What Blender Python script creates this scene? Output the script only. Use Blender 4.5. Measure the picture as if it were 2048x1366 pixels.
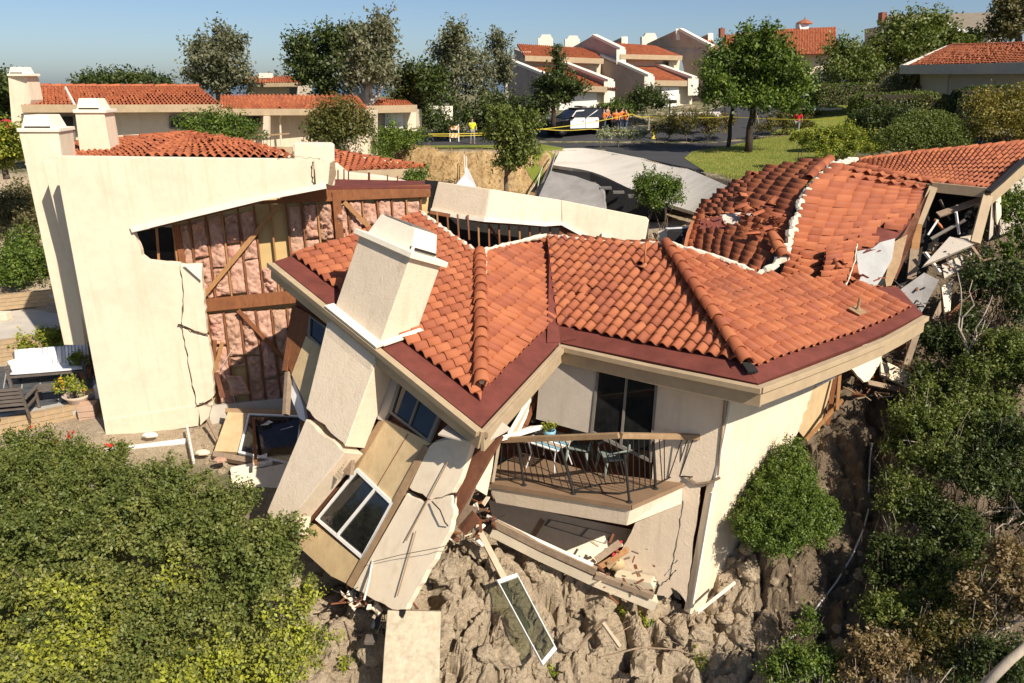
import bpy, bmesh, math, random
import numpy as np
from mathutils import Vector, Matrix, Quaternion
V = Vector
rnd = random.Random(7)
for o in list(bpy.data.objects):
    bpy.data.objects.remove(o)
scene = bpy.context.scene
COL = scene.collection
# ------------------------------------------------------------------ camera, sky, sun, exposure
CAMZ = 10.0
PITCH = math.radians(19.54)
FPX = 1460.0
cam_d = bpy.data.cameras.new('camera')
cam_d.sensor_width = 36.0
cam_d.lens = 36.0 * FPX / 2048.0
cam_d.clip_start = 0.1
cam_d.clip_end = 90000.0
cam = bpy.data.objects.new('camera', cam_d)
COL.objects.link(cam)
cam.location = (0, 0, CAMZ)
cam.rotation_euler = (math.pi / 2 - PITCH, 0, 0)
scene.camera = cam
scene.view_settings.view_transform = 'Standard'
scene.view_settings.look = 'None'
scene.view_settings.exposure = 0.42
scene.view_settings.gamma = 1.0
scene.view_settings.use_curve_mapping = False
scene.cycles.max_bounces = 6
scene.cycles.diffuse_bounces = 3
scene.cycles.glossy_bounces = 3
scene.cycles.transmission_bounces = 4
scene.cycles.transparent_max_bounces = 8
scene.cycles.use_denoising = True
SUN_EL = math.radians(42.0)
SUN_AZ = V((0.66, -0.75, 0)).normalized()
TOSUN = V((SUN_AZ.x * math.cos(SUN_EL), SUN_AZ.y * math.cos(SUN_EL), math.sin(SUN_EL)))
world = bpy.data.worlds.new('World')
scene.world = world
world.use_nodes = True
wn = world.node_tree.nodes
wl = world.node_tree.links
bg = wn['Background']
sky = wn.new('ShaderNodeTexSky')
sky.sky_type = 'NISHITA'
sky.sun_disc = False
sky.sun_elevation = SUN_EL
sky.sun_rotation = math.atan2(SUN_AZ.x, SUN_AZ.y)
sky.altitude = 120
sky.air_density = 0.75
sky.dust_density = 1.0
sky.ozone_density = 3.2
wl.new(sky.outputs[0], bg.inputs[0])
bg.inputs[1].default_value = 0.08
sun_d = bpy.data.lights.new('sun', 'SUN')
sun_d.energy = 5.0
sun_d.angle = math.radians(0.53)
sun_d.color = (1.0, 0.90, 0.785)
sun = bpy.data.objects.new('sun', sun_d)
COL.objects.link(sun)
sun.rotation_euler = (-TOSUN).to_track_quat('-Z', 'Y').to_euler()

# ------------------------------------------------------------------ projection helpers
CP, SP = math.cos(PITCH), math.sin(PITCH)
CAM = V((0, 0, CAMZ))
def ray(px, py):
    u = (px - 1024.0) / FPX
    v = (683.0 - py) / FPX
    return V((u, CP + v * SP, -SP + v * CP))
def P(px, py, Y):
    d = ray(px, py)
    return CAM + d * (Y / d.y)
def PZ(px, py, z):
    d = ray(px, py)
    return CAM + d * ((z - CAMZ) / d.z)
def project(p):
    q = V(p) - CAM
    w = q.y * CP - q.z * SP
    v = q.y * SP + q.z * CP
    return (1024 + FPX * q.x / w, 683 - FPX * v / w)
class Pl:
    def __init__(s, p, n):
        s.p = V(p); s.n = V(n).normalized()
        if s.n.dot(CAM - s.p) < 0: s.n = -s.n
    def at(s, px, py, off=0.0):
        d = ray(px, py)
        t = ((s.p + s.n * off - CAM).dot(s.n)) / d.dot(s.n)
        return CAM + d * t
    def poly(s, pts, off=0.0):
        return [s.at(a, b, off) for a, b in pts]
def pl3(a, b, c):
    return Pl(a, (V(b) - V(a)).cross(V(c) - V(a)))
def lerp(a, b, t): return a + (b - a) * t
def in_poly(x, y, poly):
    c = False; n = len(poly); j = n - 1
    for i in range(n):
        xi, yi = poly[i][0], poly[i][1]; xj, yj = poly[j][0], poly[j][1]
        if (yi > y) != (yj > y) and x < (xj - xi) * (y - yi) / (yj - yi) + xi: c = not c
        j = i
    return c
# vectorised value noise
def _h(ix, iy, iz, seed):
    n = (ix * 374761393 + iy * 668265263 + iz * 2147483647 + seed * 1274126177) & 0xffffffff
    n = ((n ^ (n >> 13)) * 1274126177) & 0xffffffff
    n = (n ^ (n >> 16)) & 0xffffffff
    return n.astype(np.float64) / 4294967295.0
def vnoise(p, seed=0):
    p = np.asarray(p, float)
    i = np.floor(p).astype(np.int64); f = p - i
    f = f * f * (3 - 2 * f)
    r = 0
    for dx in (0, 1):
        for dy in (0, 1):
            for dz in (0, 1):
                w = (f[:, 0] if dx else 1 - f[:, 0]) * (f[:, 1] if dy else 1 - f[:, 1]) * (f[:, 2] if dz else 1 - f[:, 2])
                r = r + w * _h(i[:, 0] + dx, i[:, 1] + dy, i[:, 2] + dz, seed)
    return r * 2 - 1
def fbm(p, oct=4, seed=0, gain=0.5):
    p = np.asarray(p, float); a = 1.0; r = 0; f = 1.0
    for k in range(oct):
        r = r + a * vnoise(p * f + 17.3 * k, seed + k); a *= gain; f *= 2.03
    return r

# ------------------------------------------------------------------ mesh builder
class MB:
    def __init__(s): s.v = []; s.f = []
    def add(s, vs, fs):
        b = len(s.v); s.v += [V(x) for x in vs]; s.f += [[b + i for i in f] for f in fs]; return s
    def prism(s, pts, ex):
        """polygon pts extruded by vector ex"""
        n = len(pts); ex = V(ex)
        nn = V((0, 0, 0))
        for i in range(n):
            nn += V(pts[i]).cross(V(pts[(i + 1) % n]))
        pts = [V(p) for p in pts]
        if nn.dot(ex) > 0: pts = pts[::-1]
        vs = pts + [p + ex for p in pts]
        fs = [list(range(n)), list(range(2 * n - 1, n - 1, -1))]
        fs += [[(i + 1) % n, i, n + i, n + (i + 1) % n] for i in range(n)]
        return s.add(vs, fs)
    def box(s, c, ax, ay, az):
        c = V(c); ax = V(ax) / 2; ay = V(ay) / 2; az = V(az) / 2
        if ax.cross(ay).dot(az) < 0: ax = -ax
        vs = [c + ax * i + ay * j + az * k for k in (-1, 1) for j in (-1, 1) for i in (-1, 1)]
        return s.add(vs, [[0, 2, 3, 1], [4, 5, 7, 6], [0, 1, 5, 4], [2, 6, 7, 3], [0, 4, 6, 2], [1, 3, 7, 5]])
    def abox(s, x0, x1, y0, y1, z0, z1):
        return s.box(((x0 + x1) / 2, (y0 + y1) / 2, (z0 + z1) / 2), (x1 - x0, 0, 0), (0, y1 - y0, 0), (0, 0, z1 - z0))
    def beam(s, p, q, w, h, up=(0, 0, 1)):
        """bar from p to q; h is measured along up"""
        p = V(p); q = V(q); d = (q - p); L = d.length; d.normalize()
        up = V(up); sd = d.cross(up)
        if sd.length < 1e-4: sd = d.cross(V((0, 1, 0.01)))
        sd.normalize(); u = sd.cross(d).normalized()
        return s.box((p + q) / 2, d * L, sd * w, u * h)
    def path_beam(s, pts, w, h, up=(0, 0, 1)):
        """mitred bar through points"""
        pts = [V(p) for p in pts]; rings = []
        for i, p in enumerate(pts):
            d = (pts[min(i + 1, len(pts) - 1)] - pts[max(i - 1, 0)]).normalized()
            sd = d.cross(V(up)).normalized(); u = sd.cross(d).normalized()
            rings.append([p + sd * w / 2 + u * h / 2, p - sd * w / 2 + u * h / 2, p - sd * w / 2 - u * h / 2, p + sd * w / 2 - u * h / 2])
        b = len(s.v)
        for r in rings: s.v += r
        for i in range(len(rings) - 1):
            for k in range(4):
                a = b + i * 4 + k; c = b + i * 4 + (k + 1) % 4
                s.f.append([a, c, c + 4, a + 4])
        s.f.append([b + 3, b + 2, b + 1, b]); e = b + 4 * (len(rings) - 1); s.f.append([e, e + 1, e + 2, e + 3])
        return s
    def tube(s, pts, r, n=6, cap=True):
        pts = [V(p) for p in pts]; m = len(pts)
        rs = r if isinstance(r, (list, tuple)) else [r] * m
        b = len(s.v); ref = None
        for i, p in enumerate(pts):
            d = (pts[min(i + 1, m - 1)] - pts[max(i - 1, 0)])
            if d.length < 1e-9: d = V((0, 0, 1))
            d.normalize()
            if ref is None:
                ref = d.orthogonal().normalized()
            ref = (ref - d * ref.dot(d))
            if ref.length < 1e-5: ref = d.orthogonal()
            ref.normalize(); bi = d.cross(ref)
            for k in range(n):
                a = 2 * math.pi * k / n
                s.v.append(p + (ref * math.cos(a) + bi * math.sin(a)) * rs[i])
        for i in range(m - 1):
            for k in range(n):
                a = b + i * n + k; c = b + i * n + (k + 1) % n
                s.f.append([a, c, c + n, a + n])
        if cap:
            s.f.append([b + k for k in range(n - 1, -1, -1)])
            e = b + (m - 1) * n; s.f.append([e + k for k in range(n)])
        return s
    def lathe(s, c, prof, n=16, axis=(0, 0, 1)):
        """prof list of (r,z)"""
        ax = V(axis).normalized(); x = ax.orthogonal().normalized(); y = ax.cross(x); b = len(s.v); c = V(c)
        for r, z in prof:
            for k in range(n):
                a = 2 * math.pi * k / n
                s.v.append(c + ax * z + (x * math.cos(a) + y * math.sin(a)) * r)
        for i in range(len(prof) - 1):
            for k in range(n):
                a = b + i * n + k; d = b + i * n + (k + 1) % n
                s.f.append([a, d, d + n, a + n])
        return s
    def ball(s, c, r, n=10, m=6):
        c = V(c); r = V(r) if not isinstance(r, (int, float)) else V((r, r, r))
        b = len(s.v)
        for i in range(m + 1):
            th = math.pi * i / m
            for k in range(n):
                ph = 2 * math.pi * k / n
                s.v.append(c + V((r.x * math.sin(th) * math.cos(ph), r.y * math.sin(th) * math.sin(ph), -r.z * math.cos(th))))
        for i in range(m):
            for k in range(n):
                a = b + i * n + k; d = b + i * n + (k + 1) % n
                s.f.append([a, d, d + n, a + n])
        return s
    def mesh(s, name='m', smooth=False):
        me = bpy.data.meshes.new(name)
        me.from_pydata([tuple(v) for v in s.v], [], s.f)
        if smooth: me.polygons.foreach_set('use_smooth', [True] * len(me.polygons))
        me.update()
        return me
def link(name, me, mat=None, parent=None):
    o = bpy.data.objects.new(name, me)
    COL.objects.link(o)
    if mat is not None and me is not None and len(me.materials) == 0: me.materials.append(M[mat] if isinstance(mat, str) else mat)
    if parent is not None:
        o.parent = parent
        o.matrix_parent_inverse = Matrix.Translation(-ROOTLOC(parent))
    return o
def ROOTLOC(o):
    if o.parent is None: return V(o.location) if o.type == 'EMPTY' else V((0, 0, 0))
    return V((0, 0, 0))
def tag(o, label=None, cat=None, group=None, kind=None):
    if label: o['label'] = label
    if cat: o['category'] = cat
    if group: o['group'] = group
    if kind: o['kind'] = kind
    return o
def thing(name, loc, label, cat, group=None):
    o = bpy.data.objects.new(name, None); COL.objects.link(o)
    o.location = loc; o.empty_display_size = 0.3
    return tag(o, label, cat, group)
def part(name, mb, mat, parent, bevel=0, smooth=False, label=None):
    me = mb.mesh(name, smooth) if isinstance(mb, MB) else mb
    if parent is not None and parent.parent is not None:      # sub-part: parent sits at identity
        o = bpy.data.objects.new(name, me); COL.objects.link(o)
        if len(me.materials) == 0: me.materials.append(M[mat])
        o.parent = parent
        o.matrix_parent_inverse = Matrix.Identity(4)
    else:
        o = link(name, me, mat, parent)
    if bevel:
        b = o.modifiers.new('b', 'BEVEL'); b.width = bevel; b.segments = 2; b.limit_method = 'ANGLE'; b.angle_limit = 0.6
    if label: o['label'] = label
    return o
def solo(name, mb, mat, label, cat, group=None, bevel=0, smooth=False):
    o = part(name, mb, mat, None, bevel, smooth)
    return tag(o, label, cat, group)
def struct(name, mb, mat, smooth=False, kind='structure'):
    o = part(name, mb, mat, None, 0, smooth); o['kind'] = kind; return o

# ------------------------------------------------------------------ materials
M = {}
class NT:
    def __init__(s, name):
        m = bpy.data.materials.new(name); m.use_nodes = True; s.m = m
        s.t = m.node_tree; s.n = s.t.nodes; s.b = s.n['Principled BSDF']; M[name] = m
        s.co = s.n.new('ShaderNodeTexCoord'); s.b.inputs['Specular IOR Level'].default_value = 0.3
    def new(s, typ, **k):
        n = s.n.new('ShaderNode' + typ)
        for a, b in k.items():
            if a.startswith('i_'): n.inputs[a[2:].replace('_', ' ')].default_value = b
            else: setattr(n, a, b)
        return n
    def l(s, a, b): s.t.links.new(a, b)
    def noise(s, scale, detail=5, rough=0.6, vec=None, dist=0.0):
        n = s.new('TexNoise'); n.inputs['Scale'].default_value = scale; n.inputs['Detail'].default_value = detail
        n.inputs['Roughness'].default_value = rough; n.inputs['Distortion'].default_value = dist
        s.l(vec if vec is not None else s.co.outputs['Object'], n.inputs['Vector']); return n.outputs['Fac']
    def ramp(s, fac, stops):
        r = s.new('ValToRGB'); e = r.color_ramp.elements
        while len(e) < len(stops): e.new(0.5)
        for i, (p, c) in enumerate(stops):
            e[i].position = p; e[i].color = (*c, 1) if len(c) == 3 else c
        s.l(fac, r.inputs[0]); return r.outputs[0]
    def mix(s, fac, a, b, mode='MIX'):
        n = s.new('MixRGB', blend_type=mode)
        for sock, val in ((n.inputs[0], fac), (n.inputs[1], a), (n.inputs[2], b)):
            if isinstance(val, (int, float)): sock.default_value = val
            elif isinstance(val, tuple): sock.default_value = (*val, 1) if len(val) == 3 else val
            else: s.l(val, sock)
        return n.outputs[0]
    def math(s, op, a, b=0.0):
        n = s.new('Math', operation=op)
        for sock, val in ((n.inputs[0], a), (n.inputs[1], b)):
            if isinstance(val, (int, float)): sock.default_value = val
            else: s.l(val, sock)
        return n.outputs[0]
    def bump(s, h, strength=0.5, dist=0.02, nrm=None):
        n = s.new('Bump'); n.inputs['Strength'].default_value = strength; n.inputs['Distance'].default_value = dist
        s.l(h, n.inputs['Height'])
        if nrm is not None: s.l(nrm, n.inputs['Normal'])
        return n.outputs[0]
    def out(s, col=None, rough=0.8, nrm=None, metal=0.0):
        if col is not None:
            if isinstance(col, tuple): s.b.inputs['Base Color'].default_value = (*col, 1)
            else: s.l(col, s.b.inputs['Base Color'])
        if isinstance(rough, (int, float)): s.b.inputs['Roughness'].default_value = rough
        else: s.l(rough, s.b.inputs['Roughness'])
        s.b.inputs['Metallic'].default_value = metal
        if nrm is not None: s.l(nrm, s.b.inputs['Normal'])
        return s.m
def dk(c, f): return tuple(x * f for x in c)
def mat_plain(name, c, rough=0.7, var=0.12, scale=6.0, bump=0.15, bd=0.004, metal=0.0, fine=60):
    t = NT(name); n = t.noise(scale, 6, 0.65); n2 = t.noise(fine, 4)
    col = t.ramp(n, [(0.3, dk(c, 1 - var)), (0.7, dk(c, 1 + var))])
    t.out(col, rough, t.bump(n2, bump, bd), metal)
def mat_stucco(name, c, coarse=0.55, stain=0.14, bumpd=0.012, lump=38):
    t = NT(name)
    n1 = t.noise(1.1, 6, 0.6); n2 = t.noise(5, 6, 0.7)
    col = t.ramp(n1, [(0.32, dk(c, 1 - stain)), (0.55, c), (0.75, dk(c, 1.03))])
    col = t.mix(0.35, col, t.ramp(n2, [(0.35, dk((c[0], c[1] * .97, c[2] * .92), .88)), (0.6, dk(c, 1.04))]))
    # rain streaks and dirt
    mp = t.new('Mapping'); t.l(t.co.outputs['Object'], mp.inputs[0]); mp.inputs['Scale'].default_value = (3.2, 3.2, 0.18)
    st = t.noise(1.6, 5, 0.7, mp.outputs[0])
    col = t.mix(t.ramp(st, [(0.52, (0, 0, 0)), (0.75, (0.5, 0.5, 0.5))]), col, dk((c[0], c[1] * .93, c[2] * .82), .72))
    b1 = t.noise(lump, 4, 0.55, None, 0.6); b2 = t.noise(160, 3)
    nr = t.bump(b1, coarse, bumpd); nr = t.bump(b2, 0.25, 0.004, nr)
    t.out(col, 0.9, nr)
def mat_wood(name, c, c2, axis=(1, 1, 8), scale=3.0, rough=0.8):
    t = NT(name); mp = t.new('Mapping'); t.l(t.co.outputs['Object'], mp.inputs[0]); mp.inputs['Scale'].default_value = axis
    n = t.noise(scale, 8, 0.7, mp.outputs[0], 0.8); n2 = t.noise(2.5, 4)
    col = t.ramp(n, [(0.3, c2), (0.7, c)])
    col = t.mix(t.ramp(n2, [(0.45, (0, 0, 0)), (0.8, (0.5, 0.5, 0.5))]), col, dk(c2, 0.7))
    t.out(col, rough, t.bump(n, 0.35, 0.006))
CREAM = (0.78, 0.66, 0.485)
mat_stucco('stucco', CREAM, 0.45, 0.12, 0.007, 45)
mat_stucco('stucco_tan', (0.73, 0.605, 0.445), 0.6, 0.08, 0.014, 19)
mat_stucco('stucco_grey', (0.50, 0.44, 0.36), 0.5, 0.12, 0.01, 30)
mat_stucco('stucco_far', (0.72, 0.62, 0.46), 0.2, 0.08, 0.01, 8)
mat_stucco('stucco_shade', (0.44, 0.35, 0.29), 0.25, 0.25, 0.01, 6)  # darker copy: shade of the left-facing terrace walls put into the colour
mat_stucco('trim_white', (0.80, 0.74, 0.62), 0.2, 0.05, 0.004, 40)
mat_plain('chimney_cap', (0.82, 0.74, 0.58), 0.8, 0.05)
mat_plain('white_paint', (0.78, 0.77, 0.73), 0.5, 0.05, 4, 0.1)
mat_plain('garage_white', (0.80, 0.78, 0.72), 0.6, 0.03)
mat_wood('fascia', (0.47, 0.36, 0.22), (0.40, 0.30, 0.185), (1, 1, 1), 3, 0.65)
mat_wood('stud', (0.27, 0.105, 0.038), (0.15, 0.055, 0.022), (3, 3, 0.6), 5)
mat_wood('stud_pale', (0.42, 0.23, 0.09), (0.28, 0.13, 0.05), (3, 3, 0.6), 5)
mat_wood('old_wood', (0.36, 0.27, 0.18), (0.2, 0.14, 0.09), (2, 2, 2), 5)
mat_wood('pale_wood', (0.56, 0.46, 0.33), (0.42, 0.33, 0.22), (2, 2, 2), 5)
mat_wood('grey_wood', (0.17, 0.14, 0.115), (0.10, 0.085, 0.07), (1, 1, 5), 5)
mat_wood('trim_brown', (0.38, 0.255, 0.14), (0.28, 0.18, 0.095), (2, 2, 2), 4)
mat_wood('siding', (0.62, 0.47, 0.26), (0.50, 0.36, 0.19), (1.2, 1.2, 0.25), 9, 0.7)
mat_wood('plywood_red', (0.22, 0.09, 0.045), (0.11, 0.045, 0.025), (1, 1, 1), 4)
mat_plain('drywall_back', (0.52, 0.37, 0.16), 0.85, 0.1, 2, 0.1)
mat_plain('deck', (0.24, 0.155, 0.09), 0.85, 0.14, 3, 0.2)
mat_plain('red_metal', (0.155, 0.042, 0.029), 0.75, 0.25, 2.2, 0.2)
mat_plain('iron', (0.028, 0.026, 0.024), 0.5, 0.2)
mat_plain('frame_alu', (0.20, 0.18, 0.15), 0.45, 0.1, 5, 0.1)
mat_plain('frame_white', (0.74, 0.72, 0.66), 0.5, 0.1)
mat_plain('concrete', (0.50, 0.45, 0.37), 0.9, 0.16, 1.2, 0.3, 0.01, 0, 40)
mat_plain('concrete_cream', (0.62, 0.53, 0.38), 0.9, 0.14, 2.0, 0.35, 0.012, 0, 50)
mat_plain('concrete_dark', (0.12, 0.11, 0.10), 0.9, 0.2, 2.0, 0.3, 0.012, 0, 50)
mat_plain('concrete_mid', (0.27, 0.255, 0.235), 0.9, 0.2, 1.5, 0.3, 0.012, 0, 40)  # darkened concrete; on the tilted wall it holds the slab's shade
mat_plain('paper_grey', (0.40, 0.40, 0.38), 0.8, 0.15, 1.5, 0.3, 0.02, 0, 9)
mat_plain('cushion', (0.82, 0.81, 0.79), 0.9, 0.03)
mat_plain('stripe', (0.34, 0.33, 0.34), 0.9, 0.03)
mat_plain('navy', (0.02, 0.024, 0.034), 0.9, 0.2)
mat_plain('slate', (0.075, 0.082, 0.088), 0.6, 0.35, 5, 0.3, 0.01)
mat_plain('grout', (0.42, 0.40, 0.35), 0.9, 0.1)
mat_plain('block', (0.40, 0.285, 0.16), 0.9, 0.13, 3, 0.5, 0.015)
mat_plain('block_pink', (0.48, 0.33, 0.23), 0.9, 0.1, 3, 0.5, 0.015)
mat_plain('mortar', (0.70, 0.62, 0.48), 0.95, 0.14, 6, 0.7, 0.03, 0, 25)
mat_plain('plastic_green', (0.20, 0.235, 0.20), 0.45, 0.06)
mat_plain('pot_blue', (0.22, 0.42, 0.52), 0.4, 0.04)
mat_plain('terracotta', (0.42, 0.16, 0.07), 0.8, 0.1)
mat_plain('stone_pot', (0.55, 0.43, 0.33), 0.9, 0.1)
mat_plain('car_black', (0.008, 0.008, 0.009), 0.18, 0.05)
mat_plain('car_white', (0.80, 0.79, 0.77), 0.3, 0.03)
mat_plain('tyre', (0.012, 0.012, 0.012), 0.85, 0.1)
mat_plain('chrome', (0.55, 0.55, 0.56), 0.25, 0.05, 5, 0, 0.001, 1.0)
mat_plain('skin', (0.50, 0.29, 0.19), 0.6, 0.05)
mat_plain('vest_orange', (0.85, 0.16, 0.02), 0.7, 0.08)
mat_plain('vest_lime', (0.62, 0.72, 0.02), 0.7, 0.08)
mat_plain('shirt_red', (0.55, 0.015, 0.02), 0.8, 0.1)
mat_plain('shirt_orange', (0.62, 0.22, 0.05), 0.8, 0.1)
mat_plain('jeans', (0.075, 0.10, 0.14), 0.9, 0.15)
mat_plain('dark_cloth', (0.02, 0.02, 0.025), 0.9, 0.15)
mat_plain('grey_cloth', (0.25, 0.24, 0.22), 0.9, 0.15)
mat_plain('hair', (0.025, 0.018, 0.012), 0.7, 0.2)
mat_plain('tape_yellow', (0.62, 0.50, 0.06), 0.5, 0.08)
mat_plain('sign_orange', (0.75, 0.25, 0.04), 0.6, 0.05)
mat_plain('umbrella_red', (0.42, 0.02, 0.04), 0.8, 0.08)
mat_plain('flower_red', (0.60, 0.03, 0.02), 0.7, 0.1)
mat_plain('flower_yellow', (0.72, 0.38, 0.03), 0.7, 0.1)
mat_plain('brick', (0.30, 0.11, 0.07), 0.9, 0.15)
mat_plain('shingle', (0.21, 0.18, 0.135), 0.95, 0.15, 2, 0.5, 0.03, 0, 9)
mat_plain('roof_far', (0.33, 0.12, 0.065), 0.85, 0.1, 2, 0.2)
mat_plain('pvc', (0.60, 0.58, 0.53), 0.5, 0.1)
mat_plain('rust', (0.20, 0.075, 0.03), 0.85, 0.3)
mat_plain('ducting', (0.035, 0.035, 0.038), 0.4, 0.1)
mat_plain('yellow_flash', (0.40, 0.25, 0.08), 0.8, 0.3)
mat_plain('bark_white', (0.42, 0.38, 0.32), 0.9, 0.25, 4, 0.5, 0.02)
mat_plain('bark', (0.16, 0.12, 0.085), 0.95, 0.3, 4, 0.7, 0.03)
mat_plain('bark_dark', (0.06, 0.045, 0.032), 0.95, 0.3, 4, 0.7, 0.03)
mat_plain('dry_wood', (0.40, 0.34, 0.26), 0.9, 0.2, 5, 0.5, 0.02)
mat_plain('tarp', (0.62, 0.62, 0.60), 0.5, 0.12, 3, 0.6, 0.05, 0, 5)
mat_plain('felt_or_shade_black', (0.02, 0.019, 0.018), 0.9, 0.3)  # felt and paper; also on sheets that stand in for interior shade
# insulation
t = NT('insulation'); n = t.noise(2.2, 6, 0.65); n2 = t.noise(16, 7, 0.72, None, 1.2)
c = t.ramp(n, [(0.3, (0.54, 0.29, 0.20)), (0.55, (0.68, 0.42, 0.31)), (0.72, (0.57, 0.25, 0.20))])
c = t.mix(t.ramp(n2, [(0.3, (0.7, 0.7, 0.7)), (0.5, (0, 0, 0))]), c, (0.36, 0.17, 0.10)); c = t.mix(t.ramp(t.new('ObjectInfo').outputs['Random'], [(0.0, (0, 0, 0)), (0.6, (0.08,) * 3), (1.0, (0.4,) * 3)]), c, (0.44, 0.29, 0.17))
t.out(c, 1.0, t.bump(n2, 1.0, 0.05))
# terracotta tiles: colour from object random (single tiles) or island random (joined fields)
def mat_tile(name, src):
    t = NT(name)
    if src == 'obj': r = t.new('ObjectInfo').outputs['Random']
    else: r = t.new('NewGeometry').outputs['Random Per Island']
    c = t.ramp(r, [(0.0, (0.27, 0.073, 0.031)), (0.3, (0.325, 0.092, 0.036)), (0.6, (0.37, 0.11, 0.042)), (0.88, (0.42, 0.137, 0.052)), (1.0, (0.29, 0.078, 0.04))])
    n = t.noise(7, 6, 0.7); n2 = t.noise(70, 4)
    c = t.mix(t.ramp(n, [(0.4, (0, 0, 0)), (0.75, (0.45, 0.45, 0.45))]), c, (0.33, 0.125, 0.07))
    n3 = t.noise(1.1, 5, 0.7); c = t.mix(t.ramp(n3, [(0.5, (0, 0, 0)), (0.72, (0.5, 0.5, 0.5))]), c, (0.17, 0.062, 0.04))
    t.out(c, 0.72, t.bump(n2, 0.2, 0.004))
mat_tile('tile', 'obj'); mat_tile('tile_join', 'island')
# glass
t = NT('glass_dark'); t.b.inputs['Specular IOR Level'].default_value = 0.8
n = t.noise(3, 4); t.out(t.ramp(n, [(0.3, (0.006, 0.007, 0.008)), (0.7, (0.022, 0.022, 0.02))]), t.ramp(t.noise(9, 5), [(0.45, (0.03,) * 3), (0.7, (0.16,) * 3)]))
t = NT('glass_clear')
tr = t.new('BsdfTransparent'); tr.inputs[0].default_value = (0.66, 0.70, 0.60, 1)
gl = t.new('BsdfGlossy'); gl.inputs['Roughness'].default_value = 0.06
mx = t.new('MixShader'); fr = t.new('Fresnel'); fr.inputs[0].default_value = 1.5
t.l(t.math('ADD', fr.outputs[0], 0.05), mx.inputs[0]); t.l(tr.outputs[0], mx.inputs[1]); t.l(gl.outputs[0], mx.inputs[2])
t.l(mx.outputs[0], t.n['Material Output'].inputs[0])
# asphalt
t = NT('asphalt'); n = t.noise(0.35, 6, 0.6); n2 = t.noise(25, 5, 0.7)
c = t.ramp(n, [(0.3, (0.040, 0.040, 0.043)), (0.7, (0.060, 0.059, 0.060))])
t.out(t.mix(0.3, c, t.ramp(n2, [(0.3, (0.028,) * 3), (0.7, (0.085,) * 3)])), 0.85, t.bump(n2, 0.3, 0.01))
# driveway concrete, weathered and scuffed
t = NT('driveway'); mp = t.new('Mapping'); t.l(t.co.outputs['Object'], mp.inputs[0]); mp.inputs['Scale'].default_value = (0.4, 1.6, 1); mp.inputs['Rotation'].default_value = (0, 0, 0.5)
n = t.noise(0.7, 7, 0.7, mp.outputs[0]); n2 = t.noise(14, 5)
c = t.ramp(n, [(0.25, (0.46, 0.42, 0.35)), (0.5, (0.62, 0.57, 0.48)), (0.7, (0.68, 0.63, 0.54))])
t.out(c, 0.9, t.bump(n2, 0.3, 0.01))
# stained concrete
t = NT('concrete_stained'); n = t.noise(2.2, 8, 0.7, None, 0.5); n2 = t.noise(9, 7, 0.75); n3 = t.noise(60, 5, 0.7)
c = t.ramp(n, [(0.3, (0.33, 0.28, 0.20)), (0.5, (0.50, 0.42, 0.29)), (0.7, (0.58, 0.50, 0.36))])
c = t.mix(0.5, c, t.ramp(n2, [(0.35, (0.27, 0.225, 0.155)), (0.6, (0.57, 0.485, 0.345))])); c = t.mix(t.ramp(n3, [(0.62, (0, 0, 0)), (0.68, (0.6, 0.6, 0.6))]), c, (0.14, 0.11, 0.075))
t.out(c, 0.9, t.bump(n3, 0.6, 0.012))
# dirt
t = NT('dirt'); n = t.noise(0.55, 7, 0.65); n2 = t.noise(4.5, 8, 0.72, None, 0.6); n3 = t.noise(24, 8, 0.78)
c = t.ramp(n, [(0.3, (0.44, 0.335, 0.21)), (0.5, (0.60, 0.475, 0.31)), (0.68, (0.68, 0.56, 0.385))])
c = t.mix(0.45, c, t.ramp(n2, [(0.3, (0.19, 0.13, 0.075)), (0.55, (0.60, 0.48, 0.31)), (0.75, (0.70, 0.58, 0.41))]))
c = t.mix(0.42, c, t.ramp(n3, [(0.36, (0.13, 0.085, 0.05)), (0.64, (0.70, 0.58, 0.42))]))
at = t.new('Attribute', attribute_name='green')
gmix = t.math('MULTIPLY', at.outputs['Fac'], t.ramp(t.noise(1.3, 6, 0.7), [(0.38, (0.2,) * 3), (0.55, (1,) * 3)]))
c = t.mix(gmix, c, t.ramp(t.noise(9, 6, 0.7), [(0.3, (0.05, 0.06, 0.02)), (0.55, (0.105, 0.115, 0.04)), (0.75, (0.20, 0.17, 0.08))]))
atd = t.new('Attribute', attribute_name='dry'); mpd = t.new('Mapping'); t.l(t.co.outputs['Object'], mpd.inputs[0]); mpd.inputs['Scale'].default_value = (0.9, 0.8, 0.7)
c = t.mix(atd.outputs['Fac'], c, t.ramp(t.noise(2.6, 8, 0.75, mpd.outputs[0], 0.8), [(0.28, (0.15, 0.085, 0.035)), (0.45, (0.40, 0.26, 0.115)), (0.6, (0.56, 0.40, 0.20)), (0.75, (0.30, 0.20, 0.09))]))
at2 = t.new('Attribute', attribute_name='dark')  # mask that paints the slope's shade into the dirt
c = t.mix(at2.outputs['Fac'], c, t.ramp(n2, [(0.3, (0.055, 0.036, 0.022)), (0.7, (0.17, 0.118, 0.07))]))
vo = t.new('TexVoronoi', feature='DISTANCE_TO_EDGE'); vo.inputs['Scale'].default_value = 5.5; 
dv = t.new('VectorMath', operation='ADD'); t.l(t.co.outputs['Object'], dv.inputs[0]); nv = t.new('TexNoise'); nv.inputs['Scale'].default_value = 6; t.l(t.co.outputs['Object'], nv.inputs['Vector'])
sc = t.new('VectorMath', operation='SCALE'); sc.inputs['Scale'].default_value = 0.25; t.l(nv.outputs['Color'], sc.inputs[0]); t.l(sc.outputs[0], dv.inputs[1]); t.l(dv.outputs[0], vo.inputs['Vector'])
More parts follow.
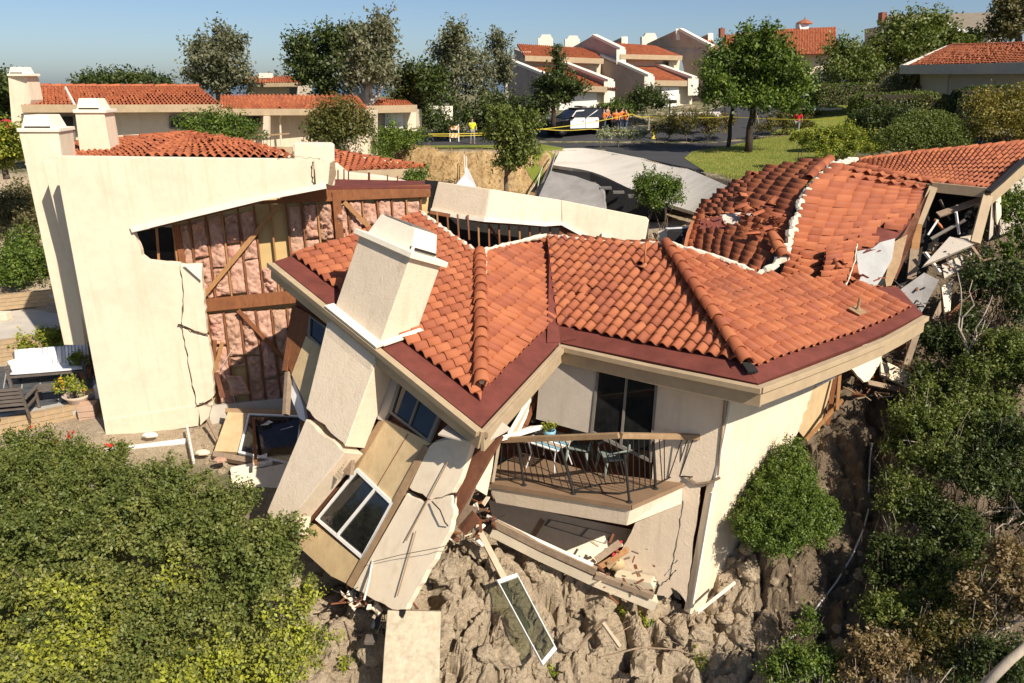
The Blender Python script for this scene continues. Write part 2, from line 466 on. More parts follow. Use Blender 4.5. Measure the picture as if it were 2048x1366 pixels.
crk = t.ramp(vo.outputs['Distance'], [(0.0, (0, 0, 0)), (0.09, (1, 1, 1))])
nr = t.bump(crk, 0.55, 0.05); nr = t.bump(n2, 0.9, 0.10, nr); nr = t.bump(n3, 1.0, 0.045, nr)
t.out(c, 0.95, nr)
# dry grass cliff
t = NT('scar'); mp = t.new('Mapping'); t.l(t.co.outputs['Object'], mp.inputs[0]); mp.inputs['Scale'].default_value = (2.0, 0.6, 0.5)
n = t.noise(2.5, 8, 0.72, mp.outputs[0], 1.0); n2 = t.noise(0.6, 5)
c = t.ramp(n, [(0.25, (0.17, 0.105, 0.05)), (0.5, (0.40, 0.265, 0.13)), (0.75, (0.53, 0.38, 0.20))])
c = t.mix(t.ramp(n2, [(0.35, (0, 0, 0)), (0.65, (0.6, 0.6, 0.6))]), c, (0.42, 0.30, 0.12))
t.out(c, 0.95, t.bump(n, 0.9, 0.15))
# lawn
t = NT('lawn'); n = t.noise(0.5, 6, 0.7); n2 = t.noise(30, 6, 0.75)
c = t.ramp(n, [(0.3, (0.105, 0.165, 0.022)), (0.52, (0.20, 0.235, 0.03)), (0.7, (0.30, 0.255, 0.07))])
c = t.mix(0.4, c, t.ramp(n2, [(0.3, (0.06, 0.09, 0.015)), (0.7, (0.26, 0.29, 0.05))]))
t.out(c, 0.95, t.bump(n2, 0.8, 0.05))
t = NT('sea'); t.out((0.10, 0.15, 0.19), 0.5)
# leaves
def mat_leaf(name, cs, trans=0.25, rough=0.5):
    cs = [(min(.6, a * 1.5), min(.6, b * 1.4), c_ * 1.15) for a, b, c_ in cs]
    t = NT(name)
    at = t.new('Attribute', attribute_name='tint')
    c = t.ramp(at.outputs['Fac'], [(i / (len(cs) - 1), x) for i, x in enumerate(cs)])
    t.out(c, rough)
    t.b.inputs['Specular IOR Level'].default_value = 0.35
    tl = t.new('BsdfTranslucent'); t.l(t.mix(1.0, c, (1.0, 1.1, 0.5), 'MULTIPLY'), tl.inputs[0])
    mx = t.new('MixShader'); mx.inputs[0].default_value = trans
    t.l(t.b.outputs[0], mx.inputs[1]); t.l(tl.outputs[0], mx.inputs[2]); t.l(mx.outputs[0], t.n['Material Output'].inputs[0])
mat_leaf('leaf_bush', [(0.042, 0.062, 0.018), (0.078, 0.105, 0.027), (0.115, 0.14, 0.038), (0.14, 0.155, 0.05), (0.25, 0.285, 0.035)])
mat_leaf('leaf_green', [(0.032, 0.058, 0.012), (0.055, 0.095, 0.018), (0.085, 0.135, 0.022), (0.13, 0.175, 0.03)])
mat_leaf('leaf_dark', [(0.016, 0.03, 0.010), (0.03, 0.05, 0.014), (0.05, 0.072, 0.02), (0.085, 0.105, 0.03)])
mat_leaf('leaf_olive', [(0.055, 0.058, 0.028), (0.09, 0.09, 0.045), (0.12, 0.115, 0.06), (0.15, 0.135, 0.08)])
mat_leaf('leaf_grey', [(0.065, 0.076, 0.052), (0.105, 0.118, 0.08), (0.145, 0.155, 0.11), (0.18, 0.185, 0.135)], 0.35)
mat_leaf('leaf_lime', [(0.06, 0.095, 0.016), (0.12, 0.16, 0.024), (0.20, 0.23, 0.03), (0.30, 0.31, 0.045)])
mat_leaf('leaf_hedge', [(0.04, 0.064, 0.015), (0.07, 0.10, 0.022), (0.10, 0.13, 0.032), (0.135, 0.15, 0.045)])
mat_leaf('leaf_rust', [(0.045, 0.065, 0.018), (0.075, 0.085, 0.025), (0.12, 0.095, 0.03), (0.16, 0.125, 0.045)])
mat_leaf('leaf_gold', [(0.07, 0.075, 0.018), (0.12, 0.11, 0.025), (0.175, 0.15, 0.035), (0.24, 0.20, 0.06)])
mat_leaf('leaf_dry', [(0.11, 0.085, 0.045), (0.17, 0.13, 0.07), (0.21, 0.155, 0.095), (0.14, 0.14, 0.055)])
mat_leaf('leaf_silver', [(0.16, 0.19, 0.13), (0.23, 0.26, 0.19), (0.30, 0.33, 0.25)])
mat_leaf('grass_blade', [(0.12, 0.15, 0.03), (0.22, 0.22, 0.05), (0.32, 0.26, 0.10)])
# ------------------------------------------------------------------ foliage
def leaf_mesh(name, c, out, size, tint, aspect=0.55, droop=0.15, seed=0, flat=0.55):
    r = np.random.RandomState(seed); n = len(c)
    d = r.normal(size=(n, 3)); d /= np.linalg.norm(d, axis=1)[:, None]
    ax = d * 0.9 + out * 0.7; ax[:, 2] -= droop; ax /= np.linalg.norm(ax, axis=1)[:, None]
    nn = r.normal(size=(n, 3)) * flat + out * 0.6 + np.array([0, 0, 0.45])
    sd = np.cross(ax, nn); sd /= (np.linalg.norm(sd, axis=1)[:, None] + 1e-9)
    up = np.cross(sd, ax)
    s = (size * (0.65 + 0.7 * r.rand(n)))[:, None]
    v = np.empty((n, 4, 3))
    v[:, 0] = c - ax * s * 0.5
    v[:, 1] = c + sd * s * aspect * 0.5 + up * s * 0.10
    v[:, 2] = c + ax * s * 0.5 - up * s * 0.05
    v[:, 3] = c - sd * s * aspect * 0.5 + up * s * 0.10
    me = bpy.data.meshes.new(name)
    me.vertices.add(n * 4); me.vertices.foreach_set('co', v.reshape(-1).astype(np.float32))
    me.loops.add(n * 4); me.loops.foreach_set('vertex_index', np.arange(n * 4, dtype=np.int32))
    me.polygons.add(n); me.polygons.foreach_set('loop_start', np.arange(0, n * 4, 4, dtype=np.int32))
    me.polygons.foreach_set('loop_total', np.full(n, 4, dtype=np.int32))
    a = me.attributes.new('tint', 'FLOAT', 'POINT')
    a.data.foreach_set('value', np.repeat(np.clip(tint, 0, 1), 4).astype(np.float32))
    me.update(calc_edges=True)
    return me
def blob_points(blobs, n, seed=0, lump=0.22, clumps=None, clump_r=0.25, depth=0.22, zcut=-0.75, freq=2.2):
    """points on and inside lumpy ellipsoids gathered in clumps; blobs (center, radii)"""
    r = np.random.RandomState(seed)
    area = np.array([(b[1][0] * b[1][1] + b[1][0] * b[1][2] + b[1][1] * b[1][2]) for b in blobs]); area = area / area.sum()
    if clumps is None: clumps = max(12, n // 28)
    k = clumps; bi = r.choice(len(blobs), size=k, p=area)
    d = r.normal(size=(k * 3, 3)); d /= np.linalg.norm(d, axis=1)[:, None]; d = d[d[:, 2] > zcut][:k]
    while len(d) < k: d = np.vstack([d, d[:k - len(d)]])
    C = np.array([list(b[0]) for b in blobs])[bi]; R = np.array([list(b[1]) for b in blobs])[bi]
    rr = 1 + lump * fbm(d * freq + bi[:, None] * 3.1, 3, seed) - depth * r.exponential(0.6, k)
    rr = np.clip(rr, 0.15, 1.6)
    cc = C + d * R * rr[:, None]
    ct = r.rand(k)
    ci = r.randint(0, k, n)
    axs = d + np.array([0, 0, .45]) + r.normal(size=(k, 3)) * .45; axs /= np.linalg.norm(axs, axis=1)[:, None]
    rad = r.normal(size=(n, 3)); al = r.rand(n)[:, None] * 2.4 - .9
    p = cc[ci] + axs[ci] * clump_r * al * (.7 + .8 * ct[ci])[:, None] + rad * clump_r * .38
    out = axs[ci] * 0.7 + rad * .45
    out /= (np.linalg.norm(out, axis=1)[:, None] + 1e-9)
    tint = 0.55 * ct[ci] + 0.45 * r.rand(n)
    return p, out, tint
def subblobs(blobs, k, f, seed):
    r = np.random.RandomState(seed + 77); out = []
    for c, R in blobs:
        out.append((c, tuple(x * .62 for x in R)))
        for i in range(k):
            d = r.normal(size=3); d /= np.linalg.norm(d); d[2] = abs(d[2]) if r.rand() < .7 else d[2]; s = f * r.uniform(.6, 1.25)
            out.append((tuple(c[j] + d[j] * R[j] * r.uniform(.6, .85) for j in range(3)), tuple(x * s for x in R)))
    return out
def foliage(name, blobs, n, size, mat, parent=None, seed=0, aspect=0.55, tintfn=None, extra=None, sub=9, subf=.4, **kw):
    if sub: blobs = subblobs(blobs, sub, subf, seed)
    p, out, tint = blob_points(blobs, n, seed, **kw)
    if tintfn is not None: tint = tintfn(p, tint)
    me = leaf_mesh(name, p, out, size, tint, aspect, seed=seed + 5)
    me.materials.append(M[mat])
    return link(name, me, None, parent)
def limb(mb, a, b, r0, r1, wob=0.12, n=5, seed=0):
    q = random.Random(seed); a = V(a); b = V(b); L = (b - a).length; pts = []; rs = []
    for i in range(n + 1):
        t = i / n
        w = math.sin(math.pi * t) * wob * L
        pts.append(a.lerp(b, t) + V((q.uniform(-1, 1), q.uniform(-1, 1), q.uniform(-.5, .8))) * w * 0.6); rs.append(lerp(r0, r1, t))
    mb.tube(pts, rs, 6); return pts
def tree(name, label, base, blobs, n, size, leaf, bark='bark', r=0.16, split=0.35, group=None, cat='tree', seed=1, twigs=3, lean=(0, 0), **kw):
    """blobs relative to base: (dx,dy,dz,rx,ry,rz)"""
    base = V(base); t = thing(name, base, label, cat, group)
    B = [((base.x + b[0], base.y + b[1], base.z + b[2]), (b[3], b[4], b[5])) for b in blobs]
    top = max(b[2] for b in blobs); q = random.Random(seed)
    mb = MB(); sp = base + V((lean[0], lean[1], top * split))
    limb(mb, base - V((0, 0, 0.15)), sp, r * 1.15, r * 0.8, 0.05, 4, seed)
    for i, (c, rad) in enumerate(B):
        e = V(c); limb(mb, sp, e, r * 0.62, r * 0.18, 0.14, 5, seed + i)
        for j in range(twigs):
            d = V((q.uniform(-1, 1), q.uniform(-1, 1), q.uniform(-.3, 1)))
            e2 = e + V((d.x * rad[0], d.y * rad[1], d.z * rad[2])) * 0.8
            limb(mb, sp.lerp(e, q.uniform(.4, 1)), e2, r * 0.22, r * 0.05, 0.15, 4, seed * 7 + i * 5 + j)
    part('trunk', mb, bark, t, smooth=True)
    foliage('crown', B, n, size, leaf, t, seed, **kw)
    return t
def shrub(name, label, base, blobs, n, size, leaf, cat='bush', group=None, seed=1, stem='bark', nst=7, rs=0.025, **kw):
    base = V(base); t = thing(name, base, label, cat, group); q = random.Random(seed)
    B = [((base.x + b[0], base.y + b[1], base.z + b[2]), (b[3], b[4], b[5])) for b in blobs]
    mb = MB()
    for i in range(nst):
        c, rad = B[i % len(B)]
        e = V(c) + V((q.uniform(-.8, .8) * rad[0], q.uniform(-.8, .8) * rad[1], q.uniform(-.2, .8) * rad[2]))
        limb(mb, V((c[0] + q.uniform(-.3, .3) * rad[0], c[1] + q.uniform(-.3, .3) * rad[1], c[2] - rad[2] * 1.0)), e, rs, rs * .3, 0.1, 4, seed + i)
    part('stem', mb, stem, t, smooth=True)
    foliage('foliage', B, n, size, leaf, t, seed, **kw)
    return t
# ------------------------------------------------------------------ terrain
PLAT = 6.1
EDGE = [(-60, 34), (-24, 33), (-16, 35), (-12, 40), (-7.2, 46.0), (-4, 45.2), (-1.0, 45.6), (2.2, 45.5), (4.6, 46.3), (6.4, 42.0), (8.0, 37.6), (8.95, 33.2), (9.6, 29.0), (10.8, 27.0), (14, 26), (20, 25), (60, 20)]
CTRL = [(-11, 17.3, 1.25), (-8, 17.5, 1.2), (-5.5, 17.6, 1.1), (-4, 18.5, .8), (-4, 15.5, 0.9), (-6, 13, .5), (-10, 12, .4), (-10, 8, -.9), (-5, 9, -.9), (-2.6, 11, -.1),
        (-.6, 13.3, .95), (.3, 13.1, .55), (1.3, 12.9, .1), (0, 10.4, -.6), (-.3, 12.0, .45), (1.0, 12.0, -.1), (1.2, 11.4, -.5), (2.4, 12.5, -.6), (3.3, 12.75, -.75), (3.9, 12.6, -.75), (3.5, 11.0, -1.7), (0, 8.6, -2.2), (-2.4, 8.6, -1.9),
        (.4, 14.3, -.2), (1.8, 13.9, -.55), (-.2, 14.8, 0.0), (1.5, 15.6, -.3), (3.0, 14.6, -.6), (4.6, 12.9, -.35), (5.4, 13.8, .5), (6.5, 15.0, 1.75), (7, 13.2, .2), (8.3, 16.6, 2.2), (9.6, 17.2, 2.3), (8.8, 15.5, 1.35), (10.5, 15.0, 1.1), (11.5, 18.5, 3.2), (12, 20.5, 4.3), (10, 19.5, 3.6),
        (13.5, 22, 5.4), (9, 11.5, -.5), (14, 14, 1.3), (8, 9.5, -1.6), (12, 10, -.8), (4, 8, -3.4), (0, 5, -4.5), (-8, 4, -3.5), (10, 4, -4.5), (20, 10, 0), (22, 18, 4.5), (-20, 8, -.5), (-20, 14, .8),
        (0, 22, 2.0), (-4, 25, 2.6), (5, 24, 3.0), (2, 30, 3.2), (8, 23.5, 4.4), (-4, 32, 3.2), (-1, 40, 3.3), (-12, 24, 2.3), (-12.5, 27, 3.0), (-14, 20.4, 1.3), (-12, 20, 1.3), (-14, 30, 4.2), (-19, 27, 3.2), (-19, 21, 1.5), (-7, 38, 4.0), (-16, 33, 5), (-30, 25, 3), (-30, 12, 0), (6, 29, 4.0), (4, 34, 3.4)]
CX = np.array([(a, b) for a, b, c in CTRL], float); CZ = np.array([c for a, b, c in CTRL], float)
_D = np.linalg.norm(CX[:, None] - CX[None], axis=2)
_W = np.linalg.solve(_D + 1e-6 * np.eye(len(CX)), CZ - CZ.mean())
EX = np.array(EDGE, float)
def low_z(x, y):
    p = np.stack([x, y], 1); z = np.zeros(len(p))
    for i in range(0, len(p), 20000):
        d = np.linalg.norm(p[i:i + 20000, None] - CX[None], axis=2)
        z[i:i + 20000] = d @ _W + CZ.mean()
    return z
def plat_z(x, y):
    z = np.full(len(x), PLAT)
    # rises behind the road at the centre and to the right
    up = np.clip((y - 52) / 12, 0, 1) * np.clip((x + 4) / 6, 0, 1) * np.clip((40 - x) / 15, 0, 1) * 1.9
    up += np.clip((x - 14 - 0.0 * y) / 12, 0, 1.6) * 1.1
    far = np.clip((y - 300) / 200, 0, None) * -8
    left = np.clip((-x - 30) / 60, 0, None) * -3
    return z + up + far + left
def smooth(a): a = np.clip(a, 0, 1); return a * a * (3 - 2 * a)
def ground_np(x, y, rough=True):
    x = np.asarray(x, float); y = np.asarray(y, float)
    ye = np.interp(x, EX[:, 0], EX[:, 1])
    w = np.interp(x, [-60, -14, -7, 2, 5, 10, 20, 60], [8, 6, 2.2, 1.6, 1.4, 2.5, 6, 8])
    k = smooth((y - ye + w) / w)
    lo = low_z(x, y)
    far = np.clip(6 - y, 0, None); lo = lo - far * 0.4
    lo = np.where(y > 30, np.minimum(lo, 5.5), lo)
    z = lo * (1 - k) + plat_z(x, y) * k
    if rough:
        q = np.stack([x, y, np.zeros_like(x)], 1)
        lowm = (1 - k)
        near = lowm * smooth((22 - y) / 4) * smooth((x + 6) / 3)
        wx = x + .18 * fbm(q * 2.1, 3, 31); wy = y + .18 * fbm(q * 2.1, 3, 41); act = near > 1e-3
        ch = np.zeros(len(x))
        if act.any():
            for cell, amp, sd in ((1.15, .52, 3), (.5, .24, 5), (.2, .07, 7)):
                f1, f2, hv = worley(wx[act], wy[act] * .8, cell, sd); ch[act] += amp * (hv - .62) - amp * .9 * np.clip(1 - (f2 - f1) * 3.2, 0, 1) ** 2
        z = z + near * (ch * .85 + .10 * fbm(q * 1.1, 4, 3) + 0.035 * fbm(q * 7, 3, 5) + 0.028 * fbm(q * 17, 2, 15))
        for hx, hy, hd_, hs_ in ((1.17, 12.2, .75, .30), (.75, 12.45, .5, .2), (2.0, 11.5, .7, .32), (2.35, 11.9, .4, .2), (-1.62, 12.0, .7, .32), (3.3, 11.7, .45, .28), (-.55, 11.2, .45, .22), (.6, 11.0, .5, .24), (-2.3, 10.6, .4, .3)):
            z = z - hd_ * np.exp(-(((x - hx) ** 2 + (y - hy) ** 2) / hs_ ** 2) ** 2)
        z = z + lowm * 0.05 * fbm(q * 0.7, 3, 8)
        sc = (k > 0.02) & (k < 0.98)
        z = z + smooth((2.6 - x) / .8) * np.where(sc, 0.3 * fbm(q * 1.3, 4, 21) + .25 * np.abs(fbm(q * .6, 3, 27)), 0)
    return z
def worley(x, y, cell, seed):
    gx = x / cell; gy = y / cell; ix = np.floor(gx).astype(np.int64); iy = np.floor(gy).astype(np.int64)
    f1 = np.full(len(x), 9.0); f2 = np.full(len(x), 9.0); hv = np.zeros(len(x)); z0 = np.zeros(len(x), np.int64)
    for dx in (-1, 0, 1):
        for dy in (-1, 0, 1):
            cx = ix + dx; cy = iy + dy; px = cx + _h(cx, cy, z0, seed); py = cy + _h(cx, cy, z0 + 1, seed)
            d = np.hypot(gx - px, gy - py); h = _h(cx, cy, z0 + 2, seed)
            m = d < f1; f2 = np.where(m, f1, np.minimum(f2, d)); hv = np.where(m, h, hv); f1 = np.where(m, d, f1)
    return f1, f2, hv
def gz(x, y, rough=False): return float(ground_np(np.array([x]), np.array([y]), rough)[0])
def axis(segs):
    a = []
    for lo, hi, st in segs: a += list(np.arange(lo, hi, st))
    return np.array(a)
xs = np.concatenate([-np.geomspace(6000, 62, 26), axis([(-60, -24, 2.0), (-24, -12, .5), (-12, -4, .2), (-4, -3, .1), (-3, 6.5, .042), (6.5, 10, .08), (10, 16, .16), (16, 60, 1.5)]), np.geomspace(60, 6000, 26)])
ys = np.concatenate([axis([(-40, 2, 4), (2, 8, .5), (8, 9.5, .07), (9.5, 14, .042), (14, 17, .08), (17, 24, .2), (24, 32, .5), (32, 48, .28), (48, 120, 2.5)]), np.geomspace(120, 3000, 22)])
XX, YY = np.meshgrid(xs, ys); fx = XX.ravel(); fy = YY.ravel()
ZZ = ground_np(fx, fy)
ZZ = np.where(fy > 400, np.minimum(ZZ, 6 - (fy - 400) * 0.16), ZZ)
nx, ny = len(xs), len(ys)
me = bpy.data.meshes.new('ground')
me.vertices.add(nx * ny); me.vertices.foreach_set('co', np.stack([fx, fy, ZZ], 1).reshape(-1).astype(np.float32))
ii, jj = np.meshgrid(np.arange(nx - 1), np.arange(ny - 1)); a = (jj * nx + ii).ravel()
q = np.stack([a, a + 1, a + 1 + nx, a + nx], 1).astype(np.int32)
me.loops.add(q.size); me.loops.foreach_set('vertex_index', q.ravel()); me.polygons.add(len(q))
me.polygons.foreach_set('loop_start', np.arange(0, q.size, 4, dtype=np.int32)); me.polygons.foreach_set('loop_total', np.full(len(q), 4, dtype=np.int32))
cxm = fx[q[:, 0]]; cym = fy[q[:, 0]]; me.polygons.foreach_set('use_smooth', ~((cxm > -3.2) & (cxm < 8) & (cym > 9) & (cym < 16)))
ye = np.interp(fx, EX[:, 0], EX[:, 1])
green = np.clip((fy - ye) / 1.5 + 0.2, 0, 1) + smooth((-4.5 - fx) / 2.5) * smooth((17 - fy) / 2)
me.attributes.new('green', 'FLOAT', 'POINT').data.foreach_set('value', np.clip(green, 0, 1).astype(np.float32))
dark = smooth((fx - 4.6) / 1.2) * smooth((fy - 9.0) / 2) * smooth((26 - fy) / 3) * 0.72  # shade of the right slope, put into the dirt colour
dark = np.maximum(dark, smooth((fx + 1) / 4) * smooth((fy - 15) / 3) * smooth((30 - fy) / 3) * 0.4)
wd = np.interp(fx, [-9.5, -7.5, 2, 3.2], [0, 1, 1, 0]); dry = wd * smooth((fy - ye + 4.5) / 1.5) * smooth((ye - fy + .2) / .5)
me.attributes.new('dry', 'FLOAT', 'POINT').data.foreach_set('value', np.clip(dry, 0, 1).astype(np.float32))
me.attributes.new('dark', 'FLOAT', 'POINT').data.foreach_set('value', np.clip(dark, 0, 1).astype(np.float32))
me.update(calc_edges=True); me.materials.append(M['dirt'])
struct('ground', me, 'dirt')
# sea
mb = MB(); mb.add([(-80000, 300, -170), (80000, 300, -170), (80000, 80000, -170), (-80000, 80000, -170)], [[0, 1, 2, 3]])
struct('sea', mb, 'sea')
def drape(name, pts, off, mat, step=0.8, kind='structure', seed=0):
    """sheet following the ground inside a world XY polygon"""
    bm = bmesh.new(); bm.faces.new([bm.verts.new((p[0], p[1], 0)) for p in pts])
    x0, x1 = min(p[0] for p in pts), max(p[0] for p in pts); y0, y1 = min(p[1] for p in pts), max(p[1] for p in pts)
    for ax, lo, hi in ((0, x0, x1), (1, y0, y1)):
        v = lo + step
        while v < hi:
            co = V((v, 0, 0)) if ax == 0 else V((0, v, 0)); no = V((1, 0, 0)) if ax == 0 else V((0, 1, 0))
            bmesh.ops.bisect_plane(bm, geom=bm.verts[:] + bm.edges[:] + bm.faces[:], plane_co=co, plane_no=no); v += step
    bm.verts.ensure_lookup_table()
    zz = ground_np(np.array([v.co.x for v in bm.verts]), np.array([v.co.y for v in bm.verts]))
    for v, z in zip(bm.verts, zz): v.co.z = z + off
    bmesh.ops.recalc_face_normals(bm, faces=bm.faces[:])
    if bm.faces[:] and bm.faces[0].normal.z < 0: bmesh.ops.reverse_faces(bm, faces=bm.faces[:])
    me = bpy.data.meshes.new(name); bm.to_mesh(me); bm.free()
    me.polygons.foreach_set('use_smooth', [True] * len(me.polygons))
    return struct(name, me, mat, kind=kind)
def GP(px, py, z=PLAT): 
    p = PZ(px, py, z); return (p.x, p.y)
# asphalt road: sweeps from left to right and back up the hill
road = [GP(640, 262), GP(800, 292), GP(960, 291), GP(1085, 290), GP(1130, 298), GP(1260, 312), GP(1380, 338), GP(1420, 356), GP(1405, 342), GP(1368, 318), GP(1385, 304), GP(1440, 296), GP(1530, 285), GP(1610, 272), GP(1680, 258), GP(1730, 249)]
road += [GP(1720, 226, 7.3), GP(1640, 226, 7.3), GP(1600, 236, 7.0), GP(1640, 243, 6.8), GP(1560, 258), GP(1420, 266), GP(1310, 275), GP(1190, 274), GP(1085, 266), GP(900, 268), GP(760, 250), GP(640, 245)]
drape('road', road, 0.035, 'asphalt', 1.6)
lawn = [GP(1368, 318), GP(1405, 342), GP(1425, 358), GP(1500, 382), GP(1600, 372), GP(1700, 335), GP(1740, 300), GP(1690, 262), GP(1610, 272), GP(1530, 285), GP(1440, 296), GP(1385, 304)]
drape('lawn', lawn, 0.05, 'lawn', 0.9)
verge = [GP(800, 293), GP(960, 292), GP(1085, 290), GP(1130, 298), GP(1115, 305), GP(1080, 306), GP(960, 297), GP(800, 298)]
drape('verge', verge, 0.06, 'lawn', 0.6)
drive3 = [GP(1100, 224, 7.3), GP(1200, 222, 7.3), GP(1300, 250, 6.2), GP(1250, 252, 6.15), GP(1190, 252, 6.15), GP(1120, 258, 6.1)]
drape('driveway_lower', drive3, 0.06, 'driveway', 1.5)
def scatter_blades(name, poly, n, h, mat, seed, off=0.0):
    r = np.random.RandomState(seed); xs_ = [p[0] for p in poly]; ys_ = [p[1] for p in poly]; pts = []
    while len(pts) < n:
        x = r.uniform(min(xs_), max(xs_)); y = r.uniform(min(ys_), max(ys_))
        if in_poly(x, y, poly): pts.append((x, y))
    pts = np.array(pts); z = ground_np(pts[:, 0], pts[:, 1]) + off
    c = np.stack([pts[:, 0], pts[:, 1], z + h * 0.45], 1); out = np.tile([0, 0, 2.2], (n, 1)).astype(float)
    cl = fbm(np.concatenate([pts * 0.35, np.zeros((n, 1))], 1), 3, seed) * 0.5 + 0.5
    me = leaf_mesh(name, c, out, h, np.clip(0.6 * cl + 0.4 * r.rand(n), 0, 1), 0.16, seed=seed)
    me.materials.append(M[mat]); o = struct(name, me, mat, kind='stuff')
    return o
scatter_blades('grass', lawn, 16000, 0.10, 'grass_blade', 4, 0.04)

scatter_blades('dry_grass', [(-7.5, 43.5), (2.4, 43.0), (2.4, 45.4), (-7.2, 45.9)], 450, 0.24, 'leaf_dry', 9, -.02)
# ------------------------------------------------------------------ roof tiles
TW, TL, TE = 0.252, 0.385, 0.312
def tile_mesh(name='tile', w=TW, L=TL, h=0.078, th=0.018, n=8, lift=0.035):
    prof = []
    for i in range(n + 1):
        x = i / n
        if x < 0.70: z = h * math.sin(math.pi * x / 0.70) ** 0.8
        else: z = -0.012 * math.sin(math.pi * (x - 0.7) / 0.3)
        prof.append((x * w * 1.06, z))
    vs = []; fs = []
    k = len(prof)
    for x, z in prof: vs.append((x, 0, z + lift))
    for x, z in prof: vs.append((x, L, z + 0.004))
    for x, z in prof: vs.append((x, 0, z + lift - th))
    for i in range(k - 1):
        fs.append([i, i + 1, k + i + 1, k + i]); fs.append([2 * k + i, 2 * k + i + 1, i + 1, i])
    mb = MB(); mb.add(vs, fs); me = mb.mesh(name)
    sm = [True, False] * (k - 1); me.polygons.foreach_set('use_smooth', sm)
    return me
def ridge_mesh(w=0.27, L=0.46, h=0.13, n=8, th=0.02):
    vs = []; fs = []; k = n + 1
    for (y, sc, lift) in ((0, 1.0, 0.03), (L, 0.86, 0.0)):
        for i in range(k):
            a = math.pi * i / n
            vs.append((-math.cos(a) * w / 2 * sc, y, math.sin(a) * h * sc + lift - 0.02))
    for i in range(k):
        a = math.pi * i / n
        vs.append((-math.cos(a) * (w / 2 - th), 0, math.sin(a) * (h - th) + 0.03 - 0.02))
    for i in range(n):
        fs.append([i, i + 1, k + i + 1, k + i]); fs.append([2 * k + i, 2 * k + i + 1, i + 1, i])
    mb = MB(); mb.add(vs, fs); me = mb.mesh('ridge_tile'); me.polygons.foreach_set('use_smooth', [True, False] * n); return me
TILE = tile_mesh(); TILE.materials.append(M['tile'])
RIDGE = ridge_mesh(); RIDGE.materials.append(M['tile'])
def mat_from(o, x, y, z):
    return Matrix(((x.x, y.x, z.x, o.x), (x.y, y.y, z.y, o.y), (x.z, y.z, z.z, o.z), (0, 0, 0, 1)))
def proj_size(p):
    d = (V(p) - CAM).length; return 1.0 / d
class Tiles:
    """collects tiles of one thing: the largest 300 become objects, the rest one joined part"""
    def __init__(s): s.items = []          # (score, matrix, mesh or None, parent)
    def put(s, mat, parent, me=None):
        c = mat @ V((TW / 2, TL / 2, 0)); n = V(mat.col[2][:3]).normalized()
        f = max(0.05, n.dot((CAM - c).normalized())); pp = project(c)
        vis = 1.0 if -30 < pp[0] < 2080 and -30 < pp[1] < 1400 else 0.02
        s.items.append((vis * f / (CAM - c).length_squared, mat, me, parent))
    def build(s, thing_, limit=300):
        s.items.sort(key=lambda a: -a[0])
        for sc, m, me, par in s.items[:limit]:
            o = bpy.data.objects.new('tile', me or TILE); COL.objects.link(o)
            o.parent = par; o.matrix_parent_inverse = Matrix.Identity(4) if par.parent else Matrix.Translation(-V(par.location))
            o.matrix_basis = m
        rest = s.items[limit:]
        if rest:
            bm = bmesh.new()
            for sc, m, me, par in rest:
                tmp = (me or TILE).copy(); tmp.transform(m); bm.from_mesh(tmp); bpy.data.meshes.remove(tmp)
            me = bpy.data.meshes.new('small_tiles'); bm.to_mesh(me); bm.free()
            me.materials.clear(); me.materials.append(M['tile_join'])
            for p in me.polygons: p.material_index = 0
            o = link('small_tiles', me, None, thing_); o['kind'] = 'stuff'
def jit(q, m, amt=1.0):
    if q.random() < .035: m = m @ Matrix.Translation((q.uniform(-.03, .03), q.uniform(-.10, -.02), .012)) @ Matrix.Rotation(q.uniform(-.16, .16), 4, 'Z')
    return m @ Matrix.Translation((q.uniform(-.008, .008) * amt, q.uniform(-.014, .014) * amt, q.uniform(0, .010) * amt)) @ Matrix.Rotation(q.uniform(-.022, .022) * amt, 4, 'Z') @ Matrix.Rotation(q.uniform(-.014, .014) * amt, 4, 'X') @ Matrix.Rotation(q.uniform(-.02, .02) * amt, 4, 'Y')
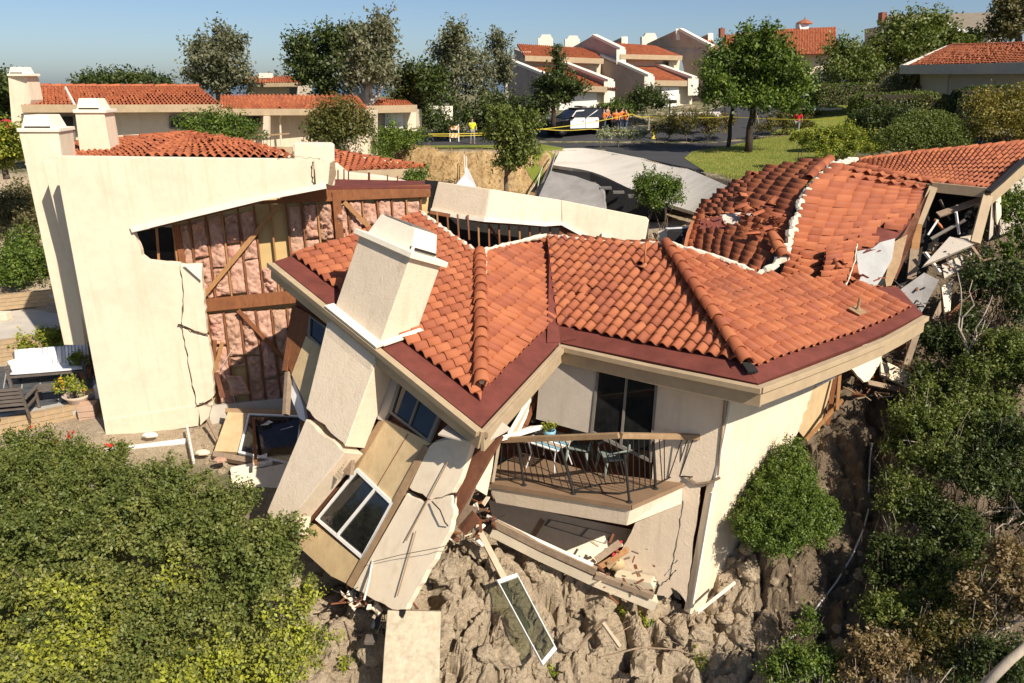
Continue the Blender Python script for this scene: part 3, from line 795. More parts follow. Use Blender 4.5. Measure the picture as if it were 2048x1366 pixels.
def lattice(T, parent, poly, t, s, n, O, hfun=None, start=0.42, seed=1, cut=True, jamt=1.0, skip=None, imax=52, jmax=36, keepfun=None):
    """rectangular course lattice on a (possibly warped) plane, cut to a convex 3D polygon"""
    q = random.Random(seed); k = len(poly); ctr = sum((V(p) for p in poly), V()) / k
    planes = []
    for i in range(k):
        a = V(poly[i]); b = V(poly[(i + 1) % k]); e = (b - a).normalized(); m = n.cross(e).normalized()
        if m.dot(ctr - a) < 0: m = -m
        planes.append((a, m))
    def S(a, b): return O + t * a + s * b + n * (hfun(a, b) if hfun else 0.0)
    cnt = 0
    for j in range(0, jmax):
        for i in range(-imax, imax):
            a0 = i * TW; b0 = start + j * TE
            c = [O + t * (a0 + da) + s * (b0 + db) for da in (0, TW) for db in (0.0, TE)]
            ins = [all((p - a).dot(m) >= -0.005 for a, m in planes) for p in c]
            mid = O + t * (a0 + TW / 2) + s * (b0 + TE / 2)
            if any(all((p - a).dot(m) < 0 for p in c) for a, m in planes): continue
            base = S(a0, b0)
            if skip and skip(project(S(a0 + TW / 2, b0 + TE / 2))): continue
            tx = (S(a0 + TW, b0) - base).normalized(); ty = (S(a0, b0 + TE) - base).normalized(); nz = tx.cross(ty).normalized()
            m4 = jit(q, mat_from(base, tx, ty, nz), jamt)
            if all(ins) or not cut: T.put(m4, parent); cnt += 1
            else:
                bm = bmesh.new(); bm.from_mesh(TILE); inv = m4.inverted()
                for a, m in planes:
                    la = inv @ (a + (S(a0, b0) - (O + t * a0 + s * b0))); lm = (inv.to_3x3() @ m).normalized()
                    bmesh.ops.bisect_plane(bm, geom=bm.verts[:] + bm.edges[:] + bm.faces[:], plane_co=la, plane_no=-lm, clear_outer=True)
                if len(bm.faces) > 2 and sum(f.calc_area() for f in bm.faces) > 0.02:
                    me = bpy.data.meshes.new('tile'); bm.to_mesh(me); me.materials.append(M['tile']); T.put(m4, parent, me); cnt += 1
                bm.free()
    return cnt
def warp_sheet(name, poly, t, s, n, O, hfun, mat, parent, thick=0.10, step=0.3, off=-0.012):
    """roof deck under a lattice; follows the same warp"""
    bm = bmesh.new()
    uv = [((V(p) - O).dot(t), (V(p) - O).dot(s)) for p in poly]
    bm.faces.new([bm.verts.new((a, b, 0)) for a, b in uv])
    if hfun:
        for ax in (0, 1):
            lo = min(u[ax] for u in uv); hi = max(u[ax] for u in uv); v = lo + step
            while v < hi:
                co = V((v, 0, 0)) if ax == 0 else V((0, v, 0)); no = V((1, 0, 0)) if ax == 0 else V((0, 1, 0))
                bmesh.ops.bisect_plane(bm, geom=bm.verts[:] + bm.edges[:] + bm.faces[:], plane_co=co, plane_no=no); v += step
    r = bmesh.ops.extrude_face_region(bm, geom=bm.faces[:])
    for v in [g for g in r['geom'] if isinstance(g, bmesh.types.BMVert)]: v.co.z -= thick
    for v in bm.verts:
        a, b, z = v.co; v.co = O + t * a + s * b + n * (z + off + (hfun(a, b) if hfun else 0))
    bmesh.ops.recalc_face_normals(bm, faces=bm.faces[:])
    me = bpy.data.meshes.new(name); bm.to_mesh(me); bm.free()
    return part(name, me, mat, parent)
class Patch:
    """smooth surface through a grid of points [row v][col u]"""
    def __init__(s, g): s.g = [[V(p) for p in r] for r in g]; s.m = len(g); s.k = len(g[0])
    def cr(s, p, t):
        n = len(p) - 1; x = min(max(t, 0), 1) * n; i = min(int(x), n - 1); f = x - i
        p1, p2 = p[i], p[i + 1]; p0 = p[i - 1] if i > 0 else p1 * 2 - p2; p3 = p[i + 2] if i + 2 <= n else p2 * 2 - p1
        return 0.5 * ((2 * p1) + (p2 - p0) * f + (2 * p0 - 5 * p1 + 4 * p2 - p3) * f * f + (3 * p1 - p0 - 3 * p2 + p3) * f ** 3)
    def at(s, u, v): return s.cr([s.cr(r, u) for r in s.g], v)
def patch_tiles(T, parent, pa, nu, nv, clip=None, seed=1, skip=None, jamt=1.3, flip=False, facecam=True, u0=0.0, hs=1.0):
    """tiles: across = u, barrel axis = v, lower end at v=0"""
    q = random.Random(seed)
    for j in range(nv):
        for i in range(nu):
            u = i / nu; v = j / nv
            o = pa.at(u, v); ox = pa.at(u + 1 / nu, v); oy = pa.at(u, min(1, v + 1 / nv))
            x = ox - o; y = oy - o
            if x.length < 0.02 or y.length < 0.02: continue
            n = x.cross(y).normalized()
            if n.dot(CAM - o) < 0 and facecam:
                o = ox; x = -x; n = -n
            c = project(o + x * .5 + y * .5)
            if clip and not in_poly(c[0], c[1], clip): continue
            if skip and skip(c): continue
            sx = x.length / TW; sy = y.length / TE
            m = mat_from(o, x.normalized() * sx, y.normalized() * sy, n * min(1.1, (sx + sy) / 2) * hs)
            T.put(jit(q, m, jamt), parent)
def patch_sheet(name, pa, mat, parent, nu=24, nv=18, off=-0.02, clip=None, thick=0.08, facing=True):
    bm = bmesh.new(); G = []
    for j in range(nv + 1):
        row = []
        for i in range(nu + 1):
            u, v = i / nu, j / nv
            p = pa.at(u, v); e = 1e-2
            n = (pa.at(min(1, u + e), v) - pa.at(max(0, u - e), v)).cross(pa.at(u, min(1, v + e)) - pa.at(u, max(0, v - e)))
            n = n.normalized() if n.length > 1e-9 else V((0, 0, 1))
            if n.dot(CAM - p) < 0: n = -n
            row.append((bm.verts.new(p + n * off), bm.verts.new(p + n * (off - thick))))
        G.append(row)
    for j in range(nv):
        for i in range(nu):
            c = [G[j][i], G[j][i + 1], G[j + 1][i + 1], G[j + 1][i]]
            if clip:
                pp = project(sum((x[0].co for x in c), V()) / 4)
                if not in_poly(pp[0], pp[1], clip): continue
            bm.faces.new([x[0] for x in c]); bm.faces.new([x[1] for x in c][::-1])
    be = [e for e in bm.edges if len(e.link_faces) == 1]
    try: bmesh.ops.bridge_loops(bm, edges=be)
    except Exception: pass
    bmesh.ops.delete(bm, geom=[v for v in bm.verts if not v.link_faces], context='VERTS')
    bmesh.ops.recalc_face_normals(bm, faces=bm.faces[:])
    me = bpy.data.meshes.new(name); bm.to_mesh(me); bm.free()
    me.polygons.foreach_set('use_smooth', [False] * len(me.polygons))
    return part(name, me, mat, parent)
def ridge_run(pts, parent, step=0.40, up=(0, 0, 1), seed=3, scale=1.0, jamt=1.0, n0=0.0):
    """half-round cap tiles laid from pts[0] (low end) along the polyline"""
    q = random.Random(seed); pts = [V(p) for p in pts]; seg = [(pts[i + 1] - pts[i]).length for i in range(len(pts) - 1)]; tot = sum(seg)
    def at(d):
        for i, L in enumerate(seg):
            if d <= L or i == len(seg) - 1: return pts[i].lerp(pts[i + 1], d / L)
            d -= L
    d = n0
    while d < tot - 0.15:
        a = at(d); b = at(min(tot, d + step)); y = (b - a).normalized(); x = y.cross(V(up)).normalized(); z = x.cross(y)
        m = mat_from(a, x * scale, y * scale * step / 0.40, z * scale)
        o = bpy.data.objects.new('ridge_tile', RIDGE); COL.objects.link(o); o.parent = parent
        o.matrix_parent_inverse = Matrix.Identity(4) if parent.parent else Matrix.Translation(-V(parent.location))
        o.matrix_basis = jit(q, m, jamt); d += step
def mortar_run(name, pts, r, parent, mat='mortar', seed=2, step=0.09, flat=0.6, up=(0, 0, 1)):
    pts = [V(p) for p in pts]; fine = []
    for i in range(len(pts) - 1):
        L = (pts[i + 1] - pts[i]).length; k = max(2, int(L / step))
        for j in range(k): fine.append(pts[i].lerp(pts[i + 1], j / k))
    fine.append(pts[-1]); q = random.Random(seed); mb = MB()
    fine = [p + V((q.uniform(-1, 1), q.uniform(-1, 1), q.uniform(-.3, .6))) * r * 0.45 for p in fine]
    mb.tube(fine, [r * q.uniform(0.55, 1.25) for _ in fine], 7)
    return part(name, mb, mat, parent)

# ------------------------------------------------------------------ the collapsed house in front
EA = P(962, 853, 10.9); EL = P(548, 522, 15.2); EV = P(1120, 684, 14.7); EC = P(1516, 766, 12.3)
HB = P(963, 783, 11.75)
plA = pl3(EA, EL, P(840, 430, 18.9))
HT = plA.at(960, 508)
A_top = plA.at(840, 428); A_mid = plA.at(946, 504)
VT = P(1095, 474, 19.2)
plB = pl3(EA, EV, HT)
H2 = P(1330, 490, 17.7)
plC = pl3(EV, EC, H2)
VT = plC.at(1095, 474); VTb = plB.at(1095, 474)
house = thing('collapsed_house', P(1250, 1180, 13.2), 'collapsed cream stucco house with buckled red tile roof, front balcony and tilted wing', 'house')
T1 = Tiles()
def frame(pl, e0, e1):
    """t along the eave e0->e1, s up the slope"""
    n = pl.n; t = (e1 - e0); t = (t - n * t.dot(n)).normalized(); s = n.cross(t).normalized()
    return t, s, n
# slope A (tilted wing, left of the hip)
tA, sA, nA = frame(plA, EL, EA)
EAa = plA.at(962, 853); polyA = [EL, EAa, HT, A_mid, A_top]
roofA = warp_sheet('roof_slope', polyA, tA, sA, nA, EL, None, 'red_metal', house)
CH_BASE = [(676, 617), (759, 690), (833, 668)]
def skipA(c): return in_poly(c[0], c[1], [(700, 585), (742, 650), (795, 688), (868, 650), (868, 505), (728, 470)]) 
lattice(T1, roofA, [EL, EAa, HT, A_top], tA, sA, nA, EL, None, 0.46, 3, skip=lambda c: in_poly(c[0], c[1], [(690, 600), (757, 672), (822, 650), (850, 560), (800, 520), (735, 500)]))
# slope B (right of the hip)
tB, sB, nB = frame(plB, EA, EV)
EVb = plB.at(1120, 684); polyB = [EA, EVb, VTb, HT]
roofB = warp_sheet('roof_slope', polyB, tB, sB, nB, EA, None, 'red_metal', house)
lattice(T1, roofB, polyB, tB, sB, nB, EA, None, 0.42, 5)
# slope C (front, above the balcony)
tC, sC, nC = frame(plC, EV, EC)
polyC = [EV, EC, H2, VT]
def hC(a, b): return -0.10 * math.exp(-((a - 2.2) / 1.6) ** 2) * math.sin(min(max(b / 4.6, 0), 1) * math.pi)
roofC = warp_sheet('roof_slope', polyC, tC, sC, nC, EV, hC, 'red_metal', house)
lattice(T1, roofC, polyC, tC, sC, nC, EV, hC, 0.50, 6, skip=lambda c: in_poly(c[0], c[1], [(1258, 532), (1290, 528), (1296, 545), (1262, 550)]))
# slope D (right flank, eave bent upwards at its far end)
D1 = PZ(1700, 698, EC.z)
plD = pl3(EC, D1, H2)
tD, sD, nD = frame(plD, EC, D1)
def hD(a, b):
    h = 0.022 * max(0, a - 3.2) ** 2 * (1 - 0.10 * b)
    h += 0.06 * math.sin(a * 1.1) * math.sin(b * 1.3)
    h += 0.10 * max(0, b - 3.2) * max(0, a - 2.0) * 0.5
    return h
def Dat(px, py): return plD.at(px, py)
D_pix = [(1516, 766), (1846, 634), (1800, 600), (1700, 580), (1640, 585), (1580, 565), (1506, 552), (1330, 490)]
polyD = [EC, plD.at(1838, 640), plD.at(1786, 592), plD.at(1640, 575), plD.at(1506, 550), H2]
roofD = warp_sheet('roof_slope', polyD, tD, sD, nD, EC, hD, 'red_metal', house)
lattice(T1, roofD, [EC, plD.at(1850, 632), plD.at(1700, 540), H2], tD, sD, nD, EC, hD, 0.36, 8, cut=True, jamt=0.8, skip=lambda c: not in_poly(c[0], c[1], [(1490, 790), (1850, 650), (1815, 606), (1740, 575), (1640, 560), (1506, 548), (1320, 480)]))
def Dsurf(px, py, up=0.0):
    p = plD.at(px, py); a = (p - EC).dot(tD); b = (p - EC).dot(sD); return p + nD * (hD(a, b) + up)
# hips, ridges and mortar
ridge_run([HB + V((0, 0, .10)), HT + V((0, 0, .10))], house, 0.37, seed=1, scale=1.1)
mortar_run('mortar', [HB + tB * 0.20 + sB * .1 + nB * .05, HT + tB * .18 + nB * .06], 0.055, house, seed=4)
ridge_run([plC.at(1494, 738) + V((0, 0, .10)), H2 + V((0, 0, .10))], house, 0.39, seed=5, scale=1.05)
mb = MB(); mb.path_beam([EC + (H2 - EC) * .045 + V((0, 0, .05)), EC + (H2 - EC) * .2 + V((0, 0, .06))], 0.20, 0.05); part('hip_felt', mb, 'felt_or_shade_black', house)
mortar_run('mortar', [HT + V((0, 0, .07)), HT.lerp(VTb, .5) + V((0, 0, .06)), VT + V((0, 0, .05))], 0.06, house, seed=6)
mortar_run('mortar', [VT + V((0, 0, .05)), VT.lerp(H2, .35) + V((0, 0, -.02)), VT.lerp(H2, .7) + V((0, 0, -.02)), H2 + V((0, 0, .04))], 0.055, house, seed=7)
mortar_run('mortar', [A_top + V((0, 0, .05)), A_mid + V((0, 0, .05))], 0.06, house, seed=9)
mortar_run('mortar', [H2 + V((.1, 0, .03)), Dsurf(1420, 520, .05), Dsurf(1506, 549, .05)], 0.075, house, seed=8)
ridge_run([VT.lerp(H2, .2) + V((-.05, .12, .02)), VT.lerp(H2, .75) + V((-.05, .12, -.06)), H2 + V((-.05, .1, .05))], house, 0.42, seed=15, scale=.8)
# plumbing vent on slope C, flue on slope D
mb = MB(); b0 = plC.at(1289, 535); mb.tube([b0, b0 + V((.0, 0, .58))], 0.022, 10); mb.lathe(b0, [(0.13, 0.03), (0.07, 0.06), (0.03, 0.12)], 12)
part('vent_pipe', mb, 'terracotta', house, smooth=True)
mb = MB(); b0 = Dsurf(1712, 628, .1); mb.lathe(b0, [(0.10, 0.0), (0.05, 0.04), (0.03, 0.10), (0.025, .3), (.0, .3)], 10); mb.box(b0, tD * .34, sD * .3, nD * .025)
part('vent_flashing', mb, 'trim_brown', house)
# metal lapped strips: valley
mb = MB(); mb.prism([EV + V((0, 0, .02)), EV + tB * -.35 + sB * .2 + nB * .02, VTb - tB * .12 + nB * .03, VT + tC * .10 + nC * .03, EV + tC * .3 + sC * .2 + nC * .02], V((0, 0, -.02)))
part('valley_flashing', mb, 'red_metal', house)
# fascias: upper lip and lower board
def fascia(pts, h, out, name='fascia_board', lip=True, mat='fascia', w=0.07):
    mb = MB(); mb.path_beam([p + V((0, 0, -h / 2 - 0.02)) + out * 0.05 for p in pts], w, h); part(name, mb, mat, house, 0.006)
    if lip:
        mb = MB(); mb.path_beam([p + V((0, 0, -0.055)) + out * 0.12 for p in pts], 0.09, 0.11); part('eave_trim', mb, mat, house, 0.006)
wup = (sA.cross(tA)).normalized(); 
if wup.z < 0: wup = -wup
fascia([EL - tA * 0.02, EL.lerp(EAa, .5), EAa + tA * .05], 0.36, -sA)
fascia([EA - tB * 0.06, EVb - tB * .05], 0.38, -sB)
fascia([EV + tC * .04, EV.lerp(EC, .5) + V((0, 0, -.02)), EC + tC * .1], 0.40, -sC)
fD = [Dsurf(1516, 766), Dsurf(1600, 736), Dsurf(1700, 698), Dsurf(1760, 675), Dsurf(1800, 657), Dsurf(1838, 640)]
fascia([fD[0] - tD * .05] + fD[1:], 0.40, -sD)
# soffits under the overhangs
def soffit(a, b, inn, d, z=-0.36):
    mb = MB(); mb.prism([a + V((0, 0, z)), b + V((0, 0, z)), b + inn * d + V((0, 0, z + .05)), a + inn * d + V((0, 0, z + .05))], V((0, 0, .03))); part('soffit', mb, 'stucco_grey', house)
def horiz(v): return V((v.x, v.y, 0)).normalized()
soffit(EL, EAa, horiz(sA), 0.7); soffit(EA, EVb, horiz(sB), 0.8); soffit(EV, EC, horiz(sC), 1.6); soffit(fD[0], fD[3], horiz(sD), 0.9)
T1.build(house, 300)
# ------------------------------------------------------------------ tilted wing: wall, windows, chimney
uW = V((0.32, 0.33, 0.89)).normalized()
nW = tA.cross(uW).normalized()
if nW.y > 0: nW = -nW                       # outward, towards the camera
qW = -nW
W = Pl(EL + qW * 0.62, nW)
Wp = Pl(EL + qW * 0.06, nW)
def jag(pix, amp=2.2, n=5, seed=0, edges=None):
    """broken outline: polygon edges subdivided and jittered"""
    q = random.Random(seed + len(pix)); out = []
    for i in range(len(pix)):
        a = pix[i]; b = pix[(i + 1) % len(pix)]; out.append(a)
        if edges is not None and i not in edges: continue
        L = math.hypot(b[0] - a[0], b[1] - a[1]); k = max(1, min(14, int(L / 9))); nx_, ny_ = -(b[1] - a[1]) / max(L, 1), (b[0] - a[0]) / max(L, 1)
        for j in range(1, k):
            t_ = (j + q.uniform(-.25, .25)) / k; d = q.uniform(-amp, amp); out.append((lerp(a[0], b[0], t_) + nx_ * d, lerp(a[1], b[1], t_) + ny_ * d))
    return out
def wallp(name, pix, mat, off=0.0, th=0.12, parent=None, pl=None, bevel=0.0, label=None):
    pl = pl or W; parent = parent or house
    mb = MB(); mb.prism(pl.poly(pix, off), -pl.n * th); return part(name, mb, mat, parent, bevel, label=label)
wallp('core_or_shade_backing', [(592, 596), (960, 872), (925, 960), (893, 1062), (812, 1212), (705, 1165), (585, 1072), (560, 1040), (622, 840), (585, 740)], 'plywood_red', -0.14, 0.12)
wallp('wall_panel', [(585, 610), (640, 640), (664, 664), (655, 700), (613, 668), (583, 747), (577, 735)], 'stud', -0.02, 0.1)
# left bay: broken window and siding panel
wallp('siding_panel', [(583, 749), (612, 672), (657, 704), (616, 818)], 'siding', 0.0, 0.1)
def window(pix, pl, parent, fr='frame_alu', w=0.05, off=0.03, mull=None, name='window', glass='glass_dark', depth=0.07, label=None, mw=0.04):
    """framed window on plane pl: frame object with pane sub-part"""
    pts = pl.poly(pix, off); c = sum(pts, V()) / len(pts); inn = [p + (c - p) * (w / max((c - p).length, .01)) * 1.5 for p in pts]
    mb = MB(); k = len(pts)
    for i in range(k):
        a, b = pts[i], pts[(i + 1) % k]; ai, bi = inn[i], inn[(i + 1) % k]
        mb.prism([a, b, bi, ai], -pl.n * depth)
    if mull:
        for (f0, f1, e0, e1) in mull:
            a = inn[f0].lerp(inn[f1], e0); b = inn[(f0 + 3) % 4].lerp(inn[(f1 + 1) % 4], e1)
            mb.beam(a - pl.n * depth * .5, b - pl.n * depth * .5, mw, depth * 1.05, pl.n)
    o = part(name, mb, fr, parent, label=label)
    mb = MB(); mb.prism([p - pl.n * (depth * .55) for p in inn], -pl.n * 0.012)
    part('pane', mb, glass, o)
    return o
window([(618, 630), (664, 662), (648, 700), (614, 672)], W, house, off=0.04)
# right bay: window under the eave, siding, trims
wallp('wall_panel', [(735, 720), (810, 765), (778, 822), (766, 842), (755, 838), (748, 735)], 'stucco_grey', 0.0, 0.1)  # grey stands for the shaded stretch of wall beside the pier
window([(800, 752), (888, 815), (858, 886), (776, 824)], W, house, off=0.05, mull=[(0, 1, 0.5, 0.5)], w=0.06)
wallp('siding_panel', [(768, 838), (862, 886), (852, 893), (786, 1006), (713, 936)], 'siding', 0.0, 0.1)
mb = MB()
for f in (0.55,):
    a = W.at(lerp(768, 855, f), lerp(840, 891, f), 0.004); b = W.at(lerp(713, 786, f), lerp(936, 1005, f), 0.004); mb.beam(a, b, 0.012, 0.012, W.n)
part('siding_joint', mb, 'stud', house)
wallp('trim', [(757, 842), (768, 842), (703, 953), (690, 950)], 'trim_brown', 0.03, 0.12)
wallp('trim', [(846, 889), (857, 895), (704, 1176), (693, 1168)], 'trim_brown', 0.05, 0.12)
window([(713, 936), (786, 1006), (724, 1120), (630, 1039)], W, house, fr='frame_white', w=0.055, off=0.05, mull=[(0, 1, 0.55, 0.45)], mw=0.05)
wallp('siding_panel', [(628, 1048), (722, 1124), (699, 1170), (662, 1152), (596, 1092), (606, 1065)], 'siding', 0.0, 0.1)
# stucco panels at the right of the wing
wallp('stucco_panel', jag([(858, 893), (868, 884), (950, 868), (925, 945), (905, 985), (862, 1000), (818, 975)], 2.2, edges=(3, 4, 5)), 'stucco', 0.03, 0.14, bevel=.01)
wallp('stucco_panel', jag([(814, 986), (846, 1004), (903, 990), (908, 1030), (899, 1064), (812, 1219), (784, 1219), (706, 1176)], 2.0, edges=(0, 1, 2, 3, 4, 5, 6)), 'stucco', 0.06, 0.14, bevel=.01)
wallp('return_wall', [(870, 882), (945, 858), (953, 876), (930, 905), (905, 890)], 'stucco_grey', 0.0, 0.1)
mb = MB(); mb.tube([W.at(896, 923, .09), W.at(812, 1082, .12)], 0.011, 6); mb.tube([W.at(832, 1062, .12), W.at(795, 1192, .12)], 0.011, 6); part('conduit', mb, 'trim_brown', house)
mb = MB(); mb.tube([W.at(864, 1003, .13), W.at(880, 1020, .2), W.at(890, 1045, .18), W.at(896, 1052, .1)], 0.012, 6); mb.tube([W.at(740, 1125, .2), W.at(800, 1110, .25), W.at(880, 1095, .3), W.at(960, 1070, .3)], 0.006, 5)
part('wire', mb, 'iron', house)
# chimney pier under the eave, cracked in two
wallp('chimney_pier', jag([(655, 640), (752, 712), (750, 730), (690, 893), (668, 872), (650, 850), (630, 838), (612, 817)], 2.6, edges=(3, 4, 5, 6)), 'stucco_tan', 0, 0.56, pl=Wp, bevel=0.012)
wallp('chimney_pier', jag([(612, 838), (640, 866), (672, 886), (690, 905), (584, 1034), (577, 1072), (534, 1024)], 2.4, edges=(0, 1, 2, 5)), 'stucco_tan', 0.02, 0.5, pl=Wp, bevel=0.012)
mb = MB()
for i in range(9):
    a = Wp.at(685 - i * 2.6 + (i > 5) * 3, 896 + i * 6.4, -.18); mb.beam(a, a + tA * .22, .05, .03, nW)
part('lath', mb, 'pale_wood', house)
mb = MB(); mb.prism([Wp.at(x, y, -.30) for x, y in [(668, 890), (705, 905), (700, 950), (668, 945)]], -nW * .1); part('broken_sheathing', mb, 'old_wood', house)
# chimney stack above the roof
def chim(p): return p
up = V((0.35, 0.19, 0.92)).normalized()
cb = [plA.at(676, 617), plA.at(759, 690), plA.at(833, 668)]
# rectangular base: along the eave and inward
c1 = plA.at(759, 690); Lx = (plA.at(676, 617) - c1).length; ex = -tA; ey = (sA - up * sA.dot(up)); ey = (ey - ex * ey.dot(ex)).normalized(); exx = (ex - up * ex.dot(up)).normalized()
Wy = 0.86
H = 1.72
mb = MB(); b0 = c1 - up * 0.5
basep = [b0, b0 + exx * Lx, b0 + exx * Lx + ey * Wy, b0 + ey * Wy]
mb.prism(basep, up * (H + 0.5)); chimney = part('chimney', mb, 'stucco_tan', house, 0.012)
tp = c1 + up * H
mb = MB(); o = 0.09; mb.prism([tp - exx * o - ey * o, tp + exx * (Lx + o) - ey * o, tp + exx * (Lx + o) + ey * (Wy + o), tp - exx * o + ey * (Wy + o)], up * 0.11); part('cap', mb, 'chimney_cap', chimney, 0.01)
t2 = tp + up * 0.11; a = t2 + exx * .10 + ey * .08; L2 = Lx - .2; W2 = Wy - .16; ins = .14; h2 = .42
bq = [a, a + exx * L2, a + exx * L2 + ey * W2, a + ey * W2]
tq = [a + exx * ins + ey * .04 + up * h2, a + exx * (L2 - ins) + ey * .04 + up * h2, a + exx * (L2 - ins) + ey * (W2 - .04) + up * h2, a + exx * ins + ey * (W2 - .04) + up * h2]
mb = MB(); mb.add(bq + tq, [[0, 1, 5, 4], [1, 2, 6, 5], [2, 3, 7, 6], [3, 0, 4, 7], [4, 5, 6, 7]]); part('chimney_hood', mb, 'chimney_cap', chimney, 0.01)
mb = MB(); mb.beam(a + exx * .05 - ey * .004 + up * .06, a + exx * (L2 * .0 + .05) + ey * (W2 * .75) + up * .06, .03, .05, up); mb.beam(a - exx * .012 + ey * .06 + up * .06, a - exx * .012 + ey * (W2 - .06) + up * .06, .03, .05, up); part('vent_slot', mb, 'iron', chimney)
mb = MB(); pv = [tq[0].lerp(tq[1], .1), tq[0].lerp(tq[1], .9), tq[3].lerp(tq[2], .9), tq[3].lerp(tq[2], .1)]; mb.prism([p + up * .005 for p in pv], up * .02); part('flue_cover', mb, 'frame_alu', chimney)
mb = MB(); fl = plA.at(676, 617)
mb.prism([c1 - sA * .16 + nA * .03 + tA * .10, c1 - sA * .16 + nA * .03 - tA * (Lx + .12), c1 + sA * .05 + nA * .03 - tA * (Lx + .12), c1 + sA * .05 + nA * .03 + tA * .10], nA * .04)
mb.prism([c1 - sA * .1 + nA * .05, c1 + tA * .14 + nA * .05, c1 + tA * .14 + sA * (Wy + .1) + nA * .05, c1 + sA * (Wy + .1) + nA * .05], nA * .03)
part('chimney_flashing', mb, 'chimney_cap', house)
# broken left end of the wing: posts, torn boards
mb = MB(); mb.prism(W.poly([(577, 740), (590, 765), (607, 815), (612, 845), (598, 836), (580, 790)], -.1), -nW * .1); part('torn_board', mb, 'white_paint', house)
mb = MB(); mb.beam(W.at(577, 745, -.05), W.at(572, 830, .1), .10, .12, nW); part('post', mb, 'old_wood', house)
mb = MB(); mb.beam(W.at(592, 612, -.1), W.at(572, 742, -.05), .14, .10, nW); part('post', mb, 'stud', house)
wallp('broken_pane', [(590, 640), (612, 655), (604, 700), (585, 730)], 'glass_dark', -.03, .02)
mb = MB(); mb.prism([EL + V((0, 0, -.03)), EL + sA * .1 - nA * .45, A_top - nA * .5, A_top + V((0, 0, -.03))], -tA * -.05); part('rake_board', mb, 'old_wood', house)
# torn lower parts: framing under the wing
q = random.Random(12); 
for k in range(7):
    f = k / 6; a = W.at(lerp(890, 735, f) + q.uniform(-8, 8), lerp(1062, 1195, f), -.3); mb = MB()
    mb.beam(a, a + V((q.uniform(-.2, .4), q.uniform(.1, .5), q.uniform(-.5, -.1))), .09, .05, V((q.uniform(-1, 1), 0, 1))); part('splintered_board', mb, q.choice(['stud', 'plywood_red', 'old_wood']), house)
for pix, m_ in (([(898, 1040), (930, 960), (950, 975), (935, 1010), (955, 1015), (925, 1060)], 'old_wood'), ([(915, 1055), (945, 1020), (958, 1040), (930, 1070)], 'plywood_red'), ([(905, 1000), (935, 930), (945, 960), (920, 1020)], 'trim_brown')):
    wallp('splintered_board', pix, m_, -.35, .04)
# underside and far side closing walls so the inside stays dark
mb = MB(); mb.prism([EL - nA * .15 + qW * .7, EA - nA * .15 + qW * .7, W.at(812, 1212, -.2), W.at(600, 1072, -.2)], qW * .08); part('light_stop_wall', mb, 'plywood_red', house)

# ------------------------------------------------------------------ balcony side
BW = pl3(P(1455, 800, 13.2), P(1385, 1210, 12.9), P(1310, 925, 13.6))
cT = P(1455, 800, 13.2); cB = P(1383, 1214, 12.9)
RW = Pl(cT, (cB - cT).cross(V((0.74, 0.67, 0))))
K = P(1262, 1012, 12.3); K3 = BW.at(1368, 966); K2 = P(976, 966, 13.7)
flo = pl3(K, K3, K2)
def BWp(name, pix, mat, off=0, th=0.18, bevel=0, label=None): return wallp(name, pix, mat, off, th, house, BW, bevel, label)
BWp('wall', jag([(1312, 735), (1452, 775), (1453, 800), (1436, 955), (1418, 968), (1400, 975), (1372, 1205), (1352, 1180), (1337, 1196), (1312, 1192), (1300, 1168), (1228, 1150), (1248, 1090), (1262, 1066), (1290, 1000), (1304, 960), (1306, 925)], 1.6, edges=(3, 4, 5, 6, 7, 8, 9, 10, 11, 12)), 'stucco_tan', 0, .16)
BWp('wall', [(1085, 690), (1200, 722), (1183, 868), (1072, 838)], 'stucco_grey', 0, .16)  # same wall in grey: shade below the eave put into the colour
BWp('core_or_shade_backing', [(1060, 680), (1450, 770), (1395, 1180), (1225, 1140), (1265, 1060), (1180, 1040), (990, 900)], 'plywood_red', -.9, .1)
# sliding door
window([(1198, 700), (1318, 735), (1302, 926), (1180, 868)], BW, house, fr='frame_alu', w=.06, off=.03, mull=[(0, 1, .5, .5)], name='sliding_door', mw=.05)
wallp('right_wall', jag([(1461, 795), (1650, 735), (1632, 765), (1600, 852), (1578, 905), (1530, 1040), (1500, 1108), (1465, 1150), (1400, 1235), (1380, 1228), (1427, 972)], 2.0, edges=(1, 2, 3, 4, 5, 6, 7, 8)), 'stucco', 0, .16, house, RW, .01)
mb = MB(); mb.beam(RW.at(1462, 800, .03), RW.at(1427, 974, .03), .05, .05); mb.beam(RW.at(1424, 985, .03), RW.at(1384, 1215, .03), .05, .06); part('corner_trim', mb, 'trim_white', house)
mb = MB(); mb.tube([BW.at(1450, 800, .02), BW.at(1436, 950, .02)], .02, 5); mb.tube([BW.at(1440, 955, .05), BW.at(1420, 965, .06), BW.at(1395, 968, .06), BW.at(1375, 955, .06)], .03, 6); part('split_trim', mb, 'old_wood', house)
mb = MB()
def crack(mb, pl, pix, r=.008, off=.004, seed=1):  # raised dark tube; the crack's inner shade is put into its colour
    q = random.Random(seed); pts = []
    for i in range(len(pix) - 1):
        for j in range(6):
            t = j / 6; pts.append(pl.at(lerp(pix[i][0], pix[i + 1][0], t) + q.uniform(-1.5, 1.5), lerp(pix[i][1], pix[i + 1][1], t) + q.uniform(-2, 2), off))
    pts.append(pl.at(*pix[-1], off)); mb.tube(pts, [r * q.uniform(.4, 1.3) for _ in pts], 4)
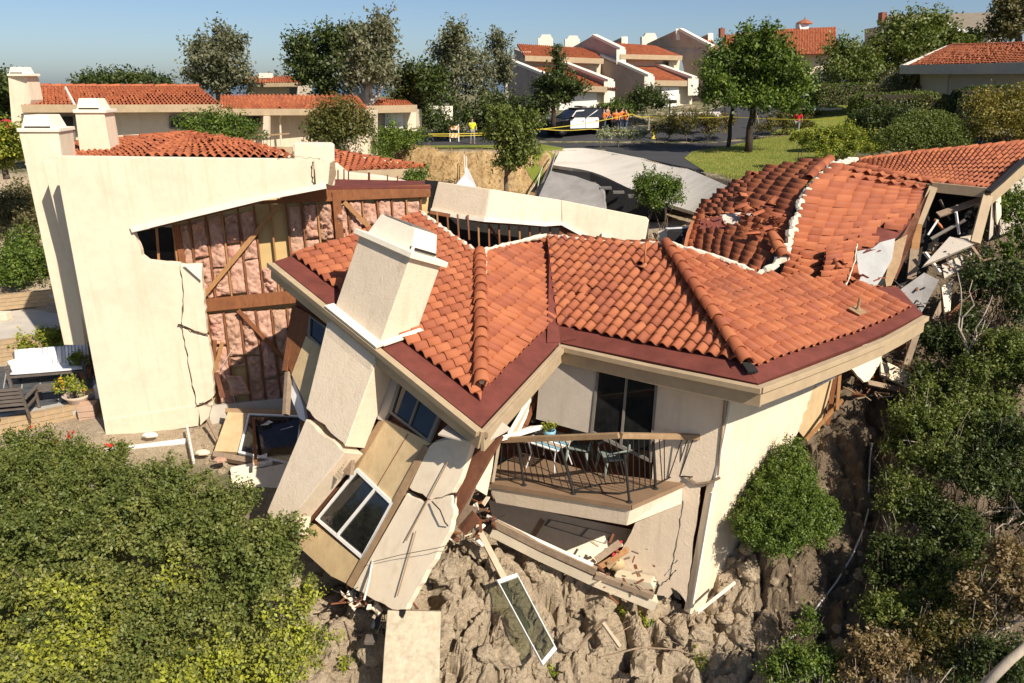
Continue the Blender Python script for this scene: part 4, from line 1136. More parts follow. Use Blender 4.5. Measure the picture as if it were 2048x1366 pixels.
for pix_, r_ in (([(1367, 1000), (1358, 1060), (1345, 1130), (1340, 1160)], .007), ([(1312, 1178), (1335, 1160), (1352, 1140)], .012), ([(1330, 1150), (1355, 1120)], .006), ([(1300, 1166), (1310, 1158), (1318, 1172), (1312, 1188)], .02)):
    mb = MB(); crack(mb, BW, pix_, r_); part('crack', mb, 'iron', house)
mb = MB(); mb.prism(BW.poly([(1343, 1175), (1357, 1185), (1362, 1200), (1350, 1195)], .006), BW.n * .004); mb.prism(BW.poly([(1312, 1190), (1330, 1192), (1322, 1202)], .006), BW.n * .004); part('hole', mb, 'iron', house)  # dark patches on the wall face, painting the shade of holes
BWp('broken_slab', [(1228, 1152), (1302, 1166), (1308, 1178), (1296, 1180), (1232, 1160)], 'concrete_cream', .35, .3, .01)
# balcony slab
dr = flo.n * -1
kk = [K, K3, BW.at(1310, 930), BW.at(1183, 872), flo.at(1040, 905), flo.at(990, 935), K2]
kk = [flo.p + (p - flo.p) - flo.n * (p - flo.p).dot(flo.n) for p in kk]
mb = MB(); mb.prism(kk, -flo.n * .06); part('balcony_floor', mb, 'deck', house)
kc = sum(kk, V()) / len(kk); r1 = [p - flo.n * .065 + (kc - p) * .012 for p in kk]; r2 = [p - flo.n * .47 + (kc - p) * (.075 if i in (0, 6) else .02) for i, p in enumerate(kk)]; nk = len(kk)
mb = MB(); mb.add(r1 + r2, [list(range(nk)), list(range(2 * nk - 1, nk - 1, -1))] + [[(i + 1) % nk, i, nk + i, nk + (i + 1) % nk] for i in range(nk)]); bf = part('balcony_fascia', mb, 'stucco_tan', house, .015)
mb = MB(); mb.beam(K - flo.n * .03, K2 - flo.n * .03, .06, .09, flo.n); mb.beam(K - flo.n * .03, K3 - flo.n * .03, .06, .09, flo.n); part('balcony_edge_trim', mb, 'deck', house)
# railing
railing = None
C0 = P(1000, 880, 13.75); C1 = P(1238, 871, 12.5); C2 = P(1358, 873, 13.35); C3 = BW.at(1402, 874)
mb = MB(); mb.path_beam([C0, C1], .09, .11); handrail = part('handrail', mb, 'trim_brown', house, .008)
mb = MB(); mb.path_beam([C1 + (C2 - C1).normalized() * .05, C2, C2 + (C3 - C2) * .95], .09, .11); part('handrail', mb, 'trim_brown', house, .008)
for (bx, by), (tx, ty) in (((1048, 971), (1036, 887)), ((1147, 988), (1122, 897)), ((1259, 1005), (1249, 910)), ((1311, 978), (1306, 884))):
    b = flo.at(bx, by); t_ = P(tx, ty, b.y - .02); mb = MB(); mb.tube([b, t_], .026, 8); mb.lathe(b, [(.06, .0), (.06, .02), (.03, .03)], 8); part('railing_post', mb, 'iron', house)
bl = [flo.at(985, 962) + V((0, 0, .05)), flo.at(1048, 962) + V((0, 0, .06)), flo.at(1147, 984) + V((0, 0, .05)), flo.at(1200, 970) + V((0, 0, .02)), P(1250, 965, 12.55)]
mb = MB(); mb.path_beam(bl, .03, .02); part('bottom_rail', mb, 'iron', house)
br_ = [flo.at(1147, 986) + V((0, 0, .05)), flo.at(1240, 990) + V((0, 0, .04)), flo.at(1311, 975) + V((0, 0, .06)), flo.at(1345, 960) + V((0, 0, .1)), BW.at(1385, 954, .1)]
mb = MB(); mb.path_beam(br_, .03, .02); part('bottom_rail', mb, 'iron', house)
def along(pts, f):
    seg = [(pts[i + 1] - pts[i]).length for i in range(len(pts) - 1)]; d = f * sum(seg)
    for i, L in enumerate(seg):
        if d <= L or i == len(seg) - 1: return pts[i].lerp(pts[i + 1], min(1, d / L))
        d -= L
q = random.Random(4)
for k in range(20):
    f = (k + .4) / 20; a = C0.lerp(C1, f) - V((0, 0, .05)); b = along(bl, min(1, f * .98 + .03)) + V((q.uniform(-.04, .04), 0, q.uniform(-.01, .03)))
    mb = MB(); mb.tube([a, b], .011, 6); part('baluster', mb, 'iron', house)
for k in range(11):
    f = (k + .7) / 11; a = C1.lerp(C2, min(1, f * .95 + .08)) if k < 8 else C2.lerp(C3, (k - 7.4) / 4); b = along(br_, .36 + f * .55)
    mb = MB(); mb.tube([a - V((0, 0, .05)), b + V((q.uniform(-.03, .03), 0, 0))], .011, 6); part('baluster', mb, 'iron', house)
# pier at the left of the balcony, post and torn end of the wall
pw = pl3(P(945, 880, 13.2), P(992, 880, 13.5), P(940, 968, 13.0))
wallp('wall_stub', [(955, 872), (992, 880), (985, 938), (974, 992), (938, 970), (946, 905)], 'stucco_tan', 0, .35, house, pw, .012)
mb = MB(); mb.beam(P(999, 880, 13.6), P(986, 962, 13.6), .06, .09, V((0, 1, 0))); part('torn_trim', mb, 'pale_wood', house)
mb = MB(); mb.prism([P(1003, 872, 13.5), P(1060, 852, 14.2), P(1084, 850, 14.6), P(1086, 858, 14.6), P(1040, 872, 13.9), P(996, 884, 13.4)], V((0, .05, -.03))); part('torn_plank', mb, 'trim_white', house)
for k, (x0, y0, x1, y1, m_) in enumerate(((1018, 868, 1062, 792, 'trim_white'), (1028, 866, 1068, 782, 'pale_wood'), (1036, 862, 1070, 790, 'trim_white'), (1044, 866, 1078, 770, 'plywood_red'), (1052, 850, 1092, 745, 'stud'), (1066, 845, 1100, 752, 'iron'), (1046, 858, 1060, 835, 'terracotta'))):
    mb = MB(); mb.beam(P(x0, y0, 14.6 + k * .05), P(x1, y1, 15.0 + k * .05), .09, .03, V((0, 1, 0))); part('splintered_board', mb, m_, house)
BWp('core_or_shade_backing', [(1000, 800), (1110, 700), (1085, 845), (1010, 880)], 'felt_or_shade_black', -.5, .05)  # black sheet painting the shade behind the torn boards
# under the balcony
LWp = pl3(P(985, 1016, 14.6), P(1262, 1078, 14.2), P(1190, 1125, 13.75))
wallp('lower_wall', [(978, 1000), (1268, 1060), (1262, 1082), (1226, 1100), (1190, 1128), (1080, 1080), (985, 1036)], 'stucco', 0, .12, house, LWp)
window([(1098, 1038), (1230, 1068), (1212, 1088), (1088, 1050)], LWp, house, off=.03, mull=[(0, 1, .6, .6)], w=.04)
mb = MB(); mb.beam(LWp.at(1086, 1040, .03), LWp.at(1063, 1078, .03), .1, .04, LWp.n); part('trim', mb, 'trim_brown', house)
mb = MB(); mb.tube([P(973, 1032, 13.2), P(1060, 1074, 13.0), P(1130, 1106, 12.8), P(1186, 1130, 12.65)], .045, 8); part('gutter', mb, 'trim_white', house, smooth=True)
mb = MB(); mb.path_beam([P(985, 1044, 13.1), P(1080, 1092, 12.9), P(1192, 1142, 12.6)], .10, .16); part('sill_board', mb, 'old_wood', house)
mb = MB(); mb.path_beam([P(1190, 1150, 12.6), P(1306, 1192, 12.45)], .10, .12); part('sill_board', mb, 'old_wood', house)
mb = MB(); mb.path_beam([P(985, 1058, 13.2), P(1080, 1106, 13.0), P(1192, 1158, 12.7), P(1310, 1206, 12.6)], .25, .22); part('footing', mb, 'concrete_cream', house)
for k, (x0, y0, x1, y1, m_, w_) in enumerate(((1192, 1120, 1240, 1085, 'old_wood', .14), (1196, 1136, 1254, 1100, 'stud_pale', .12), (1215, 1135, 1256, 1095, 'trim_brown', .10), (1225, 1112, 1243, 1082, 'umbrella_red', .05), (1210, 1100, 1245, 1090, 'pale_wood', .06), (985, 1040, 1000, 1060, 'plywood_red', .2))):
    mb = MB(); mb.beam(P(x0, y0, 12.75 + .05 * k), P(x1, y1, 13.0 + .05 * k), w_, .04, V((.3, -.5, .8))); part('splintered_board', mb, m_, house)
BWp('core_or_shade_backing', [(1180, 1050), (1300, 1075), (1262, 1150), (1185, 1140)], 'felt_or_shade_black', -1.0, .05)  # black sheet in place of the shade in the recess under the balcony
mb = MB(); mb.ball(P(1232, 1128, 13.3), (.2, .1, .16), 10, 6); part('plywood_scrap', mb, 'siding', house, smooth=True)
# right flank beyond the wall: torn siding, broken sheets and studs
sdp = pl3(P(1627, 770, 15.9), P(1668, 748, 16.6), P(1600, 870, 15.6))
wallp('siding_panel', [(1628, 772), (1668, 748), (1650, 830), (1640, 860), (1612, 880), (1592, 856)], 'siding', 0, .05, house, sdp)
mb = MB(); mb.beam(P(1680, 740, 16.4), P(1674, 820, 16.0), .07, .09); mb.beam(P(1685, 800, 16.2), P(1612, 880, 15.6), .05, .09); part('stud', mb, 'stud_pale', house)
mb = MB(); mb.beam(P(1672, 745, 16.8), P(1655, 850, 16.2), .10, .12); part('stud', mb, 'stud', house)
mb = MB(); mb.beam(P(1632, 772, 15.8), P(1670, 752, 16.4), .06, .06); part('window_head', mb, 'trim_white', house)
s2 = pl3(P(1700, 728, 17.0), P(1790, 680, 18.3), P(1735, 762, 16.8))
wallp('torn_sheet', jag([(1696, 730), (1755, 695), (1790, 662), (1778, 690), (1752, 738), (1738, 762), (1728, 764)], 2), 'stucco', 0, .05, house, s2)
for k, (x0, y0, x1, y1, m_, w_, Y0, Y1) in enumerate(((1842, 640, 1812, 730, 'old_wood', .16, 17.4, 17.0), (1905, 560, 1868, 640, 'old_wood', .14, 19.2, 18.2), (1735, 765, 1850, 790, 'old_wood', .14, 16.8, 17.2), (1760, 735, 1900, 800, 'concrete_cream', .5, 17.4, 17.5), (1790, 760, 1700, 745, 'stud', .12, 17.6, 17.2), (1800, 700, 1830, 640, 'stud', .12, 17.8, 18.2))):
    mb = MB(); mb.beam(P(x0, y0, Y0), P(x1, y1, Y1), w_, .05, V((.2, -.6, .7))); part('splintered_board', mb, m_, house)
wallp('core_or_shade_backing', [(1640, 742), (1700, 720), (1690, 800), (1655, 850)], 'felt_or_shade_black', -.8, .05, house, sdp)  # black sheet for the shaded gap behind the torn siding
def lthing(name, loc, rz, label, cat, group=None):
    o = thing(name, loc, label, cat, group); o.rotation_euler = (0, 0, rz); return o
def lpart(name, mb, mat, root, bevel=0, smooth=False):
    me = mb.mesh(name, smooth) if isinstance(mb, MB) else mb
    o = bpy.data.objects.new(name, me); COL.objects.link(o); o.parent = root
    if len(me.materials) == 0: me.materials.append(M[mat])
    if bevel:
        b = o.modifiers.new('b', 'BEVEL'); b.width = bevel; b.segments = 2; b.limit_method = 'ANGLE'; b.angle_limit = 0.6
    return o
# ------------------------------------------------------------------ neighbour house at the left
nb = thing('neighbour_house', P(300, 870, 17.6), 'tall cream stucco house with blank wall, two chimneys and torn-open party wall', 'house')
L0 = pl3(P(110, 312, 17.4), P(640, 318, 18.5), P(205, 880, 17.3))
def np_(name, pix, mat, pl, off=0, th=.25, bevel=0.012, label=None): return wallp(name, pix, mat, off, th, nb, pl, bevel, label)
np_('wall', jag([(108, 312), (562, 318), (626, 320), (628, 373), (520, 397), (265, 459), (270, 474), (278, 492), (283, 512), (296, 522), (330, 526), (359, 528), (366, 590), (362, 652), (372, 700), (380, 750), (392, 812), (207, 842)], 1.5, edges=(5, 6, 7, 8, 9, 10, 11, 12, 13, 14, 15, 16)), 'stucco', L0)
np_('wall_base', [(207, 840.5), (392, 810.5), (398, 822), (396, 852), (213, 880)], 'stucco', L0, 0.03)
np_('wall_pilaster', jag([(360, 529), (402, 530), (404, 560), (412, 640), (414, 668), (390, 662), (364, 650), (367, 592)], 1.6), 'stucco', L0, 0.05, .22)
np_('wall_pilaster', jag([(365, 656), (390, 668), (415, 675), (424, 720), (428, 792), (408, 806), (394, 812), (382, 752), (373, 700)], 1.6), 'stucco', L0, 0.08, .22)
np_('wall_pilaster', jag([(395, 816), (410, 812), (428, 800), (417, 836), (400, 852), (398, 826)], 1.6), 'stucco', L0, 0.05, .22)
np_('wall_end', [(628, 321), (645, 316), (660, 322), (656, 368), (632, 372)], 'stucco', L0, 0.02, .25)
np_('peeled_skin', [(366, 530), (404, 530), (402, 562), (386, 548)], 'trim_white', L0, .14, .03)
mb = MB(); mb.path_beam([L0.at(262, 459, .06), L0.at(400, 425, .06), L0.at(520, 396, .06), L0.at(652, 371, .06)], .14, .045, L0.n); part('drip_edge', mb, 'trim_white', nb)
for pix_, r_, o_ in (([(626, 322), (623, 340), (627, 372)], .018, .02), ([(556, 316), (600, 314), (640, 318)], .01, .02), ([(357, 648), (375, 660), (395, 668), (416, 672)], .02, .06), ([(392, 812), (405, 806), (424, 812)], .012, .1)):
    mb = MB(); crack(mb, L0, pix_, r_, o_); part('crack', mb, 'iron', nb)
np_('parapet_block', [(587, 286), (662, 287), (668, 292), (669, 372), (590, 372)], 'stucco', L0, -.5, .5, .03)
np_('broken_stud', [(655, 330), (668, 322), (672, 350), (664, 372), (655, 370)], 'old_wood', L0, -.35, .2)
# stepped flank and chimneys at the left end
np_('wall_step', [(84, 321), (130, 319), (225, 870), (184, 712)], 'stucco', L0, -1.0, 1.1)
L2 = Pl(L0.p - L0.n * 2.1, L0.n)
ch = np_('chimney', [(37, 262), (117, 264), (170, 690), (128, 690)], 'stucco', L2, 0, 1.0)
def cap_on(par, pl, x0, x1, y, pad, th, hx0, hx1, hy, depth):
    a = pl.at(x0, y, pad); b = pl.at(x1, y, pad); mb = MB(); mb.prism([a, b, b - pl.n * (depth + 2 * pad), a - pl.n * (depth + 2 * pad)], V((0, 0, th))); part('cap', mb, 'chimney_cap', par, .01)
    a = pl.at(x0, y, -.05) + V((0, 0, th)); b = pl.at(x1, y, -.05) + V((0, 0, th)); d = (b - a); a += d * .12; b -= d * .12; dep = depth - .1; h = hy
    n_ = pl.n
    bq = [a, b, b - n_ * dep, a - n_ * dep]; e = (b - a) * .14
    tq = [a + e - n_ * .05 + V((0, 0, h)), b - e - n_ * .05 + V((0, 0, h)), b - e - n_ * (dep - .05) + V((0, 0, h)), a + e - n_ * (dep - .05) + V((0, 0, h))]
    mb = MB(); mb.add(bq + tq, [[0, 1, 5, 4], [1, 2, 6, 5], [2, 3, 7, 6], [3, 0, 4, 7], [4, 5, 6, 7]]); part('chimney_hood', mb, 'chimney_cap', par, .01)
    mb = MB(); mb.beam(a + (b - a) * .1 + n_ * .004 + V((0, 0, .03)), a + (b - a) * .9 + n_ * .004 + V((0, 0, .03)), .03, .04); part('vent_slot', mb, 'iron', par)
cap_on(ch, L2, 34, 119, 264, .05, .09, 45, 105, .32, 1.0)
L3 = Pl(P(180, 300, 21.5), L0.n)
ch = np_('chimney', [(150, 226), (208, 226), (226, 330), (163, 330)], 'stucco', L3, 0, .9)
cap_on(ch, L3, 146, 212, 226, .05, .09, 153, 198, .3, .9)
# hipped roof behind the parapet
T2 = Tiles()
rA = Patch([[P(100, 325, 19.6), P(300, 314, 20.6)], [P(120, 294, 23.2), P(375, 268, 25.0)]])
roof_n1 = patch_sheet('roof_slope', rA, 'red_metal', nb, 10, 6); patch_tiles(T2, roof_n1, rA, 18, 10, seed=3)
rB = Patch([[P(285, 314, 20.6), P(565, 314, 20.8)], [P(375, 268, 25.0), P(376, 268.4, 25.0)]])
rB = Patch([[P(290, 314, 20.5), P(440, 316, 20.7), P(590, 318, 20.9)], [P(333, 290, 22.8), P(418, 290, 22.9), P(505, 293, 22.5)], [P(375, 268, 25.0), P(388, 271, 24.8), P(400, 272, 24.7)]])
roof_n2 = patch_sheet('roof_slope', rB, 'red_metal', nb, 10, 6); patch_tiles(T2, roof_n2, rB, 17, 10, seed=4)
ridge_run([P(565, 306, 21.6), P(376, 267, 25.0)], nb, .42, seed=4, scale=.9); ridge_run([P(290, 311, 20.8), P(375, 267, 25.0)], nb, .42, seed=5, scale=.8); ridge_run([P(120, 292, 23.2), P(375, 266, 25.1)], nb, .45, seed=6, scale=.9)
mortar_run('mortar', [P(560, 307, 21.5), P(376, 270, 24.9)], .05, nb)
# lower roof slope with the number board at the right end
rC = Patch([[P(640, 345, 24.2), P(735, 344, 24.4), P(850, 338, 25.6)], [P(640, 300, 28), P(745, 319, 27), P(848, 333, 26.2)]])
roof_n3 = patch_sheet('roof_slope', rC, 'red_metal', nb, 10, 6); patch_tiles(T2, roof_n3, rC, 16, 8, seed=6)
ridge_run([P(848, 333, 26.2), P(640, 299, 28)], nb, .45, seed=8, scale=.8); mortar_run('mortar', [P(846, 336, 26.1), P(640, 303, 27.8)], .05, nb)
mb = MB(); mb.path_beam([P(700, 352, 24.2), P(735, 350, 24.3), P(852, 346, 25.5)], .08, .32); fb = part('fascia_board', mb, 'fascia', nb)
mb = MB(); mb.prism([P(720, 356, 24.6), P(835, 354, 25.8), P(835, 400, 25.8), P(720, 400, 24.6)], V((0, .2, 0))); part('wall', mb, 'stucco_grey', nb)
def text_mesh(s, size, p, xdir, ydir, name='number', mat='iron', parent=None, ext=.004):
    cu = bpy.data.curves.new(name, 'FONT'); cu.body = s; cu.size = size; cu.extrude = ext; cu.align_x = 'CENTER'; cu.align_y = 'CENTER'
    o = bpy.data.objects.new(name, cu); dg = bpy.context.evaluated_depsgraph_get(); COL.objects.link(o); dg.update(); me = bpy.data.meshes.new_from_object(o.evaluated_get(dg)); bpy.data.objects.remove(o)
    x = V(xdir).normalized(); y = V(ydir); y = (y - x * y.dot(x)).normalized(); me.transform(mat_from(V(p), x, y, x.cross(y))); me.materials.clear(); me.materials.append(M[mat]); return part(name, me, mat, parent)
text_mesh('23', .26, P(815, 347.5, 25.0), P(852, 346, 25.5) - P(735, 350, 24.3), (0, 0, 1), parent=nb)
T2.build(nb, 300)
# ------------------------------------------------------------------ torn party wall with studs and insulation
PW = pl3(P(265, 470, 18.4), P(850, 385, 20.8), P(430, 820, 18.1))
hd = V((PW.n.y, -PW.n.x, 0)).normalized() * -1
if hd.x < 0: hd = -hd
vd = PW.n.cross(hd).normalized()
if vd.z < 0: vd = -vd
np_('inner_lining', [(345, 440), (520, 400), (860, 370), (860, 560), (640, 830), (425, 830), (415, 620), (350, 525)], 'drywall_back', PW, -.16, .06, 0)
np_('room_shade_sheet', [(240, 470), (360, 445), (360, 540), (260, 540)], 'felt_or_shade_black', PW, -1.3, .05, 0)  # black sheet standing in for the unlit room behind the opening
np_('room_shade_sheet', [(268, 500), (350, 505), (352, 528), (270, 528)], 'iron', PW, -.5, .05, 0)  # second dark sheet, deepens the shade low in the opening
def top_y(x): return float(np.interp(x, [265, 520, 660, 850], [461, 408, 398, 392]))
def bot_y(x): return float(np.interp(x, [400, 600, 850], [603, 588, 570]))
o0 = PW.at(352, 500)
SP_ = .405
def bayx(k, z_ref): return o0 + hd * (k * SP_)
bays = []
for k in range(0, 17):
    p = bayx(k, 0)
    a = None
    # clip the stud between the top line and the floor beam in world space
    def clipz(p, ylim):
        lo, hi = -6.0, 6.0
        for _ in range(40):
            m_ = (lo + hi) / 2; c = project(p + vd * m_)
            if c[1] > ylim(c[0]): lo = m_
            else: hi = m_
        return p + vd * lo
    tpt = clipz(p, top_y); bpt = clipz(p, bot_y); bays.append((tpt, bpt))
    mb = MB(); mb.beam(tpt - PW.n * .02, bpt - PW.n * .02, .042, .10, PW.n); part('stud', mb, 'stud' if k % 3 else 'stud_pale', nb)
def batt(p0, p1, q0, q1, name, seed, bulge=.10, parent=None, mat='insulation'):
    """pillow between stud lines: p top pair, q bottom pair"""
    q = np.random.RandomState(seed); nu, nv = 12, 34; vs = []; fs = []
    U = np.linspace(0, 1, nu); Vv = np.linspace(0, 1, nv)
    pts = np.array([[list(p0.lerp(p1, u).lerp(q0.lerp(q1, u), v)) for u in U] for v in Vv]).reshape(-1, 3)
    nz = fbm(pts * 5.5 + seed * 3.7, 4, seed, .7); nz2 = np.abs(fbm(pts * 2.0 + seed, 3, seed + 9))
    crease = np.exp(-((np.tile(Vv[:, None], (1, nu)).ravel() - q.uniform(.3, .7) + .06 * np.sin(np.tile(U, nv) * 9 + seed)) / .03) ** 2)
    for i, (x, d, d2, cr_) in enumerate(zip(pts, nz, nz2, crease)):
        u = U[i % nu]; v = Vv[i // nu]; e = (math.sin(math.pi * u) ** .45) * (min(1, math.sin(math.pi * min(max(v, .0), 1)) * 5) ** .6)
        vs.append(V(x) + PW.n * (bulge * .72 * e * (0.6 + .9 * d + .3 * d2 - .6 * cr_) - .05) + V((0, 0, .02 * d)))
    for j in range(nv - 1):
        for i in range(nu - 1):
            a = j * nu + i; fs.append([a, a + 1, a + nu + 1, a + nu])
    mb = MB(); mb.add(vs, fs); me = mb.mesh(name, True); return part(name, me, mat, parent or nb)
q = random.Random(6)
for k in range(0, 16):
    (t0, b0), (t1, b1) = bays[k], bays[k + 1]; g = hd * .028
    if k in (5, 6):
        f = .62; continue
    cuts = [q.uniform(0, .05), q.uniform(.3, .7), q.uniform(.9, .99)]
    for c in range(2):
        e = .012
        batt((t0 + g).lerp(b0 + g, cuts[c] + e), (t1 - g).lerp(b1 - g, cuts[c] + e), (t0 + g).lerp(b0 + g, cuts[c + 1] - e), (t1 - g).lerp(b1 - g, cuts[c + 1] - e), 'insulation_batt', k * 3 + c, q.uniform(.07, .24))
# bays k 5,6 keep the bare lining with a low ragged batt under them
for k in (5, 6):
    (t0, b0), (t1, b1) = bays[k], bays[k + 1]; g = hd * .028
    batt((t0 + g).lerp(b0 + g, .68), (t1 - g).lerp(b1 - g, .68), b0 + g, b1 - g, 'insulation_batt', 70 + k, .2)
def bot2(x): return float(np.interp(x, [400, 640], [812, 800]))
def top2(x): return float(np.interp(x, [400, 640], [628, 612]))
low = []
oL = PW.at(424, 700)
for k in range(0, 8):
    p = oL + hd * (k * SP_); tpt = clipz(p, top2); bpt = clipz(p, bot2); low.append((tpt, bpt))
    mb = MB(); mb.beam(tpt - PW.n * .02, bpt - PW.n * .02, .042, .10, PW.n); part('stud', mb, 'stud', nb)
for k in range(0, 7):
    (t0, b0), (t1, b1) = low[k], low[k + 1]; g = hd * .028
    cuts = [0, q.uniform(.3, .75), .99] if k != 1 else [0, .48, .6]
    for c in range(2):
        e = .012; batt((t0 + g).lerp(b0 + g, cuts[c] + e), (t1 - g).lerp(b1 - g, cuts[c] + e), (t0 + g).lerp(b0 + g, cuts[c + 1] - e), (t1 - g).lerp(b1 - g, cuts[c + 1] - e), 'insulation_batt', 90 + k * 3 + c, q.uniform(.10, .18))
def pwbeam(name, a, b, w, h, mat='stud', off=.05):
    mb = MB(); mb.beam(PW.at(*a, off), PW.at(*b, off), w, h, PW.n); return part(name, mb, mat, nb, .006)
pwbeam('floor_beam', (406, 611), (600, 592), .34, .14, 'stud', .03)
pwbeam('floor_beam', (600, 592), (860, 568), .34, .14, 'stud', .03)
pwbeam('top_plate', (300, 456), (520, 403), .08, .12)
pwbeam('top_plate', (520, 405), (860, 390), .10, .14)
pwbeam('top_beam', (560, 393), (860, 378), .26, .12, 'stud', .02)
pwbeam('brace', (404, 596), (556, 412), .12, .05, 'stud_pale', .16)
pwbeam('brace', (688, 404), (742, 458), .12, .05, 'stud_pale', .16)
pwbeam('brace', (476, 620), (576, 726), .11, .05, 'stud', .14)
pwbeam('post', (672, 384), (680, 480), .22, .10, 'stud', .08)
pwbeam('post', (352, 450), (366, 526), .16, .1, 'stud', .02)
pwbeam('stud', (313, 455), (318, 524), .06, .05, 'stud_pale', .02); pwbeam('stud', (272, 464), (282, 515), .05, .05, 'stud', .02)
pwbeam('splintered_board', (445, 684), (428, 745), .10, .05, 'stud_pale', .3); pwbeam('splintered_board', (430, 680), (424, 790), .1, .05, 'stud', .25)
pwbeam('splintered_board', (432, 745), (446, 795), .12, .04, 'plywood_red', .35)
batt(PW.at(452, 752, .25), PW.at(484, 752, .25), PW.at(462, 792, .4), PW.at(500, 788, .4), 'insulation_batt', 200, .12)
mb = MB(); mb.prism(PW.poly([(418, 812), (640, 790), (640, 835), (420, 850)], .1), -PW.n * .3); part('footing', mb, 'concrete', nb)
crk = MB(); mb = MB(); mb.tube([PW.at(470, 690, .25), PW.at(440, 740, .3), PW.at(462, 770, .35), PW.at(472, 815, .4), PW.at(455, 830, .5)], .007, 5); part('wire', mb, 'pvc', nb)
# top of the party wall: red flashing, stub pipes, parapet behind
mb = MB(); mb.prism([PW.at(655, 374, .1), PW.at(862, 372, .1), P(862, 362, 22.6), P(650, 358, 21.4)], V((0, 0, -.06))); part('roof_flashing', mb, 'red_metal', nb)
mb = MB(); mb.prism([P(670, 326, 22.6), P(692, 345, 22.7), P(760, 352, 23.0), P(852, 372, 23.4), P(852, 385, 23.4), P(670, 385, 22.6)], V((0, .25, 0))); part('parapet', mb, 'stucco', nb, .01)
for x, y0, y1 in ((676, 340, 364), (688, 338, 362), (697, 343, 363), (738, 345, 368), (775, 350, 370), (795, 352, 372)):
    mb = MB(); a = P(x, y1, 21.8); mb.tube([a, P(x, y0, 21.8)], .035 if x == 738 else .02, 7); mb.lathe(a, [(.08, 0), (.03, .06)], 8); part('stub_pipe', mb, 'red_metal', nb)
# back of the house (closes the view and the light from behind)
mb = MB(); mb.prism([PW.at(350, 450, -.3), PW.at(870, 380, -.3), PW.at(870, 600, -.3), PW.at(640, 840, -.3), PW.at(400, 840, -.3), PW.at(350, 540, -.3)], -PW.n * .1); part('light_stop_wall', mb, 'drywall_back', nb)
# ------------------------------------------------------------------ bent parapet wall between the houses
par = thing('parapet_wall', P(1080, 500, 20.3), 'bent cream parapet wall hanging over bare dark studs behind the tile ridge', 'wall')
pts_t = [P(877, 363, 20.9), P(980, 378, 20.2), P(1122, 400, 20.4), P(1297, 437, 20.0)]
def parp(name, plane, pix, mat='stucco', off=0, th=.28, bevel=.02): return wallp(name, pix, mat, off, th, par, plane, bevel)
m1 = pl3(pts_t[0], pts_t[1], P(970, 438, 20.05)); m2 = pl3(pts_t[1], pts_t[2], P(1125, 446, 20.3)); m3 = pl3(pts_t[2], pts_t[3], P(1287, 497, 19.85))
parp('parapet_panel', m1, [(876, 363), (980, 378), (969, 438), (915, 432), (862, 418)], 'stucco_tan'); parp('parapet_panel', m2, [(980, 378), (1122, 400), (1124, 445), (1090, 447), (1030, 442), (969, 438)]); parp('parapet_panel', m3, [(1122, 400), (1293, 434), (1298, 440), (1287, 498), (1220, 482), (1172, 471), (1124, 446)])  # left panel in darker stucco: shade of its turned face painted in
mb = MB(); mb.path_beam([m1.at(862, 420, .03), m1.at(915, 433, .03), m1.at(969, 440, .03), m2.at(1030, 444, .03), m2.at(1090, 449, .03), m2.at(1124, 447, .03), m3.at(1172, 473, .03)], .10, .05, m2.n); part('drip_edge', mb, 'trim_white', par)
mb = MB(); q = random.Random(3)
bm_pts = [(850, 360), (880, 362), (877, 380), (870, 400), (866, 420), (846, 424), (850, 395)]
mb.prism(m1.poly(bm_pts, -.05), -m1.n * .25); part('broken_end', mb, 'felt_or_shade_black', par)
mb = MB(); mb.prism(m3.poly([(1204, 465), (1220, 468), (1219, 478), (1203, 475)], .03), m3.n * .05); part('outlet_box', mb, 'chimney_cap', par)
dkp = Pl(P(1000, 460, 21.2), m2.n)
wallp('shade_back_panel', [(850, 410), (1140, 440), (1200, 500), (1000, 540), (900, 520)], 'felt_or_shade_black', -.5, .05, par, dkp)  # black sheet that paints the darkness behind the studs
for k in range(14):
    x = 874 + k * 20.5; y0 = 425 + k * 1.6; y1 = 470 + k * 3.2 if k < 4 else 520; pl_ = Pl(m2.p - m2.n * .22, m2.n)
    mb = MB(); mb.beam(pl_.at(x, y0), pl_.at(x + 3, y1), .045, .09, m2.n); part('stud', mb, 'stud' if k % 4 else 'stud_pale', par)
mb = MB(); mb.beam(dkp.at(975, 445, .3), dkp.at(1010, 500, .3), .05, .09, m2.n); part('brace', mb, 'stud', par)
mb = MB(); mb.path_beam([dkp.at(860, 424, .62), dkp.at(970, 444, .62), dkp.at(1120, 452, .62)], .1, .07, m2.n); part('plate', mb, 'stud', par)
wallp('sheathing', [(1122, 447), (1135, 448), (1200, 482), (1195, 492), (1118, 470)], 'stud', -.1, .04, par, m3)
# white canvas sail stuck up behind it
mb = MB(); mb.prism([P(932, 333, 24), P(928, 350, 24), P(908, 372, 23.6), P(905, 380, 23.6), P(955, 385, 24), P(952, 375, 24.2)], V((.02, .12, 0)))
solo('torn_white_panel', mb, 'tarp', 'pointed white panel sticking up behind the bent parapet wall', 'panel')
# ------------------------------------------------------------------ buckled rear wing with torn tile roof
rear = thing('buckled_rear_wing', P(1700, 640, 19), 'buckled rear wing with wavy torn red tile roof and gaping broken gable', 'house wing')
T3 = Tiles()
# slope E: falls towards the street at the left
pE = Patch([[P(1368, 520, 19.3), P(1376, 470, 20.8), P(1398, 415, 22.6), P(1430, 365, 24.6), P(1470, 325, 26.3)],
            [P(1440, 530, 18.9), P(1448, 470, 20.6), P(1470, 410, 22.4), P(1510, 360, 24.4), P(1550, 325, 26.0)],
            [P(1505, 549, 18.5), P(1552, 495, 19.9), P(1580, 430, 21.4), P(1608, 370, 23.4), P(1660, 322, 25.4)]])
